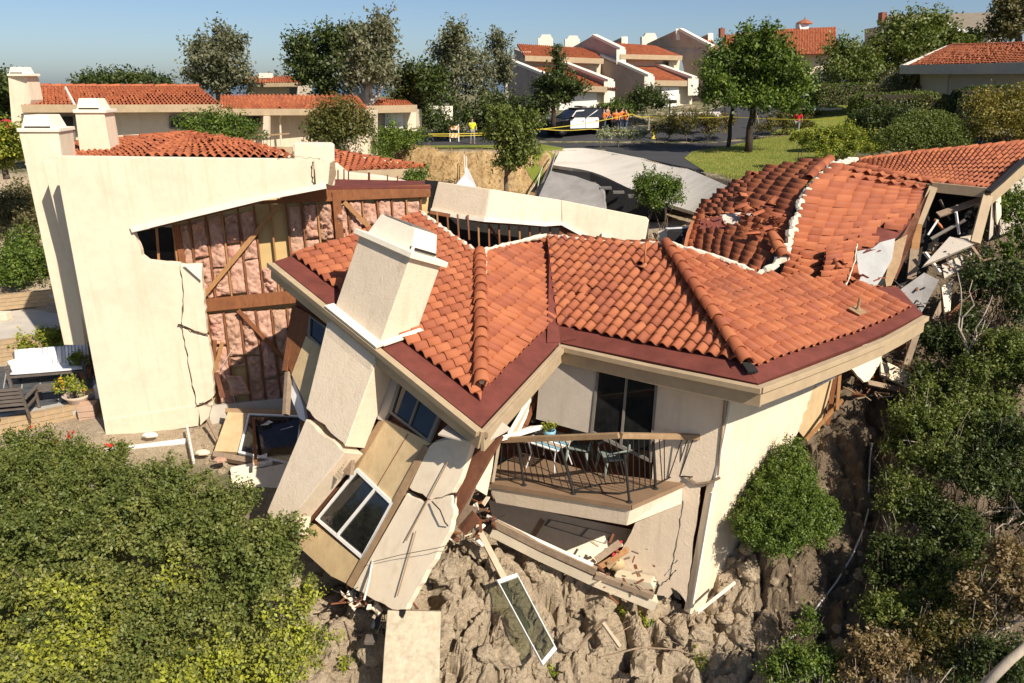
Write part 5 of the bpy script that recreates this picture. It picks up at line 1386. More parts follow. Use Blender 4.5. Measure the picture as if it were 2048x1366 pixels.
# u along the slope edge, v from the eave up to the valley
E_clip = [(1366, 520), (1372, 490), (1392, 424), (1420, 398), (1462, 370), (1500, 350), (1560, 336), (1640, 320), (1672, 318), (1668, 330), (1625, 362), (1604, 396), (1584, 470), (1568, 508), (1506, 548)]
roofE = patch_sheet('roof_slope', pE, 'red_metal', rear, 40, 30, -.02, E_clip)
holes = [[(1398, 436), (1440, 428), (1478, 424), (1500, 440), (1470, 454), (1398, 468)], [(1488, 424), (1545, 412), (1560, 416), (1520, 432), (1490, 436)]]
patch_tiles(T3, roofE, pE, 22, 8, clip=E_clip, seed=11, skip=lambda c: any(in_poly(c[0], c[1], h) for h in holes), jamt=1.2, hs=1.45)
plE = pl3(pE.at(.2, .3), pE.at(.7, .3), pE.at(.4, .8))
for pix, m_ in (([(1400, 440), (1445, 432), (1440, 462), (1400, 468)], 'red_metal'), ([(1440, 432), (1500, 424), (1495, 445), (1455, 458)], 'concrete'), ([(1490, 424), (1556, 412), (1552, 422), (1495, 436)], 'concrete')):
    mb = MB(); mb.prism([P(x, y, pE.at(.35 + (y < 430) * .05, .4).y - (y - 440) * .02) + V((0, 0, .03)) for x, y in pix], V((0, 0, -.03))); part('bare_underlay', mb, m_, rear)
# slope F: wavy, falls to the right
gF = [[(1672, 330, 24.2), (1725, 342, 23.4), (1790, 360, 22.5), (1852, 374, 21.7)],
      [(1628, 372, 22.2), (1700, 384, 21.9), (1775, 396, 21.4), (1840, 402, 21.0)],
      [(1606, 422, 20.9), (1680, 434, 20.5), (1760, 436, 20.2), (1828, 432, 20.2)],
      [(1592, 478, 19.7), (1650, 492, 19.3), (1722, 486, 19.2), (1792, 476, 19.4)],
      [(1576, 532, 18.8), (1628, 556, 18.2), (1688, 532, 18.3), (1748, 516, 18.7)],
      [(1556, 580, 18.0), (1616, 606, 17.5), (1664, 612, 17.3), (1706, 590, 17.7)]]
gF2 = [[P(*gF[r][c]) for r in range(6)] for c in (3, 2, 1, 0)]          # rows: right (low) to left (high)
pF = Patch(gF2)
F_clip = [(1672, 326), (1850, 368), (1832, 425), (1812, 470), (1765, 462), (1742, 498), (1700, 505), (1708, 560), (1664, 618), (1600, 612), (1548, 588), (1580, 520), (1604, 412), (1640, 350)]
roofF = patch_sheet('roof_slope', pF, 'red_metal', rear, 30, 24, -.03, [(1672, 324), (1862, 368), (1838, 430), (1790, 500), (1710, 500), (1712, 560), (1664, 618), (1548, 590), (1580, 520), (1604, 412), (1640, 345)])
patch_tiles(T3, roofF, pF, 20, 8, clip=F_clip, seed=21, jamt=1.4, hs=1.6)
# crest of piled tiles where F breaks off
pH = Patch([[P(1712, 486, 18.7), P(1708, 520, 18.1), P(1694, 560, 17.5), P(1668, 612, 16.95)], [P(1664, 500, 18.6), P(1660, 530, 18.0), P(1648, 566, 17.5), P(1622, 604, 17.1)]])
patch_tiles(T3, rear, pH, 10, 2, seed=41, jamt=1.6, hs=1.4)
mortar_run('mortar', [P(1714, 488, 18.66), P(1710, 520, 18.06), P(1696, 562, 17.46), P(1680, 592, 17.15)], .018, rear, seed=24)
# slope G: behind the roll ridge, running out of frame
pG = Patch([[P(1722, 334, 23.6), P(1800, 350, 22.6), P(1880, 364, 21.6), P(1978, 380, 20.4)], [P(1718, 328, 24.3), P(1815, 332, 23.8), P(1920, 333, 23.0), P(2035, 330, 21.8)], [P(1715, 321, 25.4), P(1830, 308, 25.4), P(1950, 297, 25.4), P(2090, 282, 25.4)]])
roofG = patch_sheet('roof_slope', pG, 'red_metal', rear, 24, 10, -.02)
patch_tiles(T3, roofG, pG, 32, 10, seed=31, jamt=.6)
ridge_run([P(1985, 382, 20.4), P(1880, 366, 21.6), P(1800, 352, 22.6), P(1722, 334, 23.7)], rear, .42, seed=12, scale=1.1)
ridge_run([P(2090, 280, 25.5), P(1950, 295, 25.5), P(1830, 306, 25.5), P(1700, 322, 25.4)], rear, .45, seed=13, scale=.8)
# row of upright barrel tiles along the slip line between F and G
for k in range(11):
    f = k / 10; a = P(lerp(1712, 1960, f), lerp(346, 384, f), lerp(22.9, 20.6, f)); b = P(lerp(1724, 1968, f), lerp(334, 378, f), lerp(23.5, 20.8, f))
    y = (b - a).normalized(); x = y.cross(V((0, 0, 1))).normalized(); m = mat_from(a - x * .16, x, y, x.cross(y)); T3.put(jit(rnd, m, 2), rear)
    if k < 8:
        m = mat_from(a - x * .1 - y * .3 + V((0, 0, -.10)), x, y, x.cross(y)); T3.put(jit(rnd, m, 2), rear)
# white mortar strips along the torn valley
mortar_run('mortar', [P(1506, 552, 18.3), P(1540, 538, 18.4), P(1568, 515, 18.7), P(1580, 480, 19.5), P(1590, 440, 20.4), P(1604, 402, 21.3), P(1630, 366, 22.6), P(1668, 330, 24.4), P(1712, 320, 25.2)], .11, rear, seed=14)
mb = MB(); mb.path_beam([P(1572, 500, 19.2), P(1584, 450, 20.4), P(1598, 405, 21.4)], .16, .05); part('torn_felt', mb, 'felt_or_shade_black', rear)
ridge_run([P(1570, 520, 18.5), P(1560, 500, 19.0), P(1545, 478, 19.6)], rear, .40, seed=17, scale=1.25, jamt=2)
ridge_run([P(1660, 320, 25.3), P(1640, 335, 24.6), P(1620, 356, 23.6)], rear, .42, seed=18, scale=1.3, jamt=2)
ridge_run([P(1506, 546, 18.6), P(1440, 535, 18.9), P(1375, 512, 19.3)], rear, .42, seed=19, scale=.8, jamt=1.5)
ridge_run([P(1500, 430, 21.0), P(1490, 420, 21.4)], rear, .3, seed=20, scale=1.2, jamt=3)
# loose tiles lying about on slope E
q = random.Random(31)
for x, y, Y, rz in ((1500, 360, 24.3, .2), (1470, 400, 22.4, -.9), (1495, 424, 21.2, 1.0), (1530, 436, 20.6, 1.9), (1555, 408, 21.6, 2.4), (1560, 448, 20.4, .7), (1545, 470, 19.8, 2.2), (1520, 480, 19.6, 1.2)):
    m = Matrix.Translation(P(x, y, Y) + V((0, 0, .15))) @ Matrix.Rotation(rz, 4, 'Z') @ Matrix.Rotation(q.uniform(-.4, .4), 4, 'X') @ Matrix.Rotation(q.uniform(-.3, .3), 4, 'Y'); T3.put(m, rear)
# eave trim along E
mb = MB(); mb.path_beam([P(1368, 506, 19.2), P(1376, 470, 20.4), P(1394, 424, 22.2), P(1440, 386, 23.6), P(1500, 350, 25.2)], .08, .14); part('eave_trim', mb, 'terracotta', rear)
# torn right end: brown flashing, hanging underlay, broken boards
mb = MB(); mb.prism([P(1850, 372, 21.5), P(1866, 366, 21.3), P(1838, 440, 20.0), P(1818, 500, 19.2), P(1792, 560, 18.6), P(1780, 548, 18.8), P(1800, 480, 19.5), P(1828, 430, 20.2)], V((.03, .06, -.03))); part('edge_flashing', mb, 'plywood_red', rear)
for pix, m_ in (([(1706, 505, 18.9), (1745, 498, 19.0), (1760, 486, 19.1), (1790, 478, 19.4), (1784, 520, 18.9), (1762, 560, 18.5), (1742, 588, 18.2), (1716, 580, 18.2)], 'paper_grey'), ([(1786, 486, 19.3), (1815, 470, 19.5), (1800, 530, 18.9), (1775, 590, 18.3), (1770, 560, 18.5)], 'trim_brown'), ([(1700, 540, 18.5), (1712, 500, 18.9), (1720, 585, 18.2), (1704, 600, 18.0)], 'felt_or_shade_black')):
    mb = MB(); mb.prism([P(*p) + V((0, 0, .02)) for p in pix], V((.02, .05, -.03))); part('hanging_underlay', mb, m_, rear)
mb = MB(); mb.prism([P(1700, 560, 19.6), P(1860, 420, 21.6), P(1850, 620, 19.6), P(1700, 640, 18.6)], V((0, .1, 0))); part('inner_shade_sheet', mb, 'felt_or_shade_black', rear)  # black sheet painting the dark interior behind the torn roof end
# heap of slid tiles between D and F
for k in range(34):
    x = q.uniform(1655, 1790); y = lerp(560, 632, (x - 1655) / 135) + q.uniform(-18, 16)
    m = Matrix.Translation(P(x, y, lerp(17.9, 17.2, (y - 540) / 90)) + V((0, 0, q.uniform(.08, .28)))) @ Matrix.Rotation(q.uniform(-1.2, 1.2) - .4, 4, 'Z') @ Matrix.Rotation(q.uniform(-.5, .5), 4, 'X') @ Matrix.Rotation(q.uniform(-.5, .5), 4, 'Y')
    T3.put(m, rear)
m = Matrix.Translation(P(1700, 560, 17.9)) @ Matrix.Rotation(.2, 4, 'Z') @ Matrix.Rotation(1.1, 4, 'X'); T3.put(m, rear)
# broken gable frame (dark opening)
gp = pl3(P(1862, 372, 21.2), P(1978, 385, 20.2), P(1850, 520, 19.6))
mb = MB(); mb.beam(P(1864, 374, 21.2), P(1978, 386, 20.3), .12, .26); part('gable_header', mb, 'fascia', rear)
mb = MB(); mb.beam(P(1868, 372, 21.2), P(1836, 450, 20.2), .09, .22, V((1, 0, .3))); mb2 = part('gable_post', mb, 'fascia', rear)
mb = MB(); mb.beam(P(1836, 450, 20.2), P(1828, 510, 19.6), .09, .2, V((1, 0, .3))); part('gable_post', mb, 'stud_pale', rear)
mb = MB(); mb.beam(P(1975, 392, 20.2), P(1950, 486, 19.4), .1, .24, V((1, 0, .2))); part('gable_post', mb, 'fascia', rear)
mb = MB(); mb.beam(P(1828, 500, 19.6), P(1822, 560, 19.1), .12, .22, V((1, 0, .3))); part('gable_post', mb, 'old_wood', rear)
wallp('opening_shade_sheet', [(1862, 380), (1975, 392), (1950, 500), (1830, 520)], 'felt_or_shade_black', -1.6, .05, rear, gp)  # black sheets standing in for the shade inside the gable
wallp('opening_shade_sheet', [(1858, 376), (1868, 376), (1836, 520), (1822, 520)], 'felt_or_shade_black', -.5, .05, rear, gp)
for x0, y0, x1, y1, Y, m_, w_ in ((1876, 430, 1972, 396, 20.8, 'old_wood', .2), (1912, 424, 1918, 468, 20.2, 'white_paint', .06), (1880, 400, 1900, 440, 21.2, 'grey_wood', .06), (1862, 478, 1908, 452, 20.2, 'frame_alu', .08), (1870, 440, 1892, 465, 20.6, 'terracotta', .12), (1856, 470, 1876, 440, 20.4, 'white_paint', .05), (1890, 462, 1930, 440, 20.9, 'grey_wood', .09)):
    mb = MB(); mb.beam(P(x0, y0, Y), P(x1, y1, Y + .1), w_, .05, V((0, -.5, .8))); part('broken_rafter', mb, m_, rear)
# curved fascia of the far corner
mb = MB(); mb.path_beam([P(1978, 396, 20.2), P(2004, 374, 20.5), P(2030, 350, 20.9), P(2056, 328, 21.3), P(2090, 304, 21.8)], .10, .42); part('fascia_board', mb, 'fascia', rear)
mb = MB(); mb.path_beam([P(1976, 384, 20.15), P(2004, 360, 20.5), P(2030, 336, 20.9), P(2056, 314, 21.3), P(2090, 290, 21.8)], .16, .08); part('gutter', mb, 'iron', rear)
mb = MB(); mb.prism([P(1992, 392, 20.8), P(2002, 380, 21), P(2003, 430, 20.4), P(1994, 450, 20.2), P(1990, 440, 20.4)], V((.1, .2, 0))); part('torn_sheet', mb, 'stucco', rear)
mb = MB(); mb.prism([P(1984, 400, 20.8), P(1990, 395, 21), P(1986, 470, 20.0), P(1978, 480, 19.9)], V((.1, .2, 0))); part('torn_sheet', mb, 'stucco_grey', rear)
mb = MB(); mb.prism([P(2000, 380, 22), P(2100, 330, 23), P(2100, 440, 23), P(2000, 470, 22)], V((0, .1, 0))); part('wall', mb, 'stucco_grey', rear)
T3.build(rear, 300)
# ------------------------------------------------------------------ broken boards and sheets below the rear wing
deb = [([(1900, 475, 19.6), (1925, 478, 19.4), (1948, 490, 19.2), (1905, 508, 19.0), (1848, 530, 18.8), (1862, 512, 19.1)], 'stucco_grey', 'jagged cream wall sheet lying below the broken gable'),
       ([(1920, 476, 20.2), (1958, 468, 20.2), (1952, 480, 19.8), (1920, 488, 19.6)], 'stucco_far', 'narrow white sheet at the sill of the broken gable'),
       ([(1790, 585, 18.4), (1850, 545, 18.9), (1880, 560, 18.6), (1838, 630, 17.8), (1795, 640, 17.7)], 'concrete_mid', 'pale broken slab in front of the torn roof edge'),
       ([(1884, 530, 19.2), (1945, 500, 19.6), (1950, 520, 19.4), (1890, 555, 18.9)], 'concrete', 'long pale slab beside the bare white branches'),
       ([(1735, 592, 18.3), (1765, 575, 18.5), (1772, 600, 18.2), (1750, 612, 18.0)], 'stucco', 'small cream chunk among the slid tiles'),
       ([(1885, 575, 18.9), (1905, 560, 19.1), (1900, 620, 18.4), (1890, 622, 18.3)], 'stucco', 'thin upright cream shard above the dark slope')]
for pix, m_, lab in deb:
    mb = MB(); mb.prism([P(a_, b_, c_) for (a_, b_), c_ in zip([(p[0] + rnd.uniform(-2, 2), p[1] + rnd.uniform(-2, 2)) for p in pix], [p[2] for p in pix])], V((.02, .08, -.08))); solo('wall_fragment', mb, m_, lab, 'debris', 'wall fragments under the rear wing')
q = random.Random(77)
labs = ['brown plank leaning out from the torn roof corner', 'dark timber lying along the slope under the gable', 'thin batten across the pale slab', 'splintered timber beside the gable post', 'grey plank pointing at the bare white branches', 'short stud lying on the cream sheet', 'long joist hanging below the slid tiles']
for k, (x0, y0, x1, y1, Y0, Y1, w_, m_) in enumerate(((1840, 632, 1818, 700, 17.9, 17.3, .16, 'trim_brown'), (1895, 640, 1950, 585, 18.0, 19.0, .16, 'plywood_red'), (1795, 600, 1850, 612, 18.2, 18.3, .05, 'stud'), (1940, 490, 1962, 520, 19.5, 19.0, .10, 'old_wood'), (1880, 520, 1945, 492, 19.2, 19.6, .06, 'grey_wood'), (1880, 545, 1850, 505, 18.8, 19.2, .07, 'trim_white'), (1815, 640, 1795, 690, 17.7, 17.3, .12, 'stud'))):
    mb = MB(); mb.beam(P(x0, y0, Y0), P(x1, y1, Y1), w_, .06, V((.2, -.5, .8))); solo('broken_plank', mb, m_, labs[k], 'debris', 'broken planks under the rear wing')
# black bin liner / tarp covered box between parapet and rear roof
bx = thing('covered_box', P(1345, 480, 21.5), 'dark box with white tarp lid between parapet end and rear roof', 'box')
mb = MB(); mb.prism([P(1334, 462, 21.2), P(1394, 466, 20.8), P(1392, 508, 20.4), P(1334, 505, 20.8)], V((.3, .9, 0))); part('box_body', mb, 'felt_or_shade_black', bx)
mb = MB(); mb.add([P(1330, 458, 21.6), P(1365, 472, 20.9), P(1388, 455, 21.8), P(1345, 455, 22.4)], [[0, 1, 2, 3]]); mb.prism([P(1330, 456, 21.6), P(1365, 470, 20.9), P(1390, 452, 21.8), P(1345, 453, 22.6)], V((0, 0, -.03))); part('tarp_lid', mb, 'tarp', bx)
mb = MB(); mb.prism([P(1316, 466, 21.8), P(1334, 462, 21.6), P(1336, 505, 21.0), P(1318, 505, 21.4)], V((.05, .3, 0))); part('side_board', mb, 'stucco', bx)
# ------------------------------------------------------------------ broken driveway slab
drv = thing('driveway_slab', PZ(1300, 350, 5.6), 'tilted broken pale concrete driveway slab beside the asphalt road', 'slab')
top = [PZ(1122, 297, 6.16), PZ(1175, 297, 6.16), PZ(1260, 312, 6.16), PZ(1350, 330, 6.15), PZ(1432, 355, 6.12), PZ(1484, 384, 6.0), PZ(1440, 410, 5.4), PZ(1400, 428, 5.0), PZ(1330, 405, 5.0), PZ(1262, 378, 5.1), PZ(1200, 348, 5.45), PZ(1175, 340, 5.5), PZ(1150, 341, 5.5), PZ(1106, 330, 5.6)]
dpa = Patch([[PZ(1106, 330, 5.6), PZ(1185, 344, 5.45), PZ(1262, 378, 5.15), PZ(1330, 405, 5.05), PZ(1400, 428, 5.0)], [PZ(1122, 297, 6.16), PZ(1176, 297, 6.16), PZ(1262, 312, 6.14), PZ(1360, 333, 6.1), PZ(1484, 384, 6.0)]])
patch_sheet('slab_top', dpa, 'driveway', drv, 24, 12, 0, None, .18)
a = P(1072, 400, 36.5); mb = MB(); mb.prism([P(1070, 408, 36.0), P(1100, 342, 38.5), P(1150, 352, 37.6), P(1196, 368, 36.6), P(1208, 380, 36), P(1212, 425, 34.5), P(1140, 425, 34.8)], V((.1, .3, -.1))); part('tilted_wall', mb, 'concrete_mid', drv, .02)  # shade under the slab is put into this wall's darker concrete
mb = MB(); mb.prism([P(1058, 420, 36.0), P(1112, 300, 44.5), P(1100, 346, 39.5), P(1072, 410, 36)], V((.05, .1, -.05))); part('slab_edge', mb, 'concrete_mid', drv)
mb = MB(); mb.prism([P(1108, 340, 39.5), P(1180, 345, 38.5), P(1260, 380, 36), P(1330, 408, 33), P(1330, 440, 33), P(1180, 440, 36), P(1090, 420, 38)], V((0, .5, -.2))); part('void_shade_sheet', mb, 'felt_or_shade_black', drv)  # black solid painting the shade of the gap below the slab
mb = MB(); q = random.Random(9)
for k in range(10):
    f = k / 9; p = PZ(lerp(1108, 1340, f), lerp(338, 408, f), lerp(5.5, 5.0, f)); mb.box(p + V((0, q.uniform(-.2, .1), -.16)), V((q.uniform(.2, .7), q.uniform(-.1, .1), 0)), V((0, q.uniform(.1, .4), .05)), V((0, 0, q.uniform(.06, .16))))
o = part('broken_edge', mb, 'concrete_dark', drv); o['kind'] = 'stuff'
for x0, y0, x1, y1, Y, lab in ((1048, 400, 1085, 335, 39, 'thin pale cable hanging in the shaded scar beside the tree'), (1066, 400, 1080, 348, 38.5, 'second thin cable slack beside the tilted slab wall')):
    mb = MB(); mb.tube([P(x0, y0, Y), P((x0 + x1) / 2 + 2, (y0 + y1) / 2 + 4, Y + .4), P(x1, y1, Y + 1)], .02, 5); solo('cable', mb, 'pvc', lab, 'cable')
mb = MB(); mb.tube([P(928, 310, 44), P(930, 345, 43)], .03, 5); mb.tube([P(932, 312, 44), P(934, 348, 43)], .03, 5); solo('twin_pipes', mb, 'pvc', 'pair of white pipes sticking out of the dry scar', 'pipe')
# ------------------------------------------------------------------ houses behind
def pr(name, pts, ex, mat, parent, bevel=0):
    mb = MB(); mb.prism([P(*p) for p in pts], V(ex)); return part(name, mb, mat, parent, bevel)
def far_window(pts, parent, mat='iron', ex=(0, .06, 0), name='window'):
    c = [P(*p) for p in pts]; m = sum(c, V()) / len(c); mb = MB()
    for i in range(len(c)):
        a, b = c[i], c[(i + 1) % len(c)]; mb.beam(a, b, .07, .07)
    o = part(name, mb, 'frame_alu', parent); mb = MB(); mb.prism(c, V(ex)); part('pane', mb, 'glass_dark', o); return o
def far_roof(rows, nu, nv, parent, seed, limit, T=None):
    pa = Patch([[P(*p) for p in r] for r in rows]); s = patch_sheet('roof_slope', pa, 'red_metal', parent, 12, 6, -.02); tt = T or Tiles(); patch_tiles(tt, s, pa, nu, nv, seed=seed, jamt=.8)
    if T is None: tt.build(parent, limit)
    return s
# long low house at the left
lh = thing('low_townhouse', P(300, 300, 36), 'long low tan house with red tile roof behind the blank wall', 'house')
TL1 = Tiles()
far_roof([[(46, 215, 34.5), (245, 214, 35.6), (445, 213, 36.8)], [(52, 173, 39.5), (225, 174, 40.4), (398, 174, 41.5)]], 50, 11, lh, 2, 0, TL1)
far_roof([[(440, 220, 36.0), (545, 221, 36.6), (738, 221, 38.0)], [(440, 192, 40.5), (560, 192, 41), (715, 193, 42)]], 34, 9, lh, 3, 0, TL1)
TL1.build(lh, 300)
ridge_run([P(398, 173, 41.5), P(225, 173, 40.4), P(52, 172, 39.5)], lh, .55, seed=2, scale=1.0)
pr('wall', [(50, 218, 35.4), (445, 216, 37.4), (445, 330, 37.4), (50, 330, 35.4)], (0, 4, 0), 'stucco_far', lh)
pr('wall', [(440, 222, 37.0), (735, 224, 38.6), (735, 320, 38.6), (440, 320, 37.0)], (0, 3, 0), 'stucco_far', lh)
mb = MB(); mb.path_beam([P(44, 217, 34.4), P(245, 217, 35.5), P(447, 216, 36.7)], .12, .34); part('fascia_board', mb, 'fascia', lh)
mb = MB(); mb.path_beam([P(438, 224, 35.9), P(545, 224, 36.5), P(740, 224, 37.9)], .12, .3); part('fascia_board', mb, 'fascia', lh)
for w_ in ([(340, 232, 36.9), (390, 232, 37.1), (390, 256, 37.1), (340, 256, 36.9)], [(452, 231, 36.9), (522, 231, 37.2), (522, 250, 37.2), (452, 250, 36.9)], [(105, 231, 35.5), (148, 231, 35.8), (150, 276, 35.8), (106, 276, 35.5)]):
    far_window([(a, b, c - .12) for a, b, c in w_], lh)
mb = MB(); mb.prism([P(16, 152, 34.6), P(52, 152, 34.8), P(62, 200, 34.8), P(40, 300, 34.8), P(28, 300, 34.6)], V((0, .9, 0))); c_ = part('chimney', mb, 'stucco_far', lh)
cap_on(c_, Pl(P(30, 150, 34.6), (0, -1, 0)), 14, 53, 152, .06, .1, 20, 45, .28, .9)
pr('rake_trim', [(128, 178, 39), (131, 178, 39), (150, 214, 35), (146, 214, 35)], (0, .1, .12), 'trim_white', lh)
mb = MB(); mb.tube([P(566, 225, 36.8), P(560, 236, 37.0), P(562, 290, 37.1)], .05, 6); part('downpipe', mb, 'stucco_far', lh)
pr('post', [(527, 232, 36.2), (537, 232, 36.2), (537, 275, 36.2), (525, 275, 36.2)], (0, .3, 0), 'stucco_far', lh)
mb = MB(); mb.path_beam([P(430, 268, 34.8), P(540, 270, 35), P(578, 267, 35.6)], .1, .06); part('balcony_handrail', mb, 'trim_brown', lh)
for k in range(16):
    x = 436 + k * 7; mb = MB(); mb.tube([P(x, 269, 34.9 + k * .01), P(x, 294, 34.9 + k * .01)], .012, 4); part('baluster', mb, 'iron', lh)
pr('balcony_floor', [(425, 296, 34.6), (540, 298, 34.8), (585, 294, 36), (430, 290, 37)], (0, 0, -.3), 'fascia', lh)
# garage end house right of it
gh = thing('garage_house', P(790, 260, 44), 'small tan garage house half hidden behind the white-trunked tree', 'house')
far_roof([[(735, 217, 43), (832, 215, 44)], [(760, 200, 47), (812, 200, 47)]], 14, 7, gh, 5, 0)
pr('wall', [(740, 222, 44), (832, 220, 45), (832, 262, 45), (740, 262, 44)], (0, 3, 0), 'stucco_far', gh)
mb = MB(); mb.path_beam([P(733, 219, 43), P(834, 217, 44)], .12, .4); part('fascia_board', mb, 'fascia', gh)
pr('garage_door', [(770, 224, 44.1), (806, 223, 44.5), (806, 258, 44.5), (770, 258, 44.1)], (0, .1, 0), 'garage_white', gh)
pr('gable_wall', [(860, 212, 52), (905, 212, 53), (905, 240, 53), (850, 240, 52)], (0, .3, 0), 'trim_white', gh)
# distant house between the eucalyptus
dh = thing('distant_house', P(545, 190, 62), 'distant two-storey tan house with hip roof left of the dense tree', 'house')
far_roof([[(485, 167, 61), (600, 166, 61)], [(500, 155, 66), (590, 153, 66)]], 22, 8, dh, 7, 0)
pr('wall', [(495, 172, 62), (598, 171, 62), (598, 200, 62), (495, 200, 62)], (0, 4, 0), 'stucco_far', dh)
pr('fascia_board', [(527, 166, 60.9), (595, 165, 60.9), (595, 173, 60.9), (527, 174, 60.9)], (0, .2, 0), 'fascia', dh)
pr('chimney', [(518, 146, 64), (538, 146, 64), (540, 156, 64), (516, 156, 64)], (0, 1, 0), 'trim_white', dh)
far_window([(580, 176, 61.8), (594, 176, 61.8), (594, 190, 61.8), (580, 190, 61.8)], dh)
# terrace of townhouses up the road
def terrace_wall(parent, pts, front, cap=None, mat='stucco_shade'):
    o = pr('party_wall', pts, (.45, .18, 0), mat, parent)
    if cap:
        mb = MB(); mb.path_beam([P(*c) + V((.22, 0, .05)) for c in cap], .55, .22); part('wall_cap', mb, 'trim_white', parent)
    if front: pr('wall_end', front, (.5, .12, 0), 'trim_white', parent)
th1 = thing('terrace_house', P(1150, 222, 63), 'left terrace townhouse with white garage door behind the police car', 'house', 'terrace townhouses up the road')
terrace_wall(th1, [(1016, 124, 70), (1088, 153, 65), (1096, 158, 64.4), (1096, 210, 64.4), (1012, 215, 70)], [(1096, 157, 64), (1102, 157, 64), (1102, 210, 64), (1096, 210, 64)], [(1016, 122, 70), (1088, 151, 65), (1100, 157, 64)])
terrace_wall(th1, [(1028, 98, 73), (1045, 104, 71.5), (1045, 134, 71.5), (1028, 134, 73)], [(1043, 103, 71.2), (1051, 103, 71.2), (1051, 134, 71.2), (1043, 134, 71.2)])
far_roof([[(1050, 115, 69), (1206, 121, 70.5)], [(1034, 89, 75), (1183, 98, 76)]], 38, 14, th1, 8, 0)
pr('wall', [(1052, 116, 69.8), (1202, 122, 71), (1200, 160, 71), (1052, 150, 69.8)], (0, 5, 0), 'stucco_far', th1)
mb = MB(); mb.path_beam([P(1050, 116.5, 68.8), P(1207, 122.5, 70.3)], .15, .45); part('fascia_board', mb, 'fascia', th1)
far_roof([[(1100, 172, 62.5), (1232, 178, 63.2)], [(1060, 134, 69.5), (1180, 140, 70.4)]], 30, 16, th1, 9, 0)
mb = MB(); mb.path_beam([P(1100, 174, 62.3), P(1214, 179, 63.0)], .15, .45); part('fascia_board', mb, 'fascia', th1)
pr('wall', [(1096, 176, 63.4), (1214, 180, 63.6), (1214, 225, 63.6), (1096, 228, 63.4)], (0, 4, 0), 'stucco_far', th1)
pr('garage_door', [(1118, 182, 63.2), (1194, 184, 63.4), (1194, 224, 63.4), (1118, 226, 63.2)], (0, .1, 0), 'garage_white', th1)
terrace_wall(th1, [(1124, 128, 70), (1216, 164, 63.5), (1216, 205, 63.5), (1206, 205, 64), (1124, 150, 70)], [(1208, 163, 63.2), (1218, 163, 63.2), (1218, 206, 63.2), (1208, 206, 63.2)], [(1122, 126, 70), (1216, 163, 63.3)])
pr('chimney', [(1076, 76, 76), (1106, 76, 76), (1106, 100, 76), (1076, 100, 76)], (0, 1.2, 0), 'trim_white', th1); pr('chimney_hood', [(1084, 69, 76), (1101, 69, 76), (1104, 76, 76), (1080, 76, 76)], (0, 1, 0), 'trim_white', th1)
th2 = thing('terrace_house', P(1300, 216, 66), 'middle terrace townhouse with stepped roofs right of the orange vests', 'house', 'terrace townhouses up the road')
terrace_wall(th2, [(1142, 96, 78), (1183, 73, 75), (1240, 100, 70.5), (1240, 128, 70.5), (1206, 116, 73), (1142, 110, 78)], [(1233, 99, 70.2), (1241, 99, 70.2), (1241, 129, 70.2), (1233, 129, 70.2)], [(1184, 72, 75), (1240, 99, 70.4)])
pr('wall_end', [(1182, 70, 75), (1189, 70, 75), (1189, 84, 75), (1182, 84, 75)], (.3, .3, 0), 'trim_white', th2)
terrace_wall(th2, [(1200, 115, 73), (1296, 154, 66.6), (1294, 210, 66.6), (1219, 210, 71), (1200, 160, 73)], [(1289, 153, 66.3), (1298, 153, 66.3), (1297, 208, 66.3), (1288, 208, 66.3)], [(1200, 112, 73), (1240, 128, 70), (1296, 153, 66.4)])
far_roof([[(1240, 111, 70.4), (1366, 114, 72)], [(1211, 86, 76), (1311, 93, 77)]], 30, 14, th2, 10, 0)
pr('wall', [(1242, 113, 71.2), (1360, 118, 72.6), (1357, 150, 72.6), (1242, 150, 71.2)], (0, 4, 0), 'stucco_far', th2)
mb = MB(); mb.path_beam([P(1240, 113, 70.2), P(1364, 116, 71.8)], .15, .4); part('fascia_board', mb, 'fascia', th2)
far_window([(1328, 122, 72.0), (1337, 122, 72.1), (1337, 135, 72.1), (1328, 135, 72.0)], th2)
far_roof([[(1297, 163, 66.6), (1376, 164, 67.6)], [(1243, 126, 72.6), (1290, 127, 73.2)]], 20, 16, th2, 11, 0)
mb = MB(); mb.path_beam([P(1296, 166, 66.4), P(1380, 167, 67.4)], .15, .45); part('fascia_board', mb, 'fascia', th2)
pr('wall', [(1296, 168, 67.2), (1384, 168, 68), (1384, 218, 68), (1296, 218, 67.2)], (0, 4, 0), 'stucco_far', th2)
pr('garage_door', [(1308, 173, 67.0), (1358, 173.5, 67.4), (1357, 217, 67.4), (1308, 217, 67.0)], (0, .1, 0), 'garage_white', th2)
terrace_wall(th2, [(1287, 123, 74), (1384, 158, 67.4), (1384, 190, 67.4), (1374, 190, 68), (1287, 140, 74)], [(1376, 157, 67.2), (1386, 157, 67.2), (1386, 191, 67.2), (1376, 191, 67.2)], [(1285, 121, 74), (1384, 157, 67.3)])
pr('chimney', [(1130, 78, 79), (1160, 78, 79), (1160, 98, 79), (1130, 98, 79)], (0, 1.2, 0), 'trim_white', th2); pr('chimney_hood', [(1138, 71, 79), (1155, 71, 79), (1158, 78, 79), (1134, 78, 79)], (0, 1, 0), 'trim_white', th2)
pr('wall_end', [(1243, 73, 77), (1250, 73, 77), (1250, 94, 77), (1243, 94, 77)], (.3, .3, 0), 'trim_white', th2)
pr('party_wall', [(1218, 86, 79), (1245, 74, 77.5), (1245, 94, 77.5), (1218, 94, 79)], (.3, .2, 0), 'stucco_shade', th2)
th3 = thing('terrace_house', P(1400, 200, 72), 'right terrace townhouse, its tall shaded wall behind the street tree', 'house', 'terrace townhouses up the road')
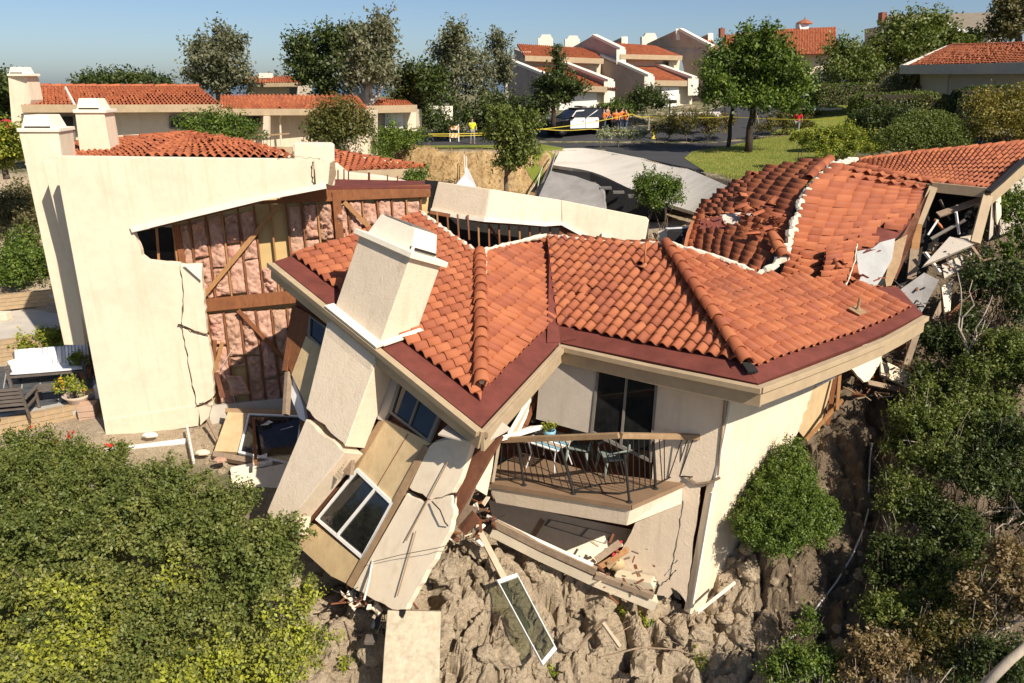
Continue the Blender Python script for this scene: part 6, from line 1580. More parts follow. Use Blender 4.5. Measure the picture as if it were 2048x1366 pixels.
terrace_wall(th3, [(1283, 92, 82), (1356, 59, 76), (1421, 96, 72.4), (1460, 110, 70.5), (1460, 215, 70.5), (1385, 215, 74), (1362, 114, 76), (1311, 95, 80)], None, [(1357, 60, 76), (1421, 94, 72.4)])
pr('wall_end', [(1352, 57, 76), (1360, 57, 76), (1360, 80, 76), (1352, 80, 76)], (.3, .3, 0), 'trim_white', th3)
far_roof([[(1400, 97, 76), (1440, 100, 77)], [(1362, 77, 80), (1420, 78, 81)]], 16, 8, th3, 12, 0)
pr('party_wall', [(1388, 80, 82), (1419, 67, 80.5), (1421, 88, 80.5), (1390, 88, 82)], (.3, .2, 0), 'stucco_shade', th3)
pr('wall_end', [(1416, 66, 80), (1422, 66, 80), (1422, 88, 80), (1416, 88, 80)], (.3, .3, 0), 'trim_white', th3)
pr('chimney', [(1284, 73, 81), (1314, 73, 81), (1314, 92, 81), (1284, 92, 81)], (0, 1.2, 0), 'trim_white', th3); pr('chimney_hood', [(1292, 66, 81), (1310, 66, 81), (1313, 73, 81), (1288, 73, 81)], (0, 1, 0), 'trim_white', th3)
# far house with red roof and white cupola
fh = thing('far_red_house', P(1600, 170, 95), 'far house with plain red-brown roof and white cupola above the street tree', 'house')
far_roof([[(1440, 112, 94), (1560, 110, 95), (1672, 108, 96)], [(1446, 72, 103), (1560, 60, 104), (1672, 55, 105)]], 70, 16, fh, 13, 0)
pr('wall', [(1440, 112, 97), (1680, 108, 97), (1680, 180, 97), (1440, 180, 97)], (0, 6, 0), 'stucco_far', fh)
mb = MB(); mb.prism([P(1599, 48, 104), P(1618, 48, 104), P(1617, 61, 104), P(1600, 61, 104)], V((0, 1.5, 0))); cu_ = part('cupola', mb, 'white_paint', fh)
mb = MB(); mb.lathe(P(1608.5, 48, 104.7), [(1.1, 0), (.9, .25), (.1, .6), (.02, .9)], 10); part('cupola_roof', mb, 'roof_far', cu_)
pr('chimney', [(1441, 56, 103), (1450, 56, 103), (1450, 75, 103), (1441, 75, 103)], (0, 1, 0), 'brick', fh)
# far grey-shingled house at the top right
fg = thing('far_shingle_house', P(1880, 90, 90), 'far house with grey shingle roof and brick chimney on the skyline', 'house')
pr('roof_slope', [(1770, 52, 86), (1775, 30, 92), (1990, 24, 93), (2000, 62, 87)], (0, .3, -.3), 'shingle', fg)
pr('chimney', [(1765, 24, 91), (1774, 24, 91), (1775, 50, 91), (1763, 50, 91)], (0, 1, 0), 'brick', fg)
pr('gable', [(1884, 56, 86), (1897, 48, 86), (1920, 62, 86), (1884, 62, 86)], (0, .4, 0), 'shingle', fg)
mb = MB(); mb.path_beam([P(1882, 56, 85.8), P(1895, 49, 85.8), P(1918, 61, 85.8), P(1962, 65, 85.8)], .2, .3); part('gable_trim', mb, 'white_paint', fg)
pr('wall', [(1770, 52, 88), (2000, 62, 88), (2000, 110, 88), (1770, 110, 88)], (0, 5, 0), 'stucco_grey', fg)
# shaded house at the right edge
rh = thing('shaded_house', P(1940, 240, 38), 'grey shaded house with bright red tile roof at the right edge', 'house')
TR = Tiles()
far_roof([[(1808, 136, 46.5), (1930, 134, 40), (2085, 129, 33.5)], [(1898, 93, 50), (1990, 91, 44.5), (2090, 88, 39.5)]], 44, 12, rh, 14, 0, TR); TR.build(rh, 300)
mb = MB(); mb.path_beam([P(1802, 139, 46.4), P(1930, 138, 39.9), P(2085, 135, 33.4)], .15, .5); part('fascia_board', mb, 'stucco_grey', rh)
mb = MB(); mb.path_beam([P(1804, 134, 46.4), P(1898, 93, 50.2)], .3, .14); part('rake_trim', mb, 'trim_white', rh)
pr('wall', [(1840, 142, 46), (2085, 138, 34.5), (2085, 260, 34.5), (1838, 250, 46)], (3, .6, 0), 'stucco_grey', rh)
mb = MB(); mb.path_beam([P(1900, 146, 42.4), P(1896, 165, 42.3), P(1892, 225, 42.2)], .08, .06); part('downpipe', mb, 'stucco_grey', rh)
ridge_run([P(2090, 87, 39.6), P(1990, 90, 44.6), P(1898, 92, 50.1)], rh, .5, seed=33)
# ------------------------------------------------------------------ road things
def person(loc, rz, label, shirt, pants, arms=((.25, -.05, 1.05), (-.25, -.05, 1.05)), stride=.12, hat=None, vest=None, group=None):
    t = lthing('person', loc, rz, label, 'person', group); ps = .94 + (len(label) % 7) * .018; t.scale = (ps, ps, ps)
    def skin(name, vs, es, rs, mat, sub=1):
        me = bpy.data.meshes.new(name); me.from_pydata(vs, es, []); me.materials.append(M[mat]); o = bpy.data.objects.new(name, me); COL.objects.link(o); o.parent = t
        m = o.modifiers.new('skin', 'SKIN'); m.use_smooth_shade = True
        for i, r in enumerate(rs): me.skin_vertices[0].data[i].radius = (r, r) if not isinstance(r, tuple) else r
        me.skin_vertices[0].data[0].use_root = True
        s = o.modifiers.new('sub', 'SUBSURF'); s.levels = sub; s.render_levels = sub; return o
    (ax, ay, az), (bx, by, bz) = arms; s = stride
    kn = lambda sh, h: ((sh[0] + h[0]) / 2 + (.05 if sh[0] > 0 else -.05), (sh[1] + h[1]) / 2 + .06, (sh[2] + h[2]) / 2 - .03)
    V0 = [(0, 0, .95), (0, 0, 1.18), (0, 0, 1.36), (0, 0, 1.47), (0, -.01, 1.55), (0, -.02, 1.64), (0, -.01, 1.73), (.10, 0, .9), (.11, -s * .5, .5), (.11, s * .2 - s * .3, .09), (.12, -s - .1, .04), (-.10, 0, .9), (-.11, s * .3, .5), (-.11, s * .9, .09), (-.12, s * .9 - .13, .04), (.19, 0, 1.40), kn((.19, 0, 1.4), (ax, ay, az)), (ax, ay, az), (ax * 1.02, ay - .05, az - .09), (-.19, 0, 1.40), kn((-.19, 0, 1.4), (bx, by, bz)), (bx, by, bz), (bx * 1.02, by - .05, bz - .09), (0, -.115, 1.635)]
    E0 = [(0, 1), (1, 2), (2, 3), (3, 4), (4, 5), (5, 6), (0, 7), (7, 8), (8, 9), (9, 10), (0, 11), (11, 12), (12, 13), (13, 14), (2, 15), (15, 16), (16, 17), (17, 18), (2, 19), (19, 20), (20, 21), (21, 22), (5, 23)]
    R0 = [.13, .125, .14, .07, .06, .095, .07, .085, .06, .045, .04, .085, .06, .045, .04, .065, .045, .035, .035, .065, .045, .035, .035, .02]
    skin('body', V0, E0, R0, 'skin')
    skin('trousers', [V0[0], V0[7], V0[8], V0[9], V0[11], V0[12], V0[13]], [(0, 1), (1, 2), (2, 3), (0, 4), (4, 5), (5, 6)], [.15, .105, .08, .07, .105, .08, .07], pants)
    skin('shirt', [V0[1], V0[0], V0[2], V0[15], V0[16], V0[19], V0[20]], [(0, 1), (0, 2), (2, 3), (3, 4), (2, 5), (5, 6)], [.15, .155, .165, .085, .065, .085, .065], shirt)
    if vest: skin('vest', [V0[1], (0, 0, 1.0), V0[2], (.12, 0, 1.4), (-.12, 0, 1.4)], [(0, 1), (0, 2), (2, 3), (2, 4)], [.165, .17, .18, .1, .1], vest)
    mb = MB(); mb.ball((0, .01, 1.70), (.10, .115, .09), 10, 6); lpart('cap' if hat else 'hair', mb, hat or 'hair', t, smooth=True)
    return t
def gpos(px, py, z=None):
    """ground point under a pixel on the upper plateau"""
    d = ray(px, py); Yv = np.linspace(26, 110, 1700); X = d.x / d.y * Yv; Z = CAMZ + d.z / d.y * Yv; g = ground_np(X, Yv, False) + .035
    k = int(np.argmax(Z < g)) if (Z < g).any() else -1
    return V((X[k], Yv[k], g[k]))
person(gpos(945, 288), .3, 'person in lime safety vest walking behind the striped barricade', 'vest_lime', 'grey_cloth', ((.27, -.1, 1.0), (-.2, -.2, 1.2)), .16, hat='dark_cloth', vest='vest_lime')
person(gpos(1592, 271), 2.6, 'person in red shirt standing on the road right of the tree trunk', 'shirt_red', 'grey_cloth', ((.26, -.02, .98), (-.26, -.04, .98)), .10)
def gY(px, Y):
    p = P(px, 250, Y); return V((p.x, p.y, gz(p.x, p.y) + .07))
ov = 'road crew in orange vests'
for px, py, rz, lab, sh in ((1198, 246, .4, 'orange-vested person half hidden behind the police car', 'shirt_orange'), (1207, 247, -.5, 'person in orange vest at the rear bumper of the car', 'shirt_orange'), (1214, 250, .9, 'person in orange vest with pale sleeves beside the car rear', 'grey_cloth'), (1231, 251, -.2, 'person in dark trousers and orange vest standing alone', 'shirt_orange'), (1243, 250, .7, 'person in bright orange vest and jeans, legs apart', 'vest_orange'), (1251, 249, -1.0, 'rightmost tall person in orange vest by the dark shrub', 'shirt_orange')):
    person(gY(px, 53.5 + (px % 5) * .45), rz, lab, sh, 'jeans' if px != 1231 else 'dark_cloth', ((.25, -.12, 1.05), (-.22, -.18, 1.1)), .12, hat='dark_cloth' if px in (1207, 1231) else None, vest='vest_orange', group=ov)
d2 = [gpos(*p) for p in ((1338, 223), (1440, 224), (1448, 237), (1332, 236))]
drape('driveway_upper', [(p.x, p.y) for p in d2], 0.06, 'driveway', 1.5)
# police car
sp = gpos(1150, 268); suv = lthing('police_car', sp, math.radians(205), 'black and white police utility car parked nose-left on the road', 'car')
def sidepoly(mb, pts, y0, y1): mb.prism([V((x, y0, z)) for x, z in pts], V((0, y1 - y0, 0)))
mb = MB(); sidepoly(mb, [(-2.45, .42), (-2.5, .75), (-2.42, 1.05), (-2.2, 1.12), (1.1, 1.10), (1.3, 1.06), (2.25, .98), (2.48, .80), (2.5, .45), (2.2, .32), (-2.2, .32)], -.97, .97); lpart('body', mb, 'car_black', suv, .07)
mb = MB(); b_ = [(-2.25, 1.1), (-2.05, 1.62), (-1.6, 1.76), (.1, 1.74), (.45, 1.66), (1.15, 1.1)]
mb.add([V((x, y * (1 if z < 1.3 else .84), z)) for y in (-.93, .93) for x, z in b_], [[0, 1, 2, 3, 4, 5], [11, 10, 9, 8, 7, 6]] + [[(i + 1) % 6, i, i + 6, (i + 1) % 6 + 6] for i in range(6)]); lpart('cabin', mb, 'glass_dark', suv, .04)
mb = MB(); mb.abox(-1.7, .25, -.76, .76, 1.74, 1.79); lpart('roof', mb, 'car_black', suv, .02)
for sgn in (-1, 1):
    for x0, x1, xr in ((-.25, .95, .62), (-1.35, -.28, -1.25)):
        mb = MB(); mb.prism([V((x, sgn * .975, z)) for x, z in ((x0, .45), (x1, .45), (x1, 1.08), (x0, 1.08))], V((0, sgn * .02, 0))); dr_ = lpart('door', mb, 'car_white', suv, .01)
        mb = MB(); mb.prism([V((x, sgn * (.945 if z < 1.3 else .80), z)) for x, z in ((x0, 1.10), (x1, 1.10), (xr if x1 < .9 else .42, 1.64), (x0, 1.68), (x0 + .07, 1.6), (xr if x1 < .9 else .40, 1.57), (x1 - .12, 1.16), (x0 + .07, 1.16))], V((0, sgn * .02, 0))); o = lpart('window_frame', mb, 'car_white', suv)
        mb = MB(); mb.abox(x0 + .08, x0 + .28, sgn * 1.0 - .015, sgn * 1.0 + .015, .92, .96); o = lpart('handle', mb, 'car_black', suv); o.parent = dr_
    for x in (-1.5, 1.5):
        mb = MB(); mb.lathe((x, sgn * .82, .37), [(.22, -.11), (.37, -.11), (.385, 0), (.37, .11), (.22, .11)], 20, (0, 1, 0)); wh = lpart('wheel', mb, 'tyre', suv, smooth=True)
        mb = MB(); mb.lathe((x, sgn * .90, .37), [(0, .02), (.1, .03), (.22, .0)], 14, (0, 1, 0)); o = lpart('rim', mb, 'chrome', suv); o.parent = wh
    mb = MB(); mb.ball((2.36, sgn * .72, .82), (.14, .2, .09), 8, 6); lpart('headlight', mb, 'chrome', suv, smooth=True)
    mb = MB(); mb.abox(-2.49, -2.4, sgn * .82 - .1, sgn * .82 + .1, .85, 1.08); lpart('tail_light', mb, 'umbrella_red', suv)
    mb = MB(); mb.abox(.75, .92, sgn * 1.05 - .1, sgn * 1.05 + .1, 1.1, 1.24); lpart('mirror', mb, 'car_black', suv, .02)
mb = MB(); mb.abox(-.55, -.2, -.6, .6, 1.82, 1.92); lpart('light_bar', mb, 'frame_alu', suv, .02)
mb = MB(); mb.abox(2.5, 2.56, -.4, .4, .42, .8); lpart('push_bar', mb, 'iron', suv, .01)
# barricade
bc = lthing('striped_barricade', gpos(909, 283), .1, 'orange and white striped folding barricade beside the lime vest', 'barricade')
for y_, s_ in ((-.25, 1), (.25, -1)):
    for x_ in (-.3, .3): mb = MB(); mb.beam((x_, y_, 0), (x_, y_ * .15, 1.15), .05, .03, (0, 1, 0)); lpart('leg', mb, 'white_paint', bc)
for z_, h_ in ((.92, .26), (.42, .3)):
    yy = -.25 * (1 - z_ / 1.15 * .85) - .03; mb = MB(); mb.abox(-.34, .34, yy - .012, yy + .012, z_ - h_ / 2, z_ + h_ / 2); bd = lpart('panel', mb, 'white_paint', bc)
    for k in range(3):
        mb = MB(); x_ = -.28 + k * .24; mb.prism([V((x_ - .06, yy - .016, z_ - h_ / 2)), V((x_ + .05, yy - .016, z_ - h_ / 2)), V((x_ + .15, yy - .016, z_ + h_ / 2)), V((x_ + .04, yy - .016, z_ + h_ / 2))], V((0, -.003, 0))); o = lpart('stripe', mb, 'sign_orange', bc); o.parent = bd
# hydrant, mailbox, stanchions, tape
hy = thing('fire_hydrant', gpos(1306, 278), 'yellow fire hydrant at the end of the silver ground cover', 'hydrant')
g = V(hy.location); mb = MB(); mb.lathe(g, [(.16, 0), (.16, .05), (.11, .08), (.11, .5), (.14, .52), (.14, .56), (.11, .62), (.04, .72), (0, .74)], 12); part('barrel', mb, 'tape_yellow', hy, smooth=True)
for s_ in (-1, 1): mb = MB(); mb.lathe(g + V((s_ * .1, 0, .42)), [(.06, 0), (.06, .1), (0, .1)], 8, (s_, 0, 0)); part('nozzle', mb, 'tape_yellow', hy)
ml = thing('mailbox', gpos(1338, 236), 'black mailbox on a post at the driveway', 'mailbox'); g = V(ml.location)
mb = MB(); mb.abox(g.x - .05, g.x + .05, g.y - .05, g.y + .05, g.z, g.z + 1.1); part('post', mb, 'iron', ml); mb = MB(); mb.abox(g.x - .5, g.x + .5, g.y - .2, g.y + .2, g.z + 1.1, g.z + 1.35); part('box', mb, 'iron', ml, .05)
for px, py, h, lab in ((1264, 268, 1.35, 'tall dark tape post beside the silver ground cover'), (1297, 260, .95, 'short pale tape post near the hydrant')):
    g = gpos(px, py); mb = MB(); mb.tube([g, g + V((0, 0, h))], .045, 8); mb.lathe(g, [(.14, 0), (.05, .05)], 8); solo('tape_post', mb, 'iron' if h > 1 else 'pale_wood', lab, 'post')
def tape(pts, lab):
    c = [P(*p) for p in pts]; fine = []
    for i in range(len(c) - 1):
        for k in range(8):
            t_ = k / 8; fine.append(c[i].lerp(c[i + 1], t_) - V((0, 0, .10 * math.sin(math.pi * t_))))
    fine.append(c[-1]); mb = MB(); mb.path_beam(fine, .01, .042); solo('caution_tape', mb, 'tape_yellow', lab, 'tape')
tape([(690, 254, 46), (780, 262, 47), (905, 272, 46.5), (1085, 258, 48), (1264, 228, 50)], 'yellow caution tape sloping up across the police car to the tall post')
tape([(1264, 228, 50), (1297, 233, 52), (1457, 233, 50), (1700, 238, 46)], 'yellow caution tape running level behind the street tree')
tape([(860, 268, 45.5), (1075, 257, 47.5), (1180, 258, 47.5), (1298, 258, 47.5)], 'lower yellow caution tape ending at the fire hydrant')
# wheel stops on the upper parking
for px, lab in ((1618, 'white wheel stop left on the upper parking lot'), (1661, 'white wheel stop at the middle of the upper lot')):
    g = gpos(px, 222); mb = MB(); mb.box(g + V((0, 0, .12)), (1.7, .15, 0), (0, .2, 0), (0, 0, .16)); solo('wheel_stop', mb, 'white_paint', lab, 'wheel stop', bevel=.03)
# stop sign like board leaning by the trunk
g = gpos(1510, 258); mb = MB(); mb.beam(g + V((-.35, 0, 0)), g + V((0, 0, 1.1)), .04, .04); mb.beam(g + V((.35, 0, 0)), g + V((0, 0, 1.1)), .04, .04); mb.beam(g + V((0, .3, 0)), g + V((0, 0, 1.1)), .04, .04); solo('tripod', mb, 'pale_wood', 'small pale tripod behind the street tree trunk', 'tripod')
# ------------------------------------------------------------------ balcony furniture
def rz_of(d): return math.atan2(d.y, d.x)
def resin_chair(loc, rz, label):
    t = lthing('resin_chair', loc, rz, label, 'chair', 'resin chairs on the balcony')
    mb = MB(); mb.prism([V((-.23, -.22, .40)), V((.23, -.22, .40)), V((.21, .22, .37)), V((-.21, .22, .37))], V((0, 0, .035))); lpart('seat', mb, 'plastic_green', t, .015)
    mb = MB(); arc = [V((-.24, .20, .40)), V((-.26, .27, .66)), V((-.2, .33, .84)), V((0, .36, .90)), V((.2, .33, .84)), V((.26, .27, .66)), V((.24, .20, .40))]; mb.tube(arc, .03, 6); lpart('back_frame', mb, 'plastic_green', t, smooth=True)
    for a in range(-4, 5):
        x = a * .052; mb = MB(); zt = .86 - abs(a) * .022; mb.beam((x - .07, .235, .47), (min(max(x + .07, -.2), .2), .33, zt), .02, .012, (0, 1, 0)); mb.beam((x + .07, .235, .47), (min(max(x - .07, -.2), .2), .33, zt), .02, .012, (0, 1, 0)); lpart('back_lattice', mb, 'plastic_green', t)
    for s in (-1, 1):
        mb = MB(); mb.tube([V((s * .25, .27, .62)), V((s * .30, .05, .63)), V((s * .28, -.2, .60)), V((s * .25, -.22, .42))], .026, 6); lpart('armrest', mb, 'plastic_green', t, smooth=True)
        for y in (-.2, .2):
            mb = MB(); mb.tube([V((s * .21, y, .39)), V((s * .26, y * 1.3, 0))], [.04, .022], 6); lpart('leg', mb, 'plastic_green', t, smooth=True)
    return t
def onf(px, py): return flo.at(px, py) + flo.n * .002
resin_chair(onf(1158, 925), math.radians(-20), 'grey-green resin chair beside the striped table')
resin_chair(onf(1222, 945), math.radians(-75), 'grey-green resin chair in front of the sliding door')
tb = lthing('slatted_table', onf(1098, 932), math.radians(-35), 'pale slatted patio table with thin white legs on the balcony', 'table')
for k in range(9): mb = MB(); mb.abox(-.45, .45, -.4 + k * .095, -.335 + k * .095, .66, .68); lpart('slat', mb, ['white_paint', 'pot_blue', 'pale_wood'][k % 3], tb)
mb = MB(); mb.abox(-.42, -.38, -.4, .42, .63, .66); mb.abox(.38, .42, -.4, .42, .63, .66); lpart('apron', mb, 'frame_white', tb)
for sx in (-1, 1):
    for sy in (-1, 1): mb = MB(); mb.tube([V((sx * .36, sy * .32, .64)), V((sx * .3, sy * .27, .35)), V((sx * .38, sy * .36, 0))], .016, 6); lpart('leg', mb, 'frame_white', tb)
pb = V(tb.location) + V((0, 0, .70)); pot = thing('blue_pot', pb, 'light blue flower pot with green succulents on the slatted table', 'pot')
mb = MB(); mb.lathe(pb, [(.07, 0), (.12, .06), (.14, .15), (.135, .2), (.115, .2), (.10, .12)], 16); part('bowl', mb, 'pot_blue', pot, smooth=True)
foliage('succulent', [((pb.x, pb.y, pb.z + .25), (.15, .15, .09))], 260, .06, 'leaf_lime', pot, 4, clump_r=.05)
# ------------------------------------------------------------------ patio on the left
PZ0 = 1.55
def pz(px, py, z=PZ0): return PZ(px, py, z)
pa_ = [pz(-60, 848), pz(168, 806), pz(225, 760), pz(205, 690), pz(-60, 712)]
mb = MB(); mb.prism(pa_, V((0, 0, -.3))); patio = struct('patio', mb, 'grout')
c0 = pz(60, 800); ux = (pz(168, 806) - pz(-60, 848)); ux.z = 0; ux.normalize(); uy = V((-ux.y, ux.x, 0)); cnt = 0
poly2 = [(p.x, p.y) for p in pa_]
for i in range(-9, 10):
    for j in range(-3, 14):
        c = c0 + ux * (i * .46) + uy * (j * .46)
        if not all(in_poly((c + ux * a * .21 + uy * b * .21).x, (c + ux * a * .21 + uy * b * .21).y, poly2) for a in (-1, 1) for b in (-1, 1)): continue
        mb = MB(); mb.box(c + V((0, 0, .012)), ux * .425, uy * .425, V((0, 0, .02))); o = part('slate_tile', mb, 'slate', patio); o.matrix_parent_inverse = Matrix.Identity(4)
def block_wall(name, label, a, b, ztop, courses, bl=.42, bh=.135, mat='block', d=.22, cap=False):
    a = V(a); b = V(b); a.z = b.z = 0; L = (b - a).length; e = (b - a).normalized(); nrm = V((e.y, -e.x, 0))
    w = thing(name, V((a.x, a.y, ztop - courses * bh)), label, 'wall'); mb = MB()
    mb.box((a + b) / 2 + V((0, 0, ztop - courses * bh / 2 - .01)), e * (L - .02), nrm * (d - .04), V((0, 0, courses * bh - .02))); part('mortar_core', mb, 'grout', w)
    base = MB(); base.box((0, 0, 0), e * (bl - .018), nrm * d, V((0, 0, bh - .014))); me0 = base.mesh('block'); me0.materials.append(M[mat]); q = random.Random(len(name))
    for c in range(courses):
        n = int(L / bl) + 1; off = (c % 2) * bl / 2
        for i in range(n):
            x = off + i * bl + bl / 2
            if x > L - bl * .2: continue
            o = bpy.data.objects.new('block', me0); COL.objects.link(o); o.parent = w; o.matrix_parent_inverse = Matrix.Translation(-V(w.location)); o.location = a + e * x + V((0, 0, ztop - (c + .5) * bh)) + nrm * q.uniform(-.008, .008)
    if cap:
        mb = MB(); mb.box((a + b) / 2 + V((0, 0, ztop + .035)), e * L, nrm * (d + .25), V((0, 0, .07))); part('coping', mb, 'concrete', w)
    return w
block_wall('retaining_wall', 'tan block retaining wall along the front of the slate patio', pz(-60, 852), pz(166, 808), PZ0 + .04, 8)
block_wall('retaining_wall', 'tan block garden wall behind the white cushioned bench', PZ(-60, 688, 2.35), PZ(128, 664, 2.35), 2.35, 6)
block_wall('retaining_wall', 'upper tan block wall below the clipped green hedge', PZ(-60, 595, 3.05), PZ(115, 578, 3.05), 3.05, 4)
mb = MB(); mb.prism([PZ(-60, 690, 2.3), PZ(135, 664, 2.3), PZ(120, 612, 2.45), PZ(-60, 630, 2.45)], V((0, 0, -.12))); struct('walkway', mb, 'concrete')
g = PZ(4, 634, 2.5); mb = MB(); mb.abox(g.x - .25, g.x + .25, g.y - .15, g.y + .15, g.z - .1, g.z + .18); solo('utility_box', mb, 'stucco_far', 'small tan vent box on the walkway behind the patio', 'box', bevel=.02)
g = pz(176, 812); mb = MB(); 
pil = thing('pink_pillar', g, 'pinkish block pillar at the corner of the patio wall', 'pillar')
for k in range(7): mb = MB(); mb.box(V((g.x + .02, g.y - .05, PZ0 + .02 - k * .17)), (.42, .1, 0), (-.1, .42, 0), (0, 0, .155)); part('block', mb, 'block_pink', pil, .008)
# bench with cushions
bp = pz(95, 770); bn = lthing('patio_bench', (bp.x, bp.y + .3, PZ0 + .025), math.radians(14), 'grey wooden bench with white striped cushions on the patio', 'bench')
for s in (-1, 1):
    for y in (-.32, .36): mb = MB(); mb.abox(s * 1.0 - .04, s * 1.0 + .04, y - .04, y + .04, 0, .62 if y < 0 else .85); lpart('leg', mb, 'grey_wood', bn)
    mb = MB(); mb.abox(s * 1.0 - .05, s * 1.0 + .05, -.38, .4, .6, .64); lpart('armrest', mb, 'grey_wood', bn)
mb = MB(); mb.abox(-1.0, 1.0, -.36, .38, .30, .36); lpart('seat_frame', mb, 'grey_wood', bn)
for k in range(4): mb = MB(); mb.abox(-1.0, 1.0, .37, .40, .42 + k * .12, .50 + k * .12); lpart('back_slat', mb, 'grey_wood', bn)
def cushion(root, c, sx, sy, sz, rot=(0, 0, 0), stripes=0, name='cushion'):
    n = 10; mb = MB(); vs = []; R = Matrix.Rotation(rot[2], 3, 'Z') @ Matrix.Rotation(rot[0], 3, 'X'); fs = []
    for top in (1, -1):
        for j in range(n + 1):
            for i in range(n + 1):
                u = i / n * 2 - 1; v = j / n * 2 - 1; h = ((1 - u ** 4) * (1 - v ** 4)) ** .5; vs.append(V(c) + R @ V((u * sx / 2 * (1 - .03 * v * v), v * sy / 2 * (1 - .04 * u * u), top * sz / 2 * (.25 + .75 * h))))
    m = (n + 1) ** 2
    for j in range(n):
        for i in range(n):
            a = j * (n + 1) + i; fs += [[a, a + 1, a + n + 2, a + n + 1], [m + a, m + a + n + 1, m + a + n + 2, m + a + 1]]
    for i in range(n):
        for a, b in ((i, i + 1), (n * (n + 1) + i + 1, n * (n + 1) + i), ((i + 1) * (n + 1), i * (n + 1)), (i * (n + 1) + n, (i + 1) * (n + 1) + n)): fs.append([b, a, m + a, m + b])
    mb.add(vs, fs); o = lpart(name, mb, 'cushion', root, smooth=True)
    for k in range(stripes):
        u = -1 + (k + .5) * 2 / stripes; mb = MB(); pts = []
        for j in range(n + 1):
            v = j / n * 2 - 1; h = ((1 - u ** 4) * (1 - v ** 4)) ** .5; pts.append(V(c) + R @ V((u * sx / 2, v * sy / 2, sz / 2 * (.25 + .75 * h) + .002)))
        mb.path_beam(pts, .026, .004); s_ = lpart('stripe', mb, 'stripe', root); s_.parent = o
cushion(bn, (0, 0, .42), 1.95, .74, .14, name='seat_cushion')
cushion(bn, (-.62, .26, .68), .72, .56, .16, (1.2, 0, 0), 3, 'back_cushion'); cushion(bn, (.05, .26, .68), .62, .56, .16, (1.2, 0, 0), 5, 'back_cushion'); cushion(bn, (.68, .26, .70), .66, .58, .16, (1.2, 0, 0), 7, 'back_cushion')
cushion(bn, (-.25, .05, .60), .6, .42, .16, (.8, 0, .2), 0, 'throw_pillow'); cushion(bn, (-.78, -.02, .58), .5, .42, .16, (.9, 0, .7), 0, 'throw_pillow')
ct = pz(108, 806); tb2 = lthing('coffee_table', (ct.x + .05, ct.y + .15, PZ0 + .025), math.radians(16), 'low grey wooden table in front of the white bench', 'table')
for k in range(6): mb = MB(); mb.abox(-.55, .55, -.27 + k * .092, -.19 + k * .092, .40, .43); lpart('slat', mb, 'grey_wood', tb2)
for sx in (-1, 1):
    for sy in (-1, 1): mb = MB(); mb.abox(sx * .5 - .035, sx * .5 + .035, sy * .23 - .035, sy * .23 + .035, 0, .40); lpart('leg', mb, 'grey_wood', tb2)
cp_ = pz(28, 838); ac = lthing('wooden_armchair', (cp_.x, cp_.y + .25, PZ0 + .025), math.radians(194), 'dark grey wooden armchair with navy cushions seen from behind', 'chair')
for sx in (-1, 1):
    mb = MB(); mb.beam((sx * .36, .35, 0), (sx * .36, .52, .95), .06, .05, (0, 1, 0)); lpart('leg', mb, 'grey_wood', ac); mb = MB(); mb.abox(sx * .36 - .03, sx * .36 + .03, -.40, -.34, 0, .58); lpart('leg', mb, 'grey_wood', ac)
    mb = MB(); mb.beam((sx * .38, -.42, .59), (sx * .38, .45, .60), .1, .035); lpart('armrest', mb, 'grey_wood', ac)
for k in range(5): mb = MB(); z = .42 + k * .115; y = .43 + k * .022; mb.abox(-.34, .34, y, y + .025, z, z + .08); lpart('back_slat', mb, 'grey_wood', ac)
mb = MB(); mb.abox(-.36, .36, -.38, .4, .28, .33); lpart('seat_frame', mb, 'grey_wood', ac)
mb = MB(); mb.abox(-.32, .32, -.36, .34, .33, .44); lpart('seat_cushion', mb, 'navy', ac, .04); mb = MB(); mb.box((0, .37, .68), (.62, 0, 0), (0, .12, .02), (0, .1, .5)); lpart('back_cushion', mb, 'navy', ac, .04)
for px, py, r, lab, lf, h in ((172, 758, .2, 'small terracotta pot plant against the cream wall by the bench', 'leaf_lime', .35), (158, 806, .36, 'wide stone bowl planter with yellow flowers on the patio wall', 'leaf_lime', .28)):
    g = pz(px, py); pt = thing('planter', g, lab, 'planter'); mb = MB(); mb.lathe(g, [(r * .6, 0), (r * .8, h * .6), (r * 1.08, h), (r * .95, h), (r * .7, h * .7)], 18); part('bowl', mb, 'stone_pot' if r > .3 else 'terracotta', pt, smooth=True)
    foliage('foliage', [((g.x - .05, g.y, g.z + h + .22), (r * 1.25, r, .28))], 900, .07, lf, pt, 7, clump_r=.1)
    if r > .3:
        pp, oo, tt = blob_points([((g.x - .05, g.y, g.z + h + .25), (r * 1.35, r, .3))], 60, 3, clump_r=.1); me = leaf_mesh('flower', pp, oo, .07, tt, .9); me.materials.append(M['flower_yellow']); o = link('flowers', me, None, pt); o['kind'] = 'stuff'
g = pz(190, 800); mb = MB(); mb.prism([g, g + V((.5, .1, 0)), g + V((.45, .6, 0)), g + V((-.05, .5, 0))], V((0, 0, .42))); solo('striped_ottoman', mb, 'cushion', 'white and navy ottoman squeezed against the cream wall', 'ottoman', bevel=.04)
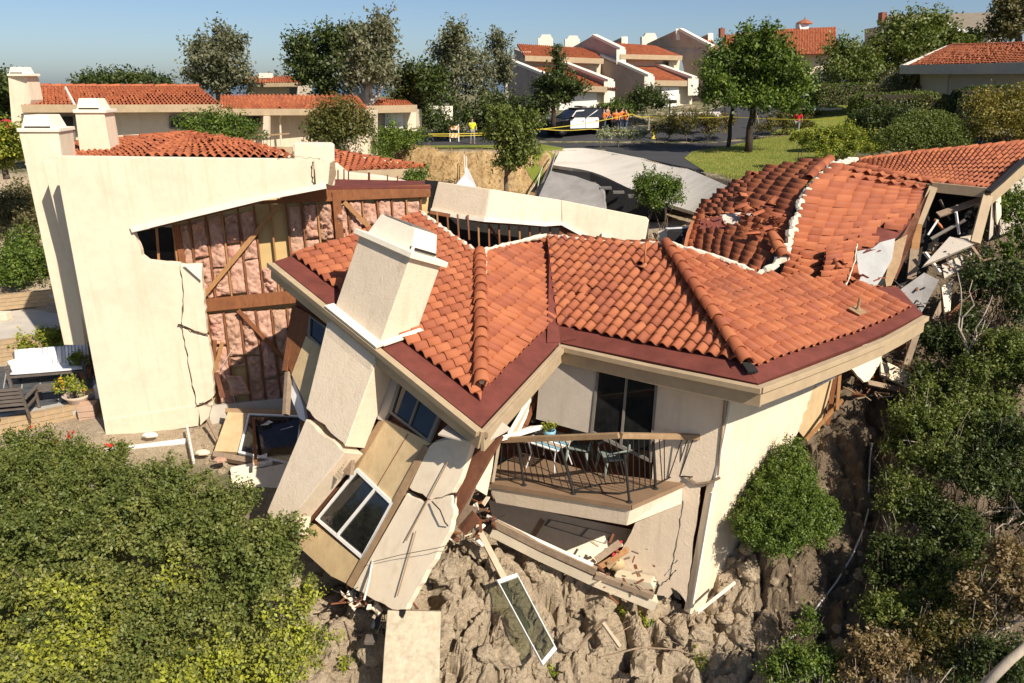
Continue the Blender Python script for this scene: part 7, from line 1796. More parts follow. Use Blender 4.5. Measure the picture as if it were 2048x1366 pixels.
# ------------------------------------------------------------------ fallen pieces in front
fw = thing('fallen_window_panel', P(515, 890, 16.4), 'fallen tan wall panel with cracked white-framed window at the foot of the insulated wall', 'window')
fp = pl3(P(455, 822, 17.5), P(603, 828, 17.4), P(430, 905, 16.2))
wallp('siding_panel', [(456, 824), (495, 826), (474, 904), (428, 902)], 'siding', 0, .1, fw, fp)
window([(496, 826), (606, 830), (590, 930), (476, 905)], fp, fw, fr='frame_white', w=.05, off=.03, mull=[(0, 3, .5, .5)], mw=.05)
wallp('torn_frame', [(426, 902), (592, 930), (590, 942), (425, 912)], 'old_wood', -.02, .15, fw, fp); wallp('torn_frame', [(450, 816), (606, 820), (606, 828), (450, 824)], 'trim_brown', -.02, .15, fw, fp)
mb = MB(); mb.beam(fp.at(507, 838, .15), fp.at(512, 930, .5), .07, .05); part('loose_batten', mb, 'stud', fw)
for x, y in ((540, 848), (575, 860), (520, 915), (560, 925)):
    mb = MB(); q = random.Random(x); c = fp.at(x, y, .05); mb.prism([c + (fp.at(480, 860) - fp.at(479, 860)) * q.uniform(-18, 18) + V((0, q.uniform(-.25, .25), 0)) for _ in range(4)], V((0, 0, .015))); part('glass_shard', mb, 'white_paint', fw)
mb = MB(); s3 = pl3(P(464, 945, 15.6), P(575, 928, 15.8), P(508, 994, 15.0)); mb.prism(s3.poly(jag([(462, 946), (500, 938), (578, 926), (553, 984), (508, 996), (460, 970)], 1.6)), -s3.n * .12); solo('cream_wall_slab', mb, 'stucco', 'cream wall slab lying left of the broken chimney pier', 'debris', bevel=.01)
mb = MB(); mb.beam(P(462, 940, 15.7), P(545, 924, 15.9), .16, .08); solo('white_trim_board', mb, 'trim_white', 'white trim board on top of the cream slab', 'debris')
for k, (a, b, w_, h_, m_, lab) in enumerate(((P(213, 902, 16.6), P(372, 882, 17.0), .07, .12, 'white_paint', 'long white board lying at the foot of the blank wall'), (P(374, 852, 17.2), P(388, 925, 15.8), .05, .09, 'pvc', 'grey metal strip leaning at the wall corner'), (P(952, 1050, 13.0), P(1012, 1165, 12.1), .13, .05, 'pale_wood', 'grey plank leading down to the fallen sash window'), (P(1150, 1300, 11.6), P(1210, 1240, 11.9), .06, .05, 'old_wood', 'thin weathered stick crossing the dirt right of the sash'), (P(1206, 1246, 11.6), P(1240, 1294, 11.2), .07, .05, 'pale_wood', 'short pale stick stuck in the dark hollow'), (P(415, 838, 17.4), P(436, 880, 16.8), .08, .05, 'old_wood', 'splintered board at the broken pilaster base'), (P(1395, 1225, 12.3), P(1470, 1165, 12.9), .04, .06, 'trim_white', 'thin white strip along the base of the right wall'), (P(1690, 700, 17.2), P(1740, 690, 17.6), .09, .05, 'trim_white', 'white board poking out below the bent fascia'))):
    mb = MB(); mb.beam(a, b, w_, h_); solo('loose_board', mb, m_, lab, 'debris', 'loose boards on the ground')
q = random.Random(5)
for k, (x, y, Y, lab) in enumerate(((440, 920, 15.8, 'pink insulation scrap under the fallen window'), (600, 945, 15.0, 'rubble block wedged at the broken pier'), (405, 905, 16.3, 'pale plaster crumb near the metal strip'), (300, 870, 17.0, 'white plaster lump by the long board'))):
    mb = MB(); mb.ball(P(x, y, Y), (q.uniform(.1, .22), .12, .07), 7, 5); solo('plaster_lump', mb, ['insulation', 'concrete', 'stucco', 'trim_white'][k], lab, 'debris')
# upright concrete slab at bottom centre
cs = pl3(P(775, 1222, 10.6), P(882, 1224, 10.7), P(766, 1366, 9.95))
mb = MB(); mb.prism(cs.poly([(775, 1221), (882, 1223), (880, 1300), (878, 1440), (760, 1440), (768, 1300)]), -cs.n * .16); solo('concrete_slab', mb, 'concrete_stained', 'upright cream concrete slab standing in the dirt at bottom centre', 'slab', bevel=.012)
mb = MB(); mb.path_beam([cs.at(775, 1224, .012), cs.at(882, 1226, .012)], .07, .02, cs.n); 
# fallen sash window
ws = thing('fallen_window', P(1100, 1320, 11.0), 'fallen narrow white window sash leaning on the dirt clods', 'window')
sp_ = pl3(P(996, 1158, 11.85), P(1034, 1146, 12.05), P(1086, 1328, 10.4))
window([(994, 1160), (1034, 1146), (1114, 1298), (1086, 1330)], sp_, ws, fr='frame_white', w=.05, off=0, name='sash_frame', glass='glass_clear', depth=.06)
# black lamp and duct
g = P(748, 1262, 10.9); lm = thing('black_lamp', g, 'black garden lamp lying beside the concrete slab', 'lamp'); mb = MB(); mb.lathe(g + V((0, 0, .05)), [(.02, .42), (.06, .30), (.10, .05), (.11, .0), (0, 0)], 12, (.25, .6, .75)); part('shade', mb, 'ducting', lm, smooth=True); mb = MB(); mb.abox(g.x - .14, g.x + .08, g.y - .25, g.y - .05, g.z - .1, g.z - .02); part('base', mb, 'grey_wood', lm, .01)
mb = MB(); g0 = P(716, 1155, 11.2); mb.tube([P(745, 1120, 11.3), P(738, 1160, 11.0), P(728, 1200, 10.8)], .022, 6); solo('bent_pipe', mb, 'pvc', 'bent grey pipe under the tilted wing', 'pipe')
mb = MB(); mb.tube([P(662, 1208, 11.2), P(700, 1204, 11.3), P(735, 1206, 11.4)], .018, 5); solo('rusty_rebar', mb, 'rust', 'rusty bar sticking out of the dirt at lower left centre', 'rebar')
# long pale hose down the right slope
hp = [(1742, 896), (1738, 930), (1736, 975), (1735, 1030), (1722, 1080), (1700, 1130), (1670, 1180), (1630, 1235), (1590, 1280), (1565, 1302)]
def on_ground(px, py, up=.05, Y0=8.0, Y1=30.0):
    """first hit of the pixel ray with the low ground"""
    d = ray(px, py); Yv = np.linspace(Y0, Y1, 400); X = d.x / d.y * Yv; Z = CAMZ + d.z / d.y * Yv; g = ground_np(X, Yv); k = np.argmax(Z < g)
    if not (Z < g).any(): k = -1
    return V((X[k], Yv[k], g[k] + up))
mb = MB(); mb.tube([on_ground(*p, .09) for p in hp], .019, 7); solo('irrigation_hose', mb, 'pvc', 'long pale hose curving down the dark slope at the right', 'hose')
# roots and dead branches in the dirt
for k, (pts, lab, r) in enumerate((([(985, 1310), (1000, 1260), (1040, 1215), (1090, 1200)], 'thin dead root curling beside the sash', .012), ([(1200, 1330), (1280, 1310), (1350, 1318), (1400, 1340)], 'brown root across the bottom dirt right of centre', .02), ([(1180, 1330), (1220, 1290), (1260, 1262)], 'dark forked twig in the hollow', .014), ([(690, 1250), (705, 1290), (700, 1350)], 'thin root at the dirt edge by the big bush', .012))):
    mb = MB(); q = random.Random(k); base = [on_ground(*p, .10) for p in pts]; mb.tube(base, [r, r * .9, r * .7, r * .4][:len(base)], 5)
    for j in range(3): a = base[1 + j % (len(base) - 1)]; mb.tube([a, a + V((q.uniform(-.2, .2), q.uniform(-.1, .2), q.uniform(0, .2))), a + V((q.uniform(-.4, .4), q.uniform(-.1, .3), q.uniform(.05, .3)))], [r * .6, r * .4, r * .2], 4)
    solo('dead_root', mb, 'old_wood', lab, 'root')
# rubble clods, small: nobody could count them
def rock(seed, flat=.75):
    bm = bmesh.new(); bmesh.ops.create_icosphere(bm, subdivisions=3 if seed < 4 else 2, radius=1.0); vs = np.array([v.co[:] for v in bm.verts]); rr = np.random.RandomState(seed)
    pn = rr.normal(size=(9, 3)); pn /= np.linalg.norm(pn, axis=1)[:, None]; lim = rr.uniform(.62, .95, 9); dd = vs @ pn.T; k = np.minimum(1, (lim[None] / np.maximum(dd, 1e-3)).clip(0, 1).min(1)); d = fbm(vs * 2.6 + seed * 9.1, 5, seed, .65)
    for v, kk, e in zip(bm.verts, k, d): v.co *= kk * (1 + .16 * e); v.co.z *= flat
    me = bpy.data.meshes.new('rock'); bm.to_mesh(me); bm.free(); return me
rocks = [rock(i) for i in range(7)]
def rubble(name, n, region, smin, smax, seed, mat='dirt', power=2.2):
    q = random.Random(seed); bm = bmesh.new(); k = 0
    while k < n:
        px = q.uniform(region[0], region[2]); py = q.uniform(region[1], region[3])
        p = on_ground(px, py, 0); s = smin + (smax - smin) * q.random() ** power
        me = rocks[q.randrange(7)].copy(); me.transform(Matrix.Translation(p + V((0, 0, s * .15))) @ Matrix.Rotation(q.uniform(0, 6.3), 4, 'Z') @ Matrix.Rotation(q.uniform(-.6, .6), 4, 'X') @ Matrix.Diagonal((s * q.uniform(.7, 1.3), s * q.uniform(.7, 1.2), s, 1))); bm.from_mesh(me); bpy.data.meshes.remove(me); k += 1
    me = bpy.data.meshes.new(name); bm.to_mesh(me); bm.free(); me.polygons.foreach_set('use_smooth', [False] * len(me.polygons)); me.materials.append(M[mat]); o = struct(name, me, mat, kind='stuff'); return o
rubble('dirt_rubble', 330, (640, 1080, 1500, 1366), .02, .17, 3, power=3.2)
rocks = [rock(20 + i) for i in range(7)]
for i_, r_ in enumerate(rocks):
    bm = bmesh.new(); bm.from_mesh(r_); bmesh.ops.subdivide_edges(bm, edges=bm.edges[:], cuts=2, use_grid_fill=True); vv = np.array([v.co[:] for v in bm.verts]); dd = fbm(vv * 3.5 + i_ * 5, 4, i_, .7)
    for v, e in zip(bm.verts, dd): v.co *= 1 + .13 * e
    bm.to_mesh(r_); bm.free()
rubble('earth_clods', 55, (660, 1090, 1500, 1366), .12, .42, 13, power=1.6)
rocks = [rock(i) for i in range(7)]
rubble('slope_rubble', 170, (1400, 900, 1760, 1366), .02, .15, 4, power=3)
rubble('wall_foot_rubble', 70, (395, 850, 470, 950), .02, .12, 6)
rubble('road_edge_rubble', 60, (1230, 395, 1400, 500), .06, .35, 9)

# splintered small debris along the torn edges: too small and too many to count
def splinters(name, n, spots, seed, mats=('old_wood', 'stud', 'trim_white', 'stucco', 'pale_wood', 'plywood_red'), size=.28):
    q = random.Random(seed); groups = {m: MB() for m in mats}
    for k in range(n):
        x0, y0, x1, y1, Y0, Y1 = spots[q.randrange(len(spots))]; f = q.random(); g_ = q.random(); p = P(lerp(x0, x1, f), lerp(y0, y1, g_), lerp(Y0, Y1, g_)) + V((0, 0, q.uniform(0, .12)))
        d = V((q.uniform(-1, 1), q.uniform(-1, 1), q.uniform(-.35, .35))).normalized() * size * q.uniform(.2, 1.3); m = q.choice(mats)
        if m in ('stucco', 'trim_white'):
            e = d.cross(V((q.uniform(-.4, .4), q.uniform(-.4, .4), 1))).normalized() * size * q.uniform(.2, .7); groups[m].prism([p, p + d * q.uniform(.5, 1), p + d * .8 + e * q.uniform(.5, 1), p + e], V((0, 0, .025)))
        else: groups[m].beam(p, p + d, q.uniform(.02, .06), q.uniform(.015, .035), V((q.uniform(-.3, .3), q.uniform(-.3, .3), 1)))
    for m, mb in groups.items():
        if mb.v: o = part(name, mb, m, None); o['kind'] = 'stuff'
splinters('gable_splinters', 210, [(1735, 575, 1850, 650, 18.7, 17.4), (1850, 490, 1960, 540, 19.8, 18.8), (1690, 720, 1860, 800, 17.6, 16.6)], 3, ('old_wood', 'stud', 'stucco_grey', 'old_wood', 'plywood_red', 'felt_or_shade_black', 'trim_brown', 'grey_wood'))
splinters('wing_splinters', 120, [(885, 960, 965, 1080, 13.6, 12.6), (690, 1180, 830, 1225, 11.6, 11.0)], 4)
splinters('sill_splinters', 30, [(1180, 1090, 1320, 1200, 13.0, 12.4)], 6, ('old_wood', 'stud', 'plywood_red', 'pale_wood'), .22)
splinters('tile_shards', 110, [(1640, 560, 1790, 630, 18.2, 17.2), (1400, 425, 1560, 470, 21.2, 20.2)], 7, ('tile_join', 'terracotta'), .2)

# torn cables and strips of building paper at the breaks
for k, pts in enumerate(([(905, 1000, 12.6), (930, 1040, 12.4), (925, 1090, 12.3)], [(940, 985, 13.0), (960, 1030, 12.8), (985, 1042, 12.9), (1010, 1030, 13.0)], [(720, 1172, 11.2), (690, 1190, 11.0), (665, 1180, 11.0)], [(760, 1205, 10.9), (765, 1240, 10.7), (755, 1265, 10.6)])):
    mb = MB(); mb.tube([P(*p) for p in pts], .008, 5); part('cable', mb, 'iron', house)
for k, pix in enumerate(([(812, 980), (850, 1002), (848, 1012), (820, 992)], [(900, 985), (912, 990), (906, 1040), (896, 1060), (898, 1020)], [(700, 1172), (716, 1182), (722, 1200), (706, 1190)], [(786, 1216), (812, 1216), (806, 1236), (792, 1228)])):
    wallp('torn_paper', jag(pix, 2), 'felt_or_shade_black', .0, .01)
# ------------------------------------------------------------------ vegetation
def PB(px, py, Y, r, sq=(1, 1, .9)):
    c = P(px, py, Y); return (tuple(c), (r * sq[0], r * sq[1], r * sq[2]))
def bush_px(name, label, balls, n, size, leaf, seed=1, cat='bush', group=None, tintfn=None, stems=10, stem='bark', rs=.02, reach=.85, **kw):
    B = [PB(*b) for b in balls]; c = V(B[0][0]); low_ = min(b[0][2] - b[1][2] for b in B)
    t = thing(name, V((c.x, c.y, max(low_, gz(c.x, c.y)))), label, cat, group); q = random.Random(seed); mb = MB()
    for i in range(stems):
        cc, rad = B[i % len(B)]; e = V(cc) + V((q.uniform(-1, 1) * rad[0], q.uniform(-1, 1) * rad[1], q.uniform(-.2, 1.0) * rad[2])) * reach; b = V((cc[0] + q.uniform(-.3, .3), cc[1] + q.uniform(-.3, .3), min(cc[2] - rad[2], gz(cc[0], cc[1]) - .1))); limb(mb, b, e, rs, rs * .25, .12, 5, seed + i)
    so_ = part('stems', mb, stem, t, smooth=True); so_['kind'] = 'stuff'; foliage('foliage', B, n, size, leaf, t, seed, tintfn=tintfn, **kw); return t
def tint_big(p, t):
    y = p[:, 1]; w = fbm(p * .9, 3, 5); lime = np.clip((11.2 - y) / 3 + w * .7 - .05, 0, 1); return np.clip(t * .62 + lime * .55 * (t > .3), 0, 1)
bush_px('large_bush', 'large dense green and yellow-green bush filling the near left corner',
        [(40, 990, 13.3, 1.05), (180, 1005, 13.0, 1.0), (310, 1025, 12.4, 1.08), (430, 1070, 11.7, 1.0), (535, 1122, 11.1, .86), (90, 1110, 11.4, 1.35), (260, 1130, 11.0, 1.3), (420, 1170, 10.5, 1.2), (555, 1215, 10.2, .85), (-40, 1060, 12.3, 1.3), (60, 1270, 9.7, 1.35), (240, 1290, 9.5, 1.3), (420, 1310, 9.3, 1.2), (555, 1320, 9.4, .8), (140, 1400, 8.6, 1.1), (350, 1410, 8.5, 1.1), (520, 1420, 8.8, .8), (-80, 1200, 10.5, 1.4)],
        170000, .066, 'leaf_bush', 3, tintfn=tint_big, stems=40, clumps=4200, clump_r=.115, lump=.3, depth=.22, sub=13, subf=.33, zcut=-.35, aspect=.6, freq=3.5)
fb = bush_px('flowering_bush', 'green bush with red flowers below the patio wall', [(70, 925, 15.6, .75), (150, 935, 15.2, .6), (20, 945, 15.0, .7), (230, 915, 15.8, .32)], 16000, .075, 'leaf_hedge', 8, clump_r=.14, zcut=-.4)
pp, oo, tt = blob_points([PB(70, 905, 15.5, .8), PB(170, 905, 15.2, .6)], 60, 5, clump_r=.07, clumps=14); me = leaf_mesh('flowers', pp, oo, .08, tt, .8); me.materials.append(M['flower_red']); o = link('flowers', me, None, fb); o['kind'] = 'stuff'
bush_px('conical_shrub', 'dense bright green conical shrub against the right cream wall', [(1583, 900, 14.3, .22), (1580, 935, 14.15, .42), (1572, 975, 13.9, .62), (1566, 1015, 13.6, .78), (1545, 1045, 13.3, .7), (1615, 1030, 13.5, .6), (1500, 1050, 13.1, .28)], 66000, .05, 'leaf_green', 13, clumps=3000, clump_r=.085, lump=.2, zcut=-.9, stems=6, depth=.2, sub=0, freq=4.0)
thick = [('dark leafy shrub high on the right slope beside the bare branches', [(1990, 560, 18.8, .9), (2050, 600, 18, .9), (1930, 650, 17.8, .5)], 9000, .09, 'leaf_dark'),
         ('pale green shrub at the right edge below the far gable', [(2040, 430, 21, .9), (2060, 500, 20, .9), (2010, 520, 20, .4)], 9000, .09, 'leaf_green'),
         ('shrub with glossy leaves in the right thicket below the branches', [(2000, 720, 16.2, .75), (1950, 760, 15.8, .6), (2050, 760, 15.6, .8)], 14000, .08, 'leaf_hedge'),
         ('broad shrub spreading over the shaded hollow right of the hose', [(1850, 850, 14.8, .7), (1920, 870, 14.4, .75), (1790, 885, 14.9, .35), (1870, 930, 14.0, .6)], 20000, .07, 'leaf_hedge'),
         ('dark shrub at the right edge beside the tangled white twigs', [(2020, 900, 13.8, .9), (1960, 960, 13.3, .8), (2060, 1000, 12.8, .8)], 18000, .075, 'leaf_dark'),
         ('dark green shrub at the foot of the hollow beside the hose', [(1860, 1040, 13.0, .55), (1930, 1080, 12.4, .6), (1850, 1120, 12.2, .4)], 13000, .07, 'leaf_dark'),
         ('low green shrub above the dry brush', [(1880, 1190, 11.6, .5), (1830, 1220, 11.5, .4), (1920, 1150, 11.9, .5)], 10000, .065, 'leaf_hedge'),
         ('dry tan shrub at the lower right edge', [(2010, 1140, 10.9, .5), (1970, 1200, 10.6, .42), (2040, 1210, 10.3, .45)], 8000, .075, 'leaf_dry'),
         ('dry reddish shrub at bottom right of centre', [(1740, 1320, 10.3, .42), (1800, 1330, 10.2, .4), (1700, 1350, 10.3, .25)], 6000, .075, 'leaf_dry'),
         ('feathery green shrub at the bottom beside the end of the hose', [(1600, 1330, 10.7, .38), (1560, 1350, 10.7, .3), (1650, 1340, 10.6, .3)], 7000, .06, 'leaf_green'),
         ('low dark green shrub in the bottom right corner', [(1990, 1330, 9.7, .5), (2050, 1340, 9.5, .5), (1930, 1350, 9.8, .4)], 9000, .06, 'leaf_dark'),
         ('mixed brown and green brush between the dry shrubs', [(1900, 1290, 10.4, .5), (1850, 1320, 10.2, .4), (1950, 1250, 10.5, .4)], 8000, .07, 'leaf_rust'),
         ('small sapling sprouting on the bare dirt slope', [(1620, 1230, 11.8, .16), (1612, 1260, 11.6, .18)], 900, .055, 'leaf_green'),
         ('leafy shrub overhanging the hose at mid slope', [(1800, 985, 13.7, .42), (1830, 1000, 13.5, .45), (1790, 1020, 13.3, .3)], 9000, .065, 'leaf_hedge'),
         ('low dark shrub right of the lower hose', [(1780, 1110, 12.6, .38), (1810, 1150, 12.2, .4), (1760, 1160, 12.2, .25)], 8000, .065, 'leaf_dark'),
         ('mixed shrub just above the dry reddish brush', [(1770, 1230, 11.4, .38), (1820, 1260, 11.1, .35)], 6500, .065, 'leaf_hedge'),
         ('dark shrub under the broken planks on the upper slope', [(1880, 690, 17.4, .55), (1930, 720, 17.0, .55), (1860, 760, 16.6, .4)], 9000, .08, 'leaf_dark'),
         ('glossy shrub spilling over the hollow rim at mid right', [(1900, 800, 15.6, .55), (1960, 820, 15.2, .6), (1850, 790, 15.8, .35)], 11000, .075, 'leaf_hedge'),
         ('olive shrub behind the thicket at the upper right edge', [(1960, 470, 21.5, .3), (2030, 560, 19, .5)], 3000, .08, 'leaf_olive')]
for k, (lab, balls, n, sz, lf) in enumerate(thick):
    bush_px('slope_shrub', lab, balls, n, sz, lf, 40 + k, group='shrubs on the right slope', clump_r=.12, zcut=-.7, lump=.45, depth=.6, stems=34, stem='dry_wood' if k % 2 or 'dry' in lab or 'brush' in lab else 'bark', rs=.013, reach=1.25, subf=.36)
for k, (px, py, Y, r, lab) in enumerate(((1290, 1240, 12.0, .12, 'tuft of green weed below the house corner'), (1245, 1225, 12.2, .10, 'small weed tuft on the dirt under the sill'), (700, 1330, 10.3, .16, 'weed tuft left of the concrete slab'), (1100, 1340, 10.7, .1, 'weed tuft near the foot of the sash'), (1400, 1320, 11.2, .2, 'weedy green sprig at bottom right of centre'), (1500, 1250, 11.9, .2, 'sparse weed on the dirt slope below the shrub'))):
    bush_px('weed', lab, [(px, py, on_ground(px, py).y, r)], 260, .07, 'leaf_lime', 70 + k, cat='weed', group='weeds in the dirt', clump_r=.08, stems=3, rs=.006)
# bare white branches
def bare(label, root, tips, r, mat='dry_wood', name='bare_branches'):
    mb = MB(); q = random.Random(len(label)); a = P(*root)
    for i, tp_ in enumerate(tips):
        e = P(*tp_); pts = limb(mb, a, e, r, r * .35, .12, 6, i + 3)
        for j in range(3): s_ = pts[2 + j]; limb(mb, s_, s_ + V((q.uniform(-.4, .4), q.uniform(-.3, .3), q.uniform(.1, .5))), r * .4, r * .1, .15, 4, i * 9 + j)
    return solo(name, mb, mat, label, 'branch')
bare('bare forked white sapling in front of the dark right slope', (1930, 720, 16.5), [(1945, 560, 17.2), (1985, 590, 17.0), (1915, 545, 17.4), (1970, 640, 16.6)], .03)
bare('tangle of dead white twigs at the right edge', (2070, 1010, 12.6), [(1960, 1030, 12.6), (1990, 1060, 12.2), (2000, 1015, 12.8), (2040, 1050, 12.0)], .022)
bare('long pale dead limb across the lower right brush', (2048, 1230, 10.3), [(1880, 1366, 9.6), (1960, 1290, 10.0)], .022)
bare('thin grey limb reaching left over the hollow', (1900, 900, 14.2), [(1800, 880, 14.4), (1840, 925, 14.0)], .018)
mb = MB(); mb.tube([P(2080, 1270, 9.2), P(2020, 1320, 9.0), P(1960, 1380, 8.8)], [.06, .07, .075], 12); solo('fallen_log', mb, 'dry_wood', 'thick pale log in the bottom right corner', 'log', smooth=True)
# ---- background trees, given by pixel discs
def tree_px(name, label, base, discs, n, size, leaf, bark='bark', r=.16, seed=1, group=None, squash=.9, cat='tree', **kw):
    b = P(*base); g = b; Y = base[2]; bl = []
    for (px, py, rx, ry) in discs[:]:
        dY = ((px * 7 + py * 3) % 11 - 5) / 5 * rx / 1460 * Y * .5; c = P(px, py, Y + dY) - g; k = Y / 1460 / 1.03; bl.append((c.x, c.y, c.z, rx * k, rx * k * squash, ry * k))
    return tree(name, label, g, bl, n, size, leaf, bark, r, group=group, seed=seed, cat=cat, **kw)
euc = 'eucalyptus trees behind the houses'
tree_px('eucalyptus_tree', 'grey-leaved eucalyptus rising above the long low roof', (440, 215, 58), [(420, 120, 42, 45), (455, 110, 42, 48), (400, 155, 26, 26), (470, 150, 30, 30), (430, 175, 35, 22), (490, 165, 20, 20)], 9000, .26, 'leaf_grey', 'bark', .25, 2, euc, clump_r=.5, depth=.4, lump=.3)
tree_px('dense_tree', 'dense dark green tree left of the white-trunked eucalyptus', (650, 235, 52), [(640, 105, 52, 40), (620, 145, 42, 42), (690, 100, 45, 40), (670, 160, 50, 40), (610, 115, 30, 30), (650, 195, 40, 22)], 14000, .24, 'leaf_dark', 'bark_dark', .3, 3, clump_r=.45, depth=.2)
tree_px('eucalyptus_tree', 'white-trunked eucalyptus with forked stem left of the road', (738, 276, 44), [(745, 85, 46, 40), (765, 120, 38, 40), (715, 110, 36, 40), (735, 155, 45, 30), (775, 160, 28, 26), (700, 165, 22, 30), (760, 65, 26, 22)], 7000, .22, 'leaf_grey', 'bark_white', .32, 4, euc, clump_r=.42, depth=.5, lump=.35, split=.3)
tree_px('round_tree', 'round dark green tree between the forked eucalyptus and the road', (812, 268, 47), [(835, 165, 42, 32), (860, 190, 34, 28), (805, 185, 30, 30), (830, 200, 42, 18), (870, 165, 22, 22)], 9000, .2, 'leaf_dark', 'bark_dark', .2, 5, clump_r=.35, depth=.2)
tree_px('eucalyptus_tree', 'tall thin grey eucalyptus beside the terrace end wall', (905, 250, 55), [(905, 85, 32, 38), (890, 115, 26, 28), (920, 120, 28, 30), (905, 155, 35, 35), (900, 195, 28, 25)], 5500, .24, 'leaf_grey', 'bark', .22, 6, euc, clump_r=.45, depth=.5, lump=.4)
tree_px('eucalyptus_tree', 'sparse leaning grey eucalyptus with bare white stems', (990, 225, 57), [(960, 145, 26, 30), (945, 175, 22, 28), (975, 185, 20, 20), (965, 115, 14, 16)], 2400, .22, 'leaf_grey', 'bark_white', .16, 7, euc, clump_r=.4, depth=.6, lean=(-1.2, 0))
tree_px('eucalyptus_tree', 'grey eucalyptus against the shaded terrace wall', (1012, 205, 60), [(1000, 95, 24, 28), (1005, 130, 20, 28), (985, 150, 18, 24), (1012, 160, 12, 20)], 3200, .24, 'leaf_grey', 'bark_white', .16, 8, euc, clump_r=.4, depth=.5)
tree_px('street_tree', 'green tree in front of the left terrace garage', (1106, 250, 52), [(1120, 120, 14, 24), (1120, 160, 32, 24), (1095, 180, 36, 24), (1140, 185, 30, 18), (1110, 205, 35, 16), (1155, 180, 16, 14)], 6500, .2, 'leaf_dark', 'bark_dark', .16, 9, clump_r=.32, depth=.3)
tree_px('scar_tree', 'small green tree clinging to the edge of the dry scar', (1012, 400, 39.5), [(1030, 260, 42, 34), (1010, 285, 40, 30), (1050, 290, 34, 28), (1020, 320, 38, 24), (1000, 240, 22, 20), (1060, 250, 22, 20), (1040, 320, 24, 22)], 9000, .17, 'leaf_hedge', 'bark', .13, 10, clump_r=.28, depth=.3, split=.3)
tree_px('street_tree', 'big leafy street tree with a straight trunk on the lawn edge', (1497, 298, 43.5), [(1510, 110, 62, 42), (1460, 130, 48, 42), (1560, 130, 50, 40), (1510, 165, 80, 40), (1430, 165, 40, 36), (1580, 170, 46, 36), (1475, 200, 60, 32), (1560, 205, 55, 30), (1520, 80, 36, 22), (1415, 200, 26, 22)], 22000, .2, 'leaf_green', 'bark_dark', .2, 11, clump_r=.36, depth=.25, split=.42)
mb = MB(); b_ = P(1457, 288, 46); limb(mb, b_ - V((0, 0, .2)), b_ + V((.1, 0, 2.6)), .13, .1, .04, 4, 3); solo('tree_trunk', mb, 'bark_dark', 'second thin dark trunk left of the big street tree', 'tree')
tree_px('park_tree', 'spreading green tree beside the upper parking lot', (1708, 190, 58), [(1700, 110, 42, 28), (1680, 135, 38, 26), (1735, 130, 36, 28), (1700, 155, 45, 18)], 8000, .22, 'leaf_hedge', 'bark_white', .2, 12, clump_r=.4, depth=.3)
tree_px('park_tree', 'wide domed tree mass below the shingle house', (1840, 170, 62), [(1830, 80, 70, 36), (1780, 100, 55, 34), (1900, 95, 65, 32), (1840, 120, 80, 32), (1930, 120, 55, 30), (1770, 140, 40, 28), (1850, 55, 40, 18)], 17000, .26, 'leaf_hedge', 'bark', .35, 14, clump_r=.5, depth=.2)
tree_px('park_tree', 'grey-green tree in the upper right corner', (2030, 110, 60), [(2025, 20, 34, 30), (2045, 50, 30, 26), (2000, 70, 34, 22), (2050, 5, 26, 20), (2010, 45, 22, 20)], 6000, .26, 'leaf_olive', 'bark', .3, 15, clump_r=.45, depth=.4)
tree_px('umbrella_pine', 'dark flat-domed tree on the skyline behind the long roof', (235, 200, 75), [(235, 168, 72, 20), (200, 175, 40, 14), (275, 175, 42, 14)], 7000, .3, 'leaf_dark', 'bark_dark', .3, 16, clump_r=.5, depth=.12)
tree_px('dark_tree', 'dark tree at the far left edge behind the chimney', (10, 260, 48), [(10, 195, 40, 30), (30, 180, 35, 20), (-20, 215, 40, 30), (10, 225, 30, 20)], 6000, .25, 'leaf_dark', 'bark_dark', .25, 17, clump_r=.45, depth=.2)
tree_px('red_umbrella_tree', 'yellow-green bush at the left edge below the red parasol', (12, 350, 27), [(8, 275, 40, 28), (20, 305, 34, 28), (-10, 320, 40, 28)], 7000, .13, 'leaf_lime', 'bark', .1, 18, clump_r=.22, depth=.2, cat='bush')
g = P(12, 238, 40); pu = thing('parasol', g - V((0, 0, 2.2)), 'red parasol tip at the far left edge', 'parasol'); mb = MB(); mb.lathe(g, [(1.6, -.55), (.05, 0)], 8); part('canopy', mb, 'umbrella_red', pu); mb = MB(); mb.tube([g - V((0, 0, 2.2)), g], .03, 6); part('pole', mb, 'white_paint', pu)
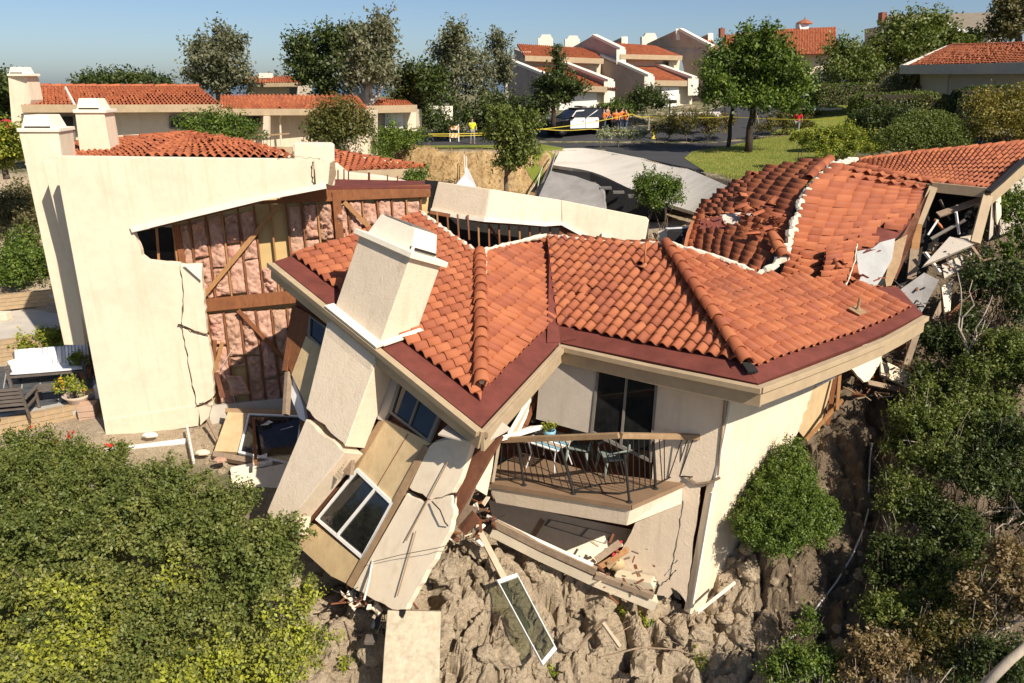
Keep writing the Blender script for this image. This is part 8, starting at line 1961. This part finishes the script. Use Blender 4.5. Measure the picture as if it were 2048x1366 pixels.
# ---- hedges and shrubs behind
def hedge(name, label, c, size, rz, n, leaf, ls, seed=1, rnd_=.25, group=None):
    r = np.random.RandomState(seed); sx, sy, sz = [s / 2 for s in size]
    d = r.uniform(-1, 1, size=(n, 3)); f = r.randint(0, 5, n)
    d[f == 0, 2] = 1; d[f == 1, 0] = 1; d[f == 2, 0] = -1; d[f == 3, 1] = -1; d[f == 4, 1] = 1
    e = 5.0; nr = (np.abs(d) ** e).sum(1) ** (1 / e); dd = d / np.maximum(nr, 1e-6)[:, None] * (1 - .0 * r.rand(n))[:, None]
    p = dd * np.array([sx, sy, sz]) * (1 - .08 * r.exponential(.5, n))[:, None]
    out = dd ** 5 / np.array([sx, sy, sz]); out /= np.linalg.norm(out, axis=1)[:, None] + 1e-9
    p = p + out * (fbm(p * 1.1, 3, seed) * .12)[:, None]
    ca, sa = math.cos(rz), math.sin(rz); R = np.array([[ca, -sa, 0], [sa, ca, 0], [0, 0, 1]])
    p = p @ R.T + np.array(list(c)); out = out @ R.T
    t = thing(name, V(c) - V((0, 0, sz)), label, 'hedge', group); me = leaf_mesh('foliage', p, out, ls, np.clip(.5 + .35 * fbm(p * .9, 3, seed) + .35 * (r.rand(n) - .5), 0, 1), .6, seed=seed); me.materials.append(M[leaf]); link('foliage', me, None, t)
    mb = MB(); mb.box(c, V((ca, sa, 0)) * sx * 1.7, V((-sa, ca, 0)) * sy * 1.7, V((0, 0, sz * 1.7))); part('twig_core', mb, 'bark_dark', t); return t
gh_ = 'clipped hedges on the right'
def hp_(px, py, Y): return P(px, py, Y)
hedge('clipped_hedge', 'long clipped dark hedge in front of the shaded house', hp_(1800, 215, 40), (5.0, 1.6, 1.5), -.1, 9000, 'leaf_hedge', .12, 1, group=gh_)
hedge('clipped_hedge', 'tall clipped hedge against the shaded house wall', hp_(1962, 212, 34.5), (2.6, 1.6, 1.6), -.3, 6000, 'leaf_dark', .11, 2, group=gh_)
hedge('clipped_hedge', 'low clipped hedge beside the upper parking lot', hp_(1690, 190, 56), (5.5, 1.8, 1.6), .1, 6000, 'leaf_hedge', .15, 3, group=gh_)
bush_px('mounded_hedge', 'big mounded brownish-green hedge at the end of the lawn', [(1850, 272, 31, 1.45, (1, .8, .62)), (1800, 290, 30.5, 1.0, (1, .8, .7)), (1890, 285, 30.5, .95, (1, .8, .8))], 26000, .075, 'leaf_hedge', 21, cat='hedge', clump_r=.08, lump=.06, depth=.04, zcut=-.3, freq=1.5, sub=0, clumps=5000)
bush_px('ground_cover_bank', 'bright green low shrub bank between lawn and mounded hedge', [(1640, 288, 33.5, 1.1, (1, .9, .5)), (1700, 282, 33, 1.2, (1, .9, .5)), (1660, 305, 31.5, .9, (1, .9, .5)), (1735, 300, 31, 1.0, (1, .9, .5)), (1600, 278, 35, .7, (1, 1, .5))], 20000, .085, 'leaf_lime', 22, cat='bush', clump_r=.12, depth=.08, zcut=-.2, sub=6, subf=.35)
bush_px('golden_shrub', 'golden-yellow shrub in front of the tall clipped hedge', [(1990, 235, 31, 1.1), (2030, 260, 30, 1.0), (1960, 265, 30, .7), (2040, 215, 31, .9)], 10000, .11, 'leaf_gold', 23, clump_r=.25, depth=.3)
bush_px('dark_hedge_shrub', 'dark shrub between the long hedge and the lawn bank', [(1755, 245, 36, .9), (1725, 250, 37, .7), (1790, 245, 35, .8)], 7000, .11, 'leaf_dark', 24, clump_r=.2, depth=.2)
bush_px('olive_shrub', 'loose olive shrub below the shaded house roof corner', [(1810, 185, 47, 1.3), (1840, 160, 48, 1.2), (1780, 180, 48, 1.0)], 6000, .15, 'leaf_olive', 25, clump_r=.35, depth=.35)
bush_px('driveway_bush', 'round bright green bush on the broken driveway slab edge', [(1318, 378, 29.5, .82), (1296, 385, 29.5, .6), (1342, 388, 29.3, .6), (1320, 402, 29, .6)], 12000, .085, 'leaf_green', 26, clump_r=.15, lump=.12, depth=.1)
bush_px('reddish_bush', 'large bush with reddish tips beside the white-trunked eucalyptus', [(680, 250, 36.2, 1.15), (650, 265, 35.8, .95), (715, 265, 36.2, .95), (680, 278, 35.5, 1.0)], 15000, .14, 'leaf_rust', 27, clump_r=.3, depth=.2, tintfn=lambda p, t: np.clip(t * .6 + (p[:, 2] - p[:, 2].mean()) * .22, 0, 1))
bush_px('feathery_shrub', 'bright feathery green shrub in front of the low house windows', [(440, 262, 29.5, .8), (400, 265, 29.5, .65), (485, 268, 29.2, .7), (450, 280, 29, .7)], 9000, .10, 'leaf_green', 28, clump_r=.2, depth=.25)
bush_px('scar_edge_bush', 'green creeper bank at the top edge of the dry scar', [(760, 290, 43, 1.2), (710, 300, 42, 1.2), (800, 290, 44, .9), (740, 315, 40, 1.2), (690, 290, 43, 1.0), (840, 280, 46, .7)], 13000, .14, 'leaf_green', 29, clump_r=.3, depth=.15, zcut=-.4)
bush_px('road_shrub', 'dark shrub bank behind the lime-vested person', [(900, 240, 54, 1.6), (860, 245, 52, 1.3), (960, 235, 55, 1.6), (1010, 225, 56, 1.5), (1060, 225, 56, 1.3)], 12000, .2, 'leaf_dark', 30, clump_r=.4, depth=.2)
bush_px('terrace_shrub', 'dark leafy shrub right of the orange vests', [(1290, 200, 58, 1.1), (1270, 210, 57, .9), (1315, 212, 57, .9)], 5000, .18, 'leaf_dark', 31, clump_r=.3, depth=.2)
bush_px('hedge_strip', 'low trimmed green hedge behind the orange vests', [(1225, 222, 56.5, .7), (1205, 224, 56, .6), (1245, 224, 56.5, .7)], 3500, .15, 'leaf_green', 32, clump_r=.2, depth=.1)
bush_px('road_island_shrubs', 'brown-green shrub strip along the far side of the road', [(1340, 258, 50, .8), (1380, 252, 51, .9), (1420, 254, 51, .8), (1450, 250, 52, .7), (1310, 262, 49, .5), (1400, 245, 54, .8), (1350, 245, 55, .8)], 9000, .13, 'leaf_rust', 33, clump_r=.22, depth=.15)
bush_px('silver_ground_cover', 'silver-grey ground cover patch beside the yellow hydrant', [(1215, 270, 47.5, .42), (1240, 270, 47.5, .42), (1265, 270, 47.5, .42), (1285, 270, 47.5, .4), (1200, 272, 47, .3)], 5000, .1, 'leaf_silver', 34, clump_r=.12, depth=.1)
bush_px('island_shrub', 'green shrub strip under the right side of the street tree', [(1560, 250, 52, .8), (1600, 246, 54, .8), (1530, 254, 51, .6), (1620, 238, 57, .8)], 6000, .13, 'leaf_rust', 35, clump_r=.22, depth=.15)
bush_px('left_hedge', 'trimmed green hedge above the upper block wall at the left', [(30, 545, 26, .9), (75, 540, 26.2, .8), (-20, 555, 25.8, .9), (50, 510, 27.5, .9), (100, 525, 26.8, .5)], 13000, .10, 'leaf_green', 36, cat='hedge', clump_r=.2, depth=.12)
bush_px('left_olive_bush', 'olive-brown bush above the green hedge at the left edge', [(35, 430, 30, 1.2), (70, 410, 30.5, .9), (0, 450, 29.5, 1.1), (60, 460, 29, .9)], 10000, .12, 'leaf_olive', 37, clump_r=.28, depth=.2)
bush_px('patio_plant', 'leafy yellow-flecked plant behind the white bench', [(85, 680, 22.2, .45), (115, 685, 21.8, .4), (55, 690, 22, .35), (140, 690, 21.2, .3)], 4500, .08, 'leaf_lime', 38, cat='plant', clump_r=.12, depth=.3)
bush_px('doorway_bush', 'small green bush under the number board roof corner', [(838, 362, 25, .4), (820, 370, 24.6, .35)], 2200, .09, 'leaf_green', 39, clump_r=.15)
bush_px('far_left_shrub', 'dark shrub line behind the long low house', [(330, 190, 66, 1.6), (560, 195, 66, 1.6), (600, 190, 66, 1.5), (170, 185, 66, 1.2)], 6000, .28, 'leaf_dark', 60, clump_r=.5)
bush_px('far_bank_shrubs', 'dark shrub bank below the far red house', [(1650, 195, 70, 2.0), (1560, 200, 72, 2.0), (1470, 205, 72, 2.0), (1740, 180, 68, 2.0)], 8000, .28, 'leaf_dark', 61, clump_r=.5)
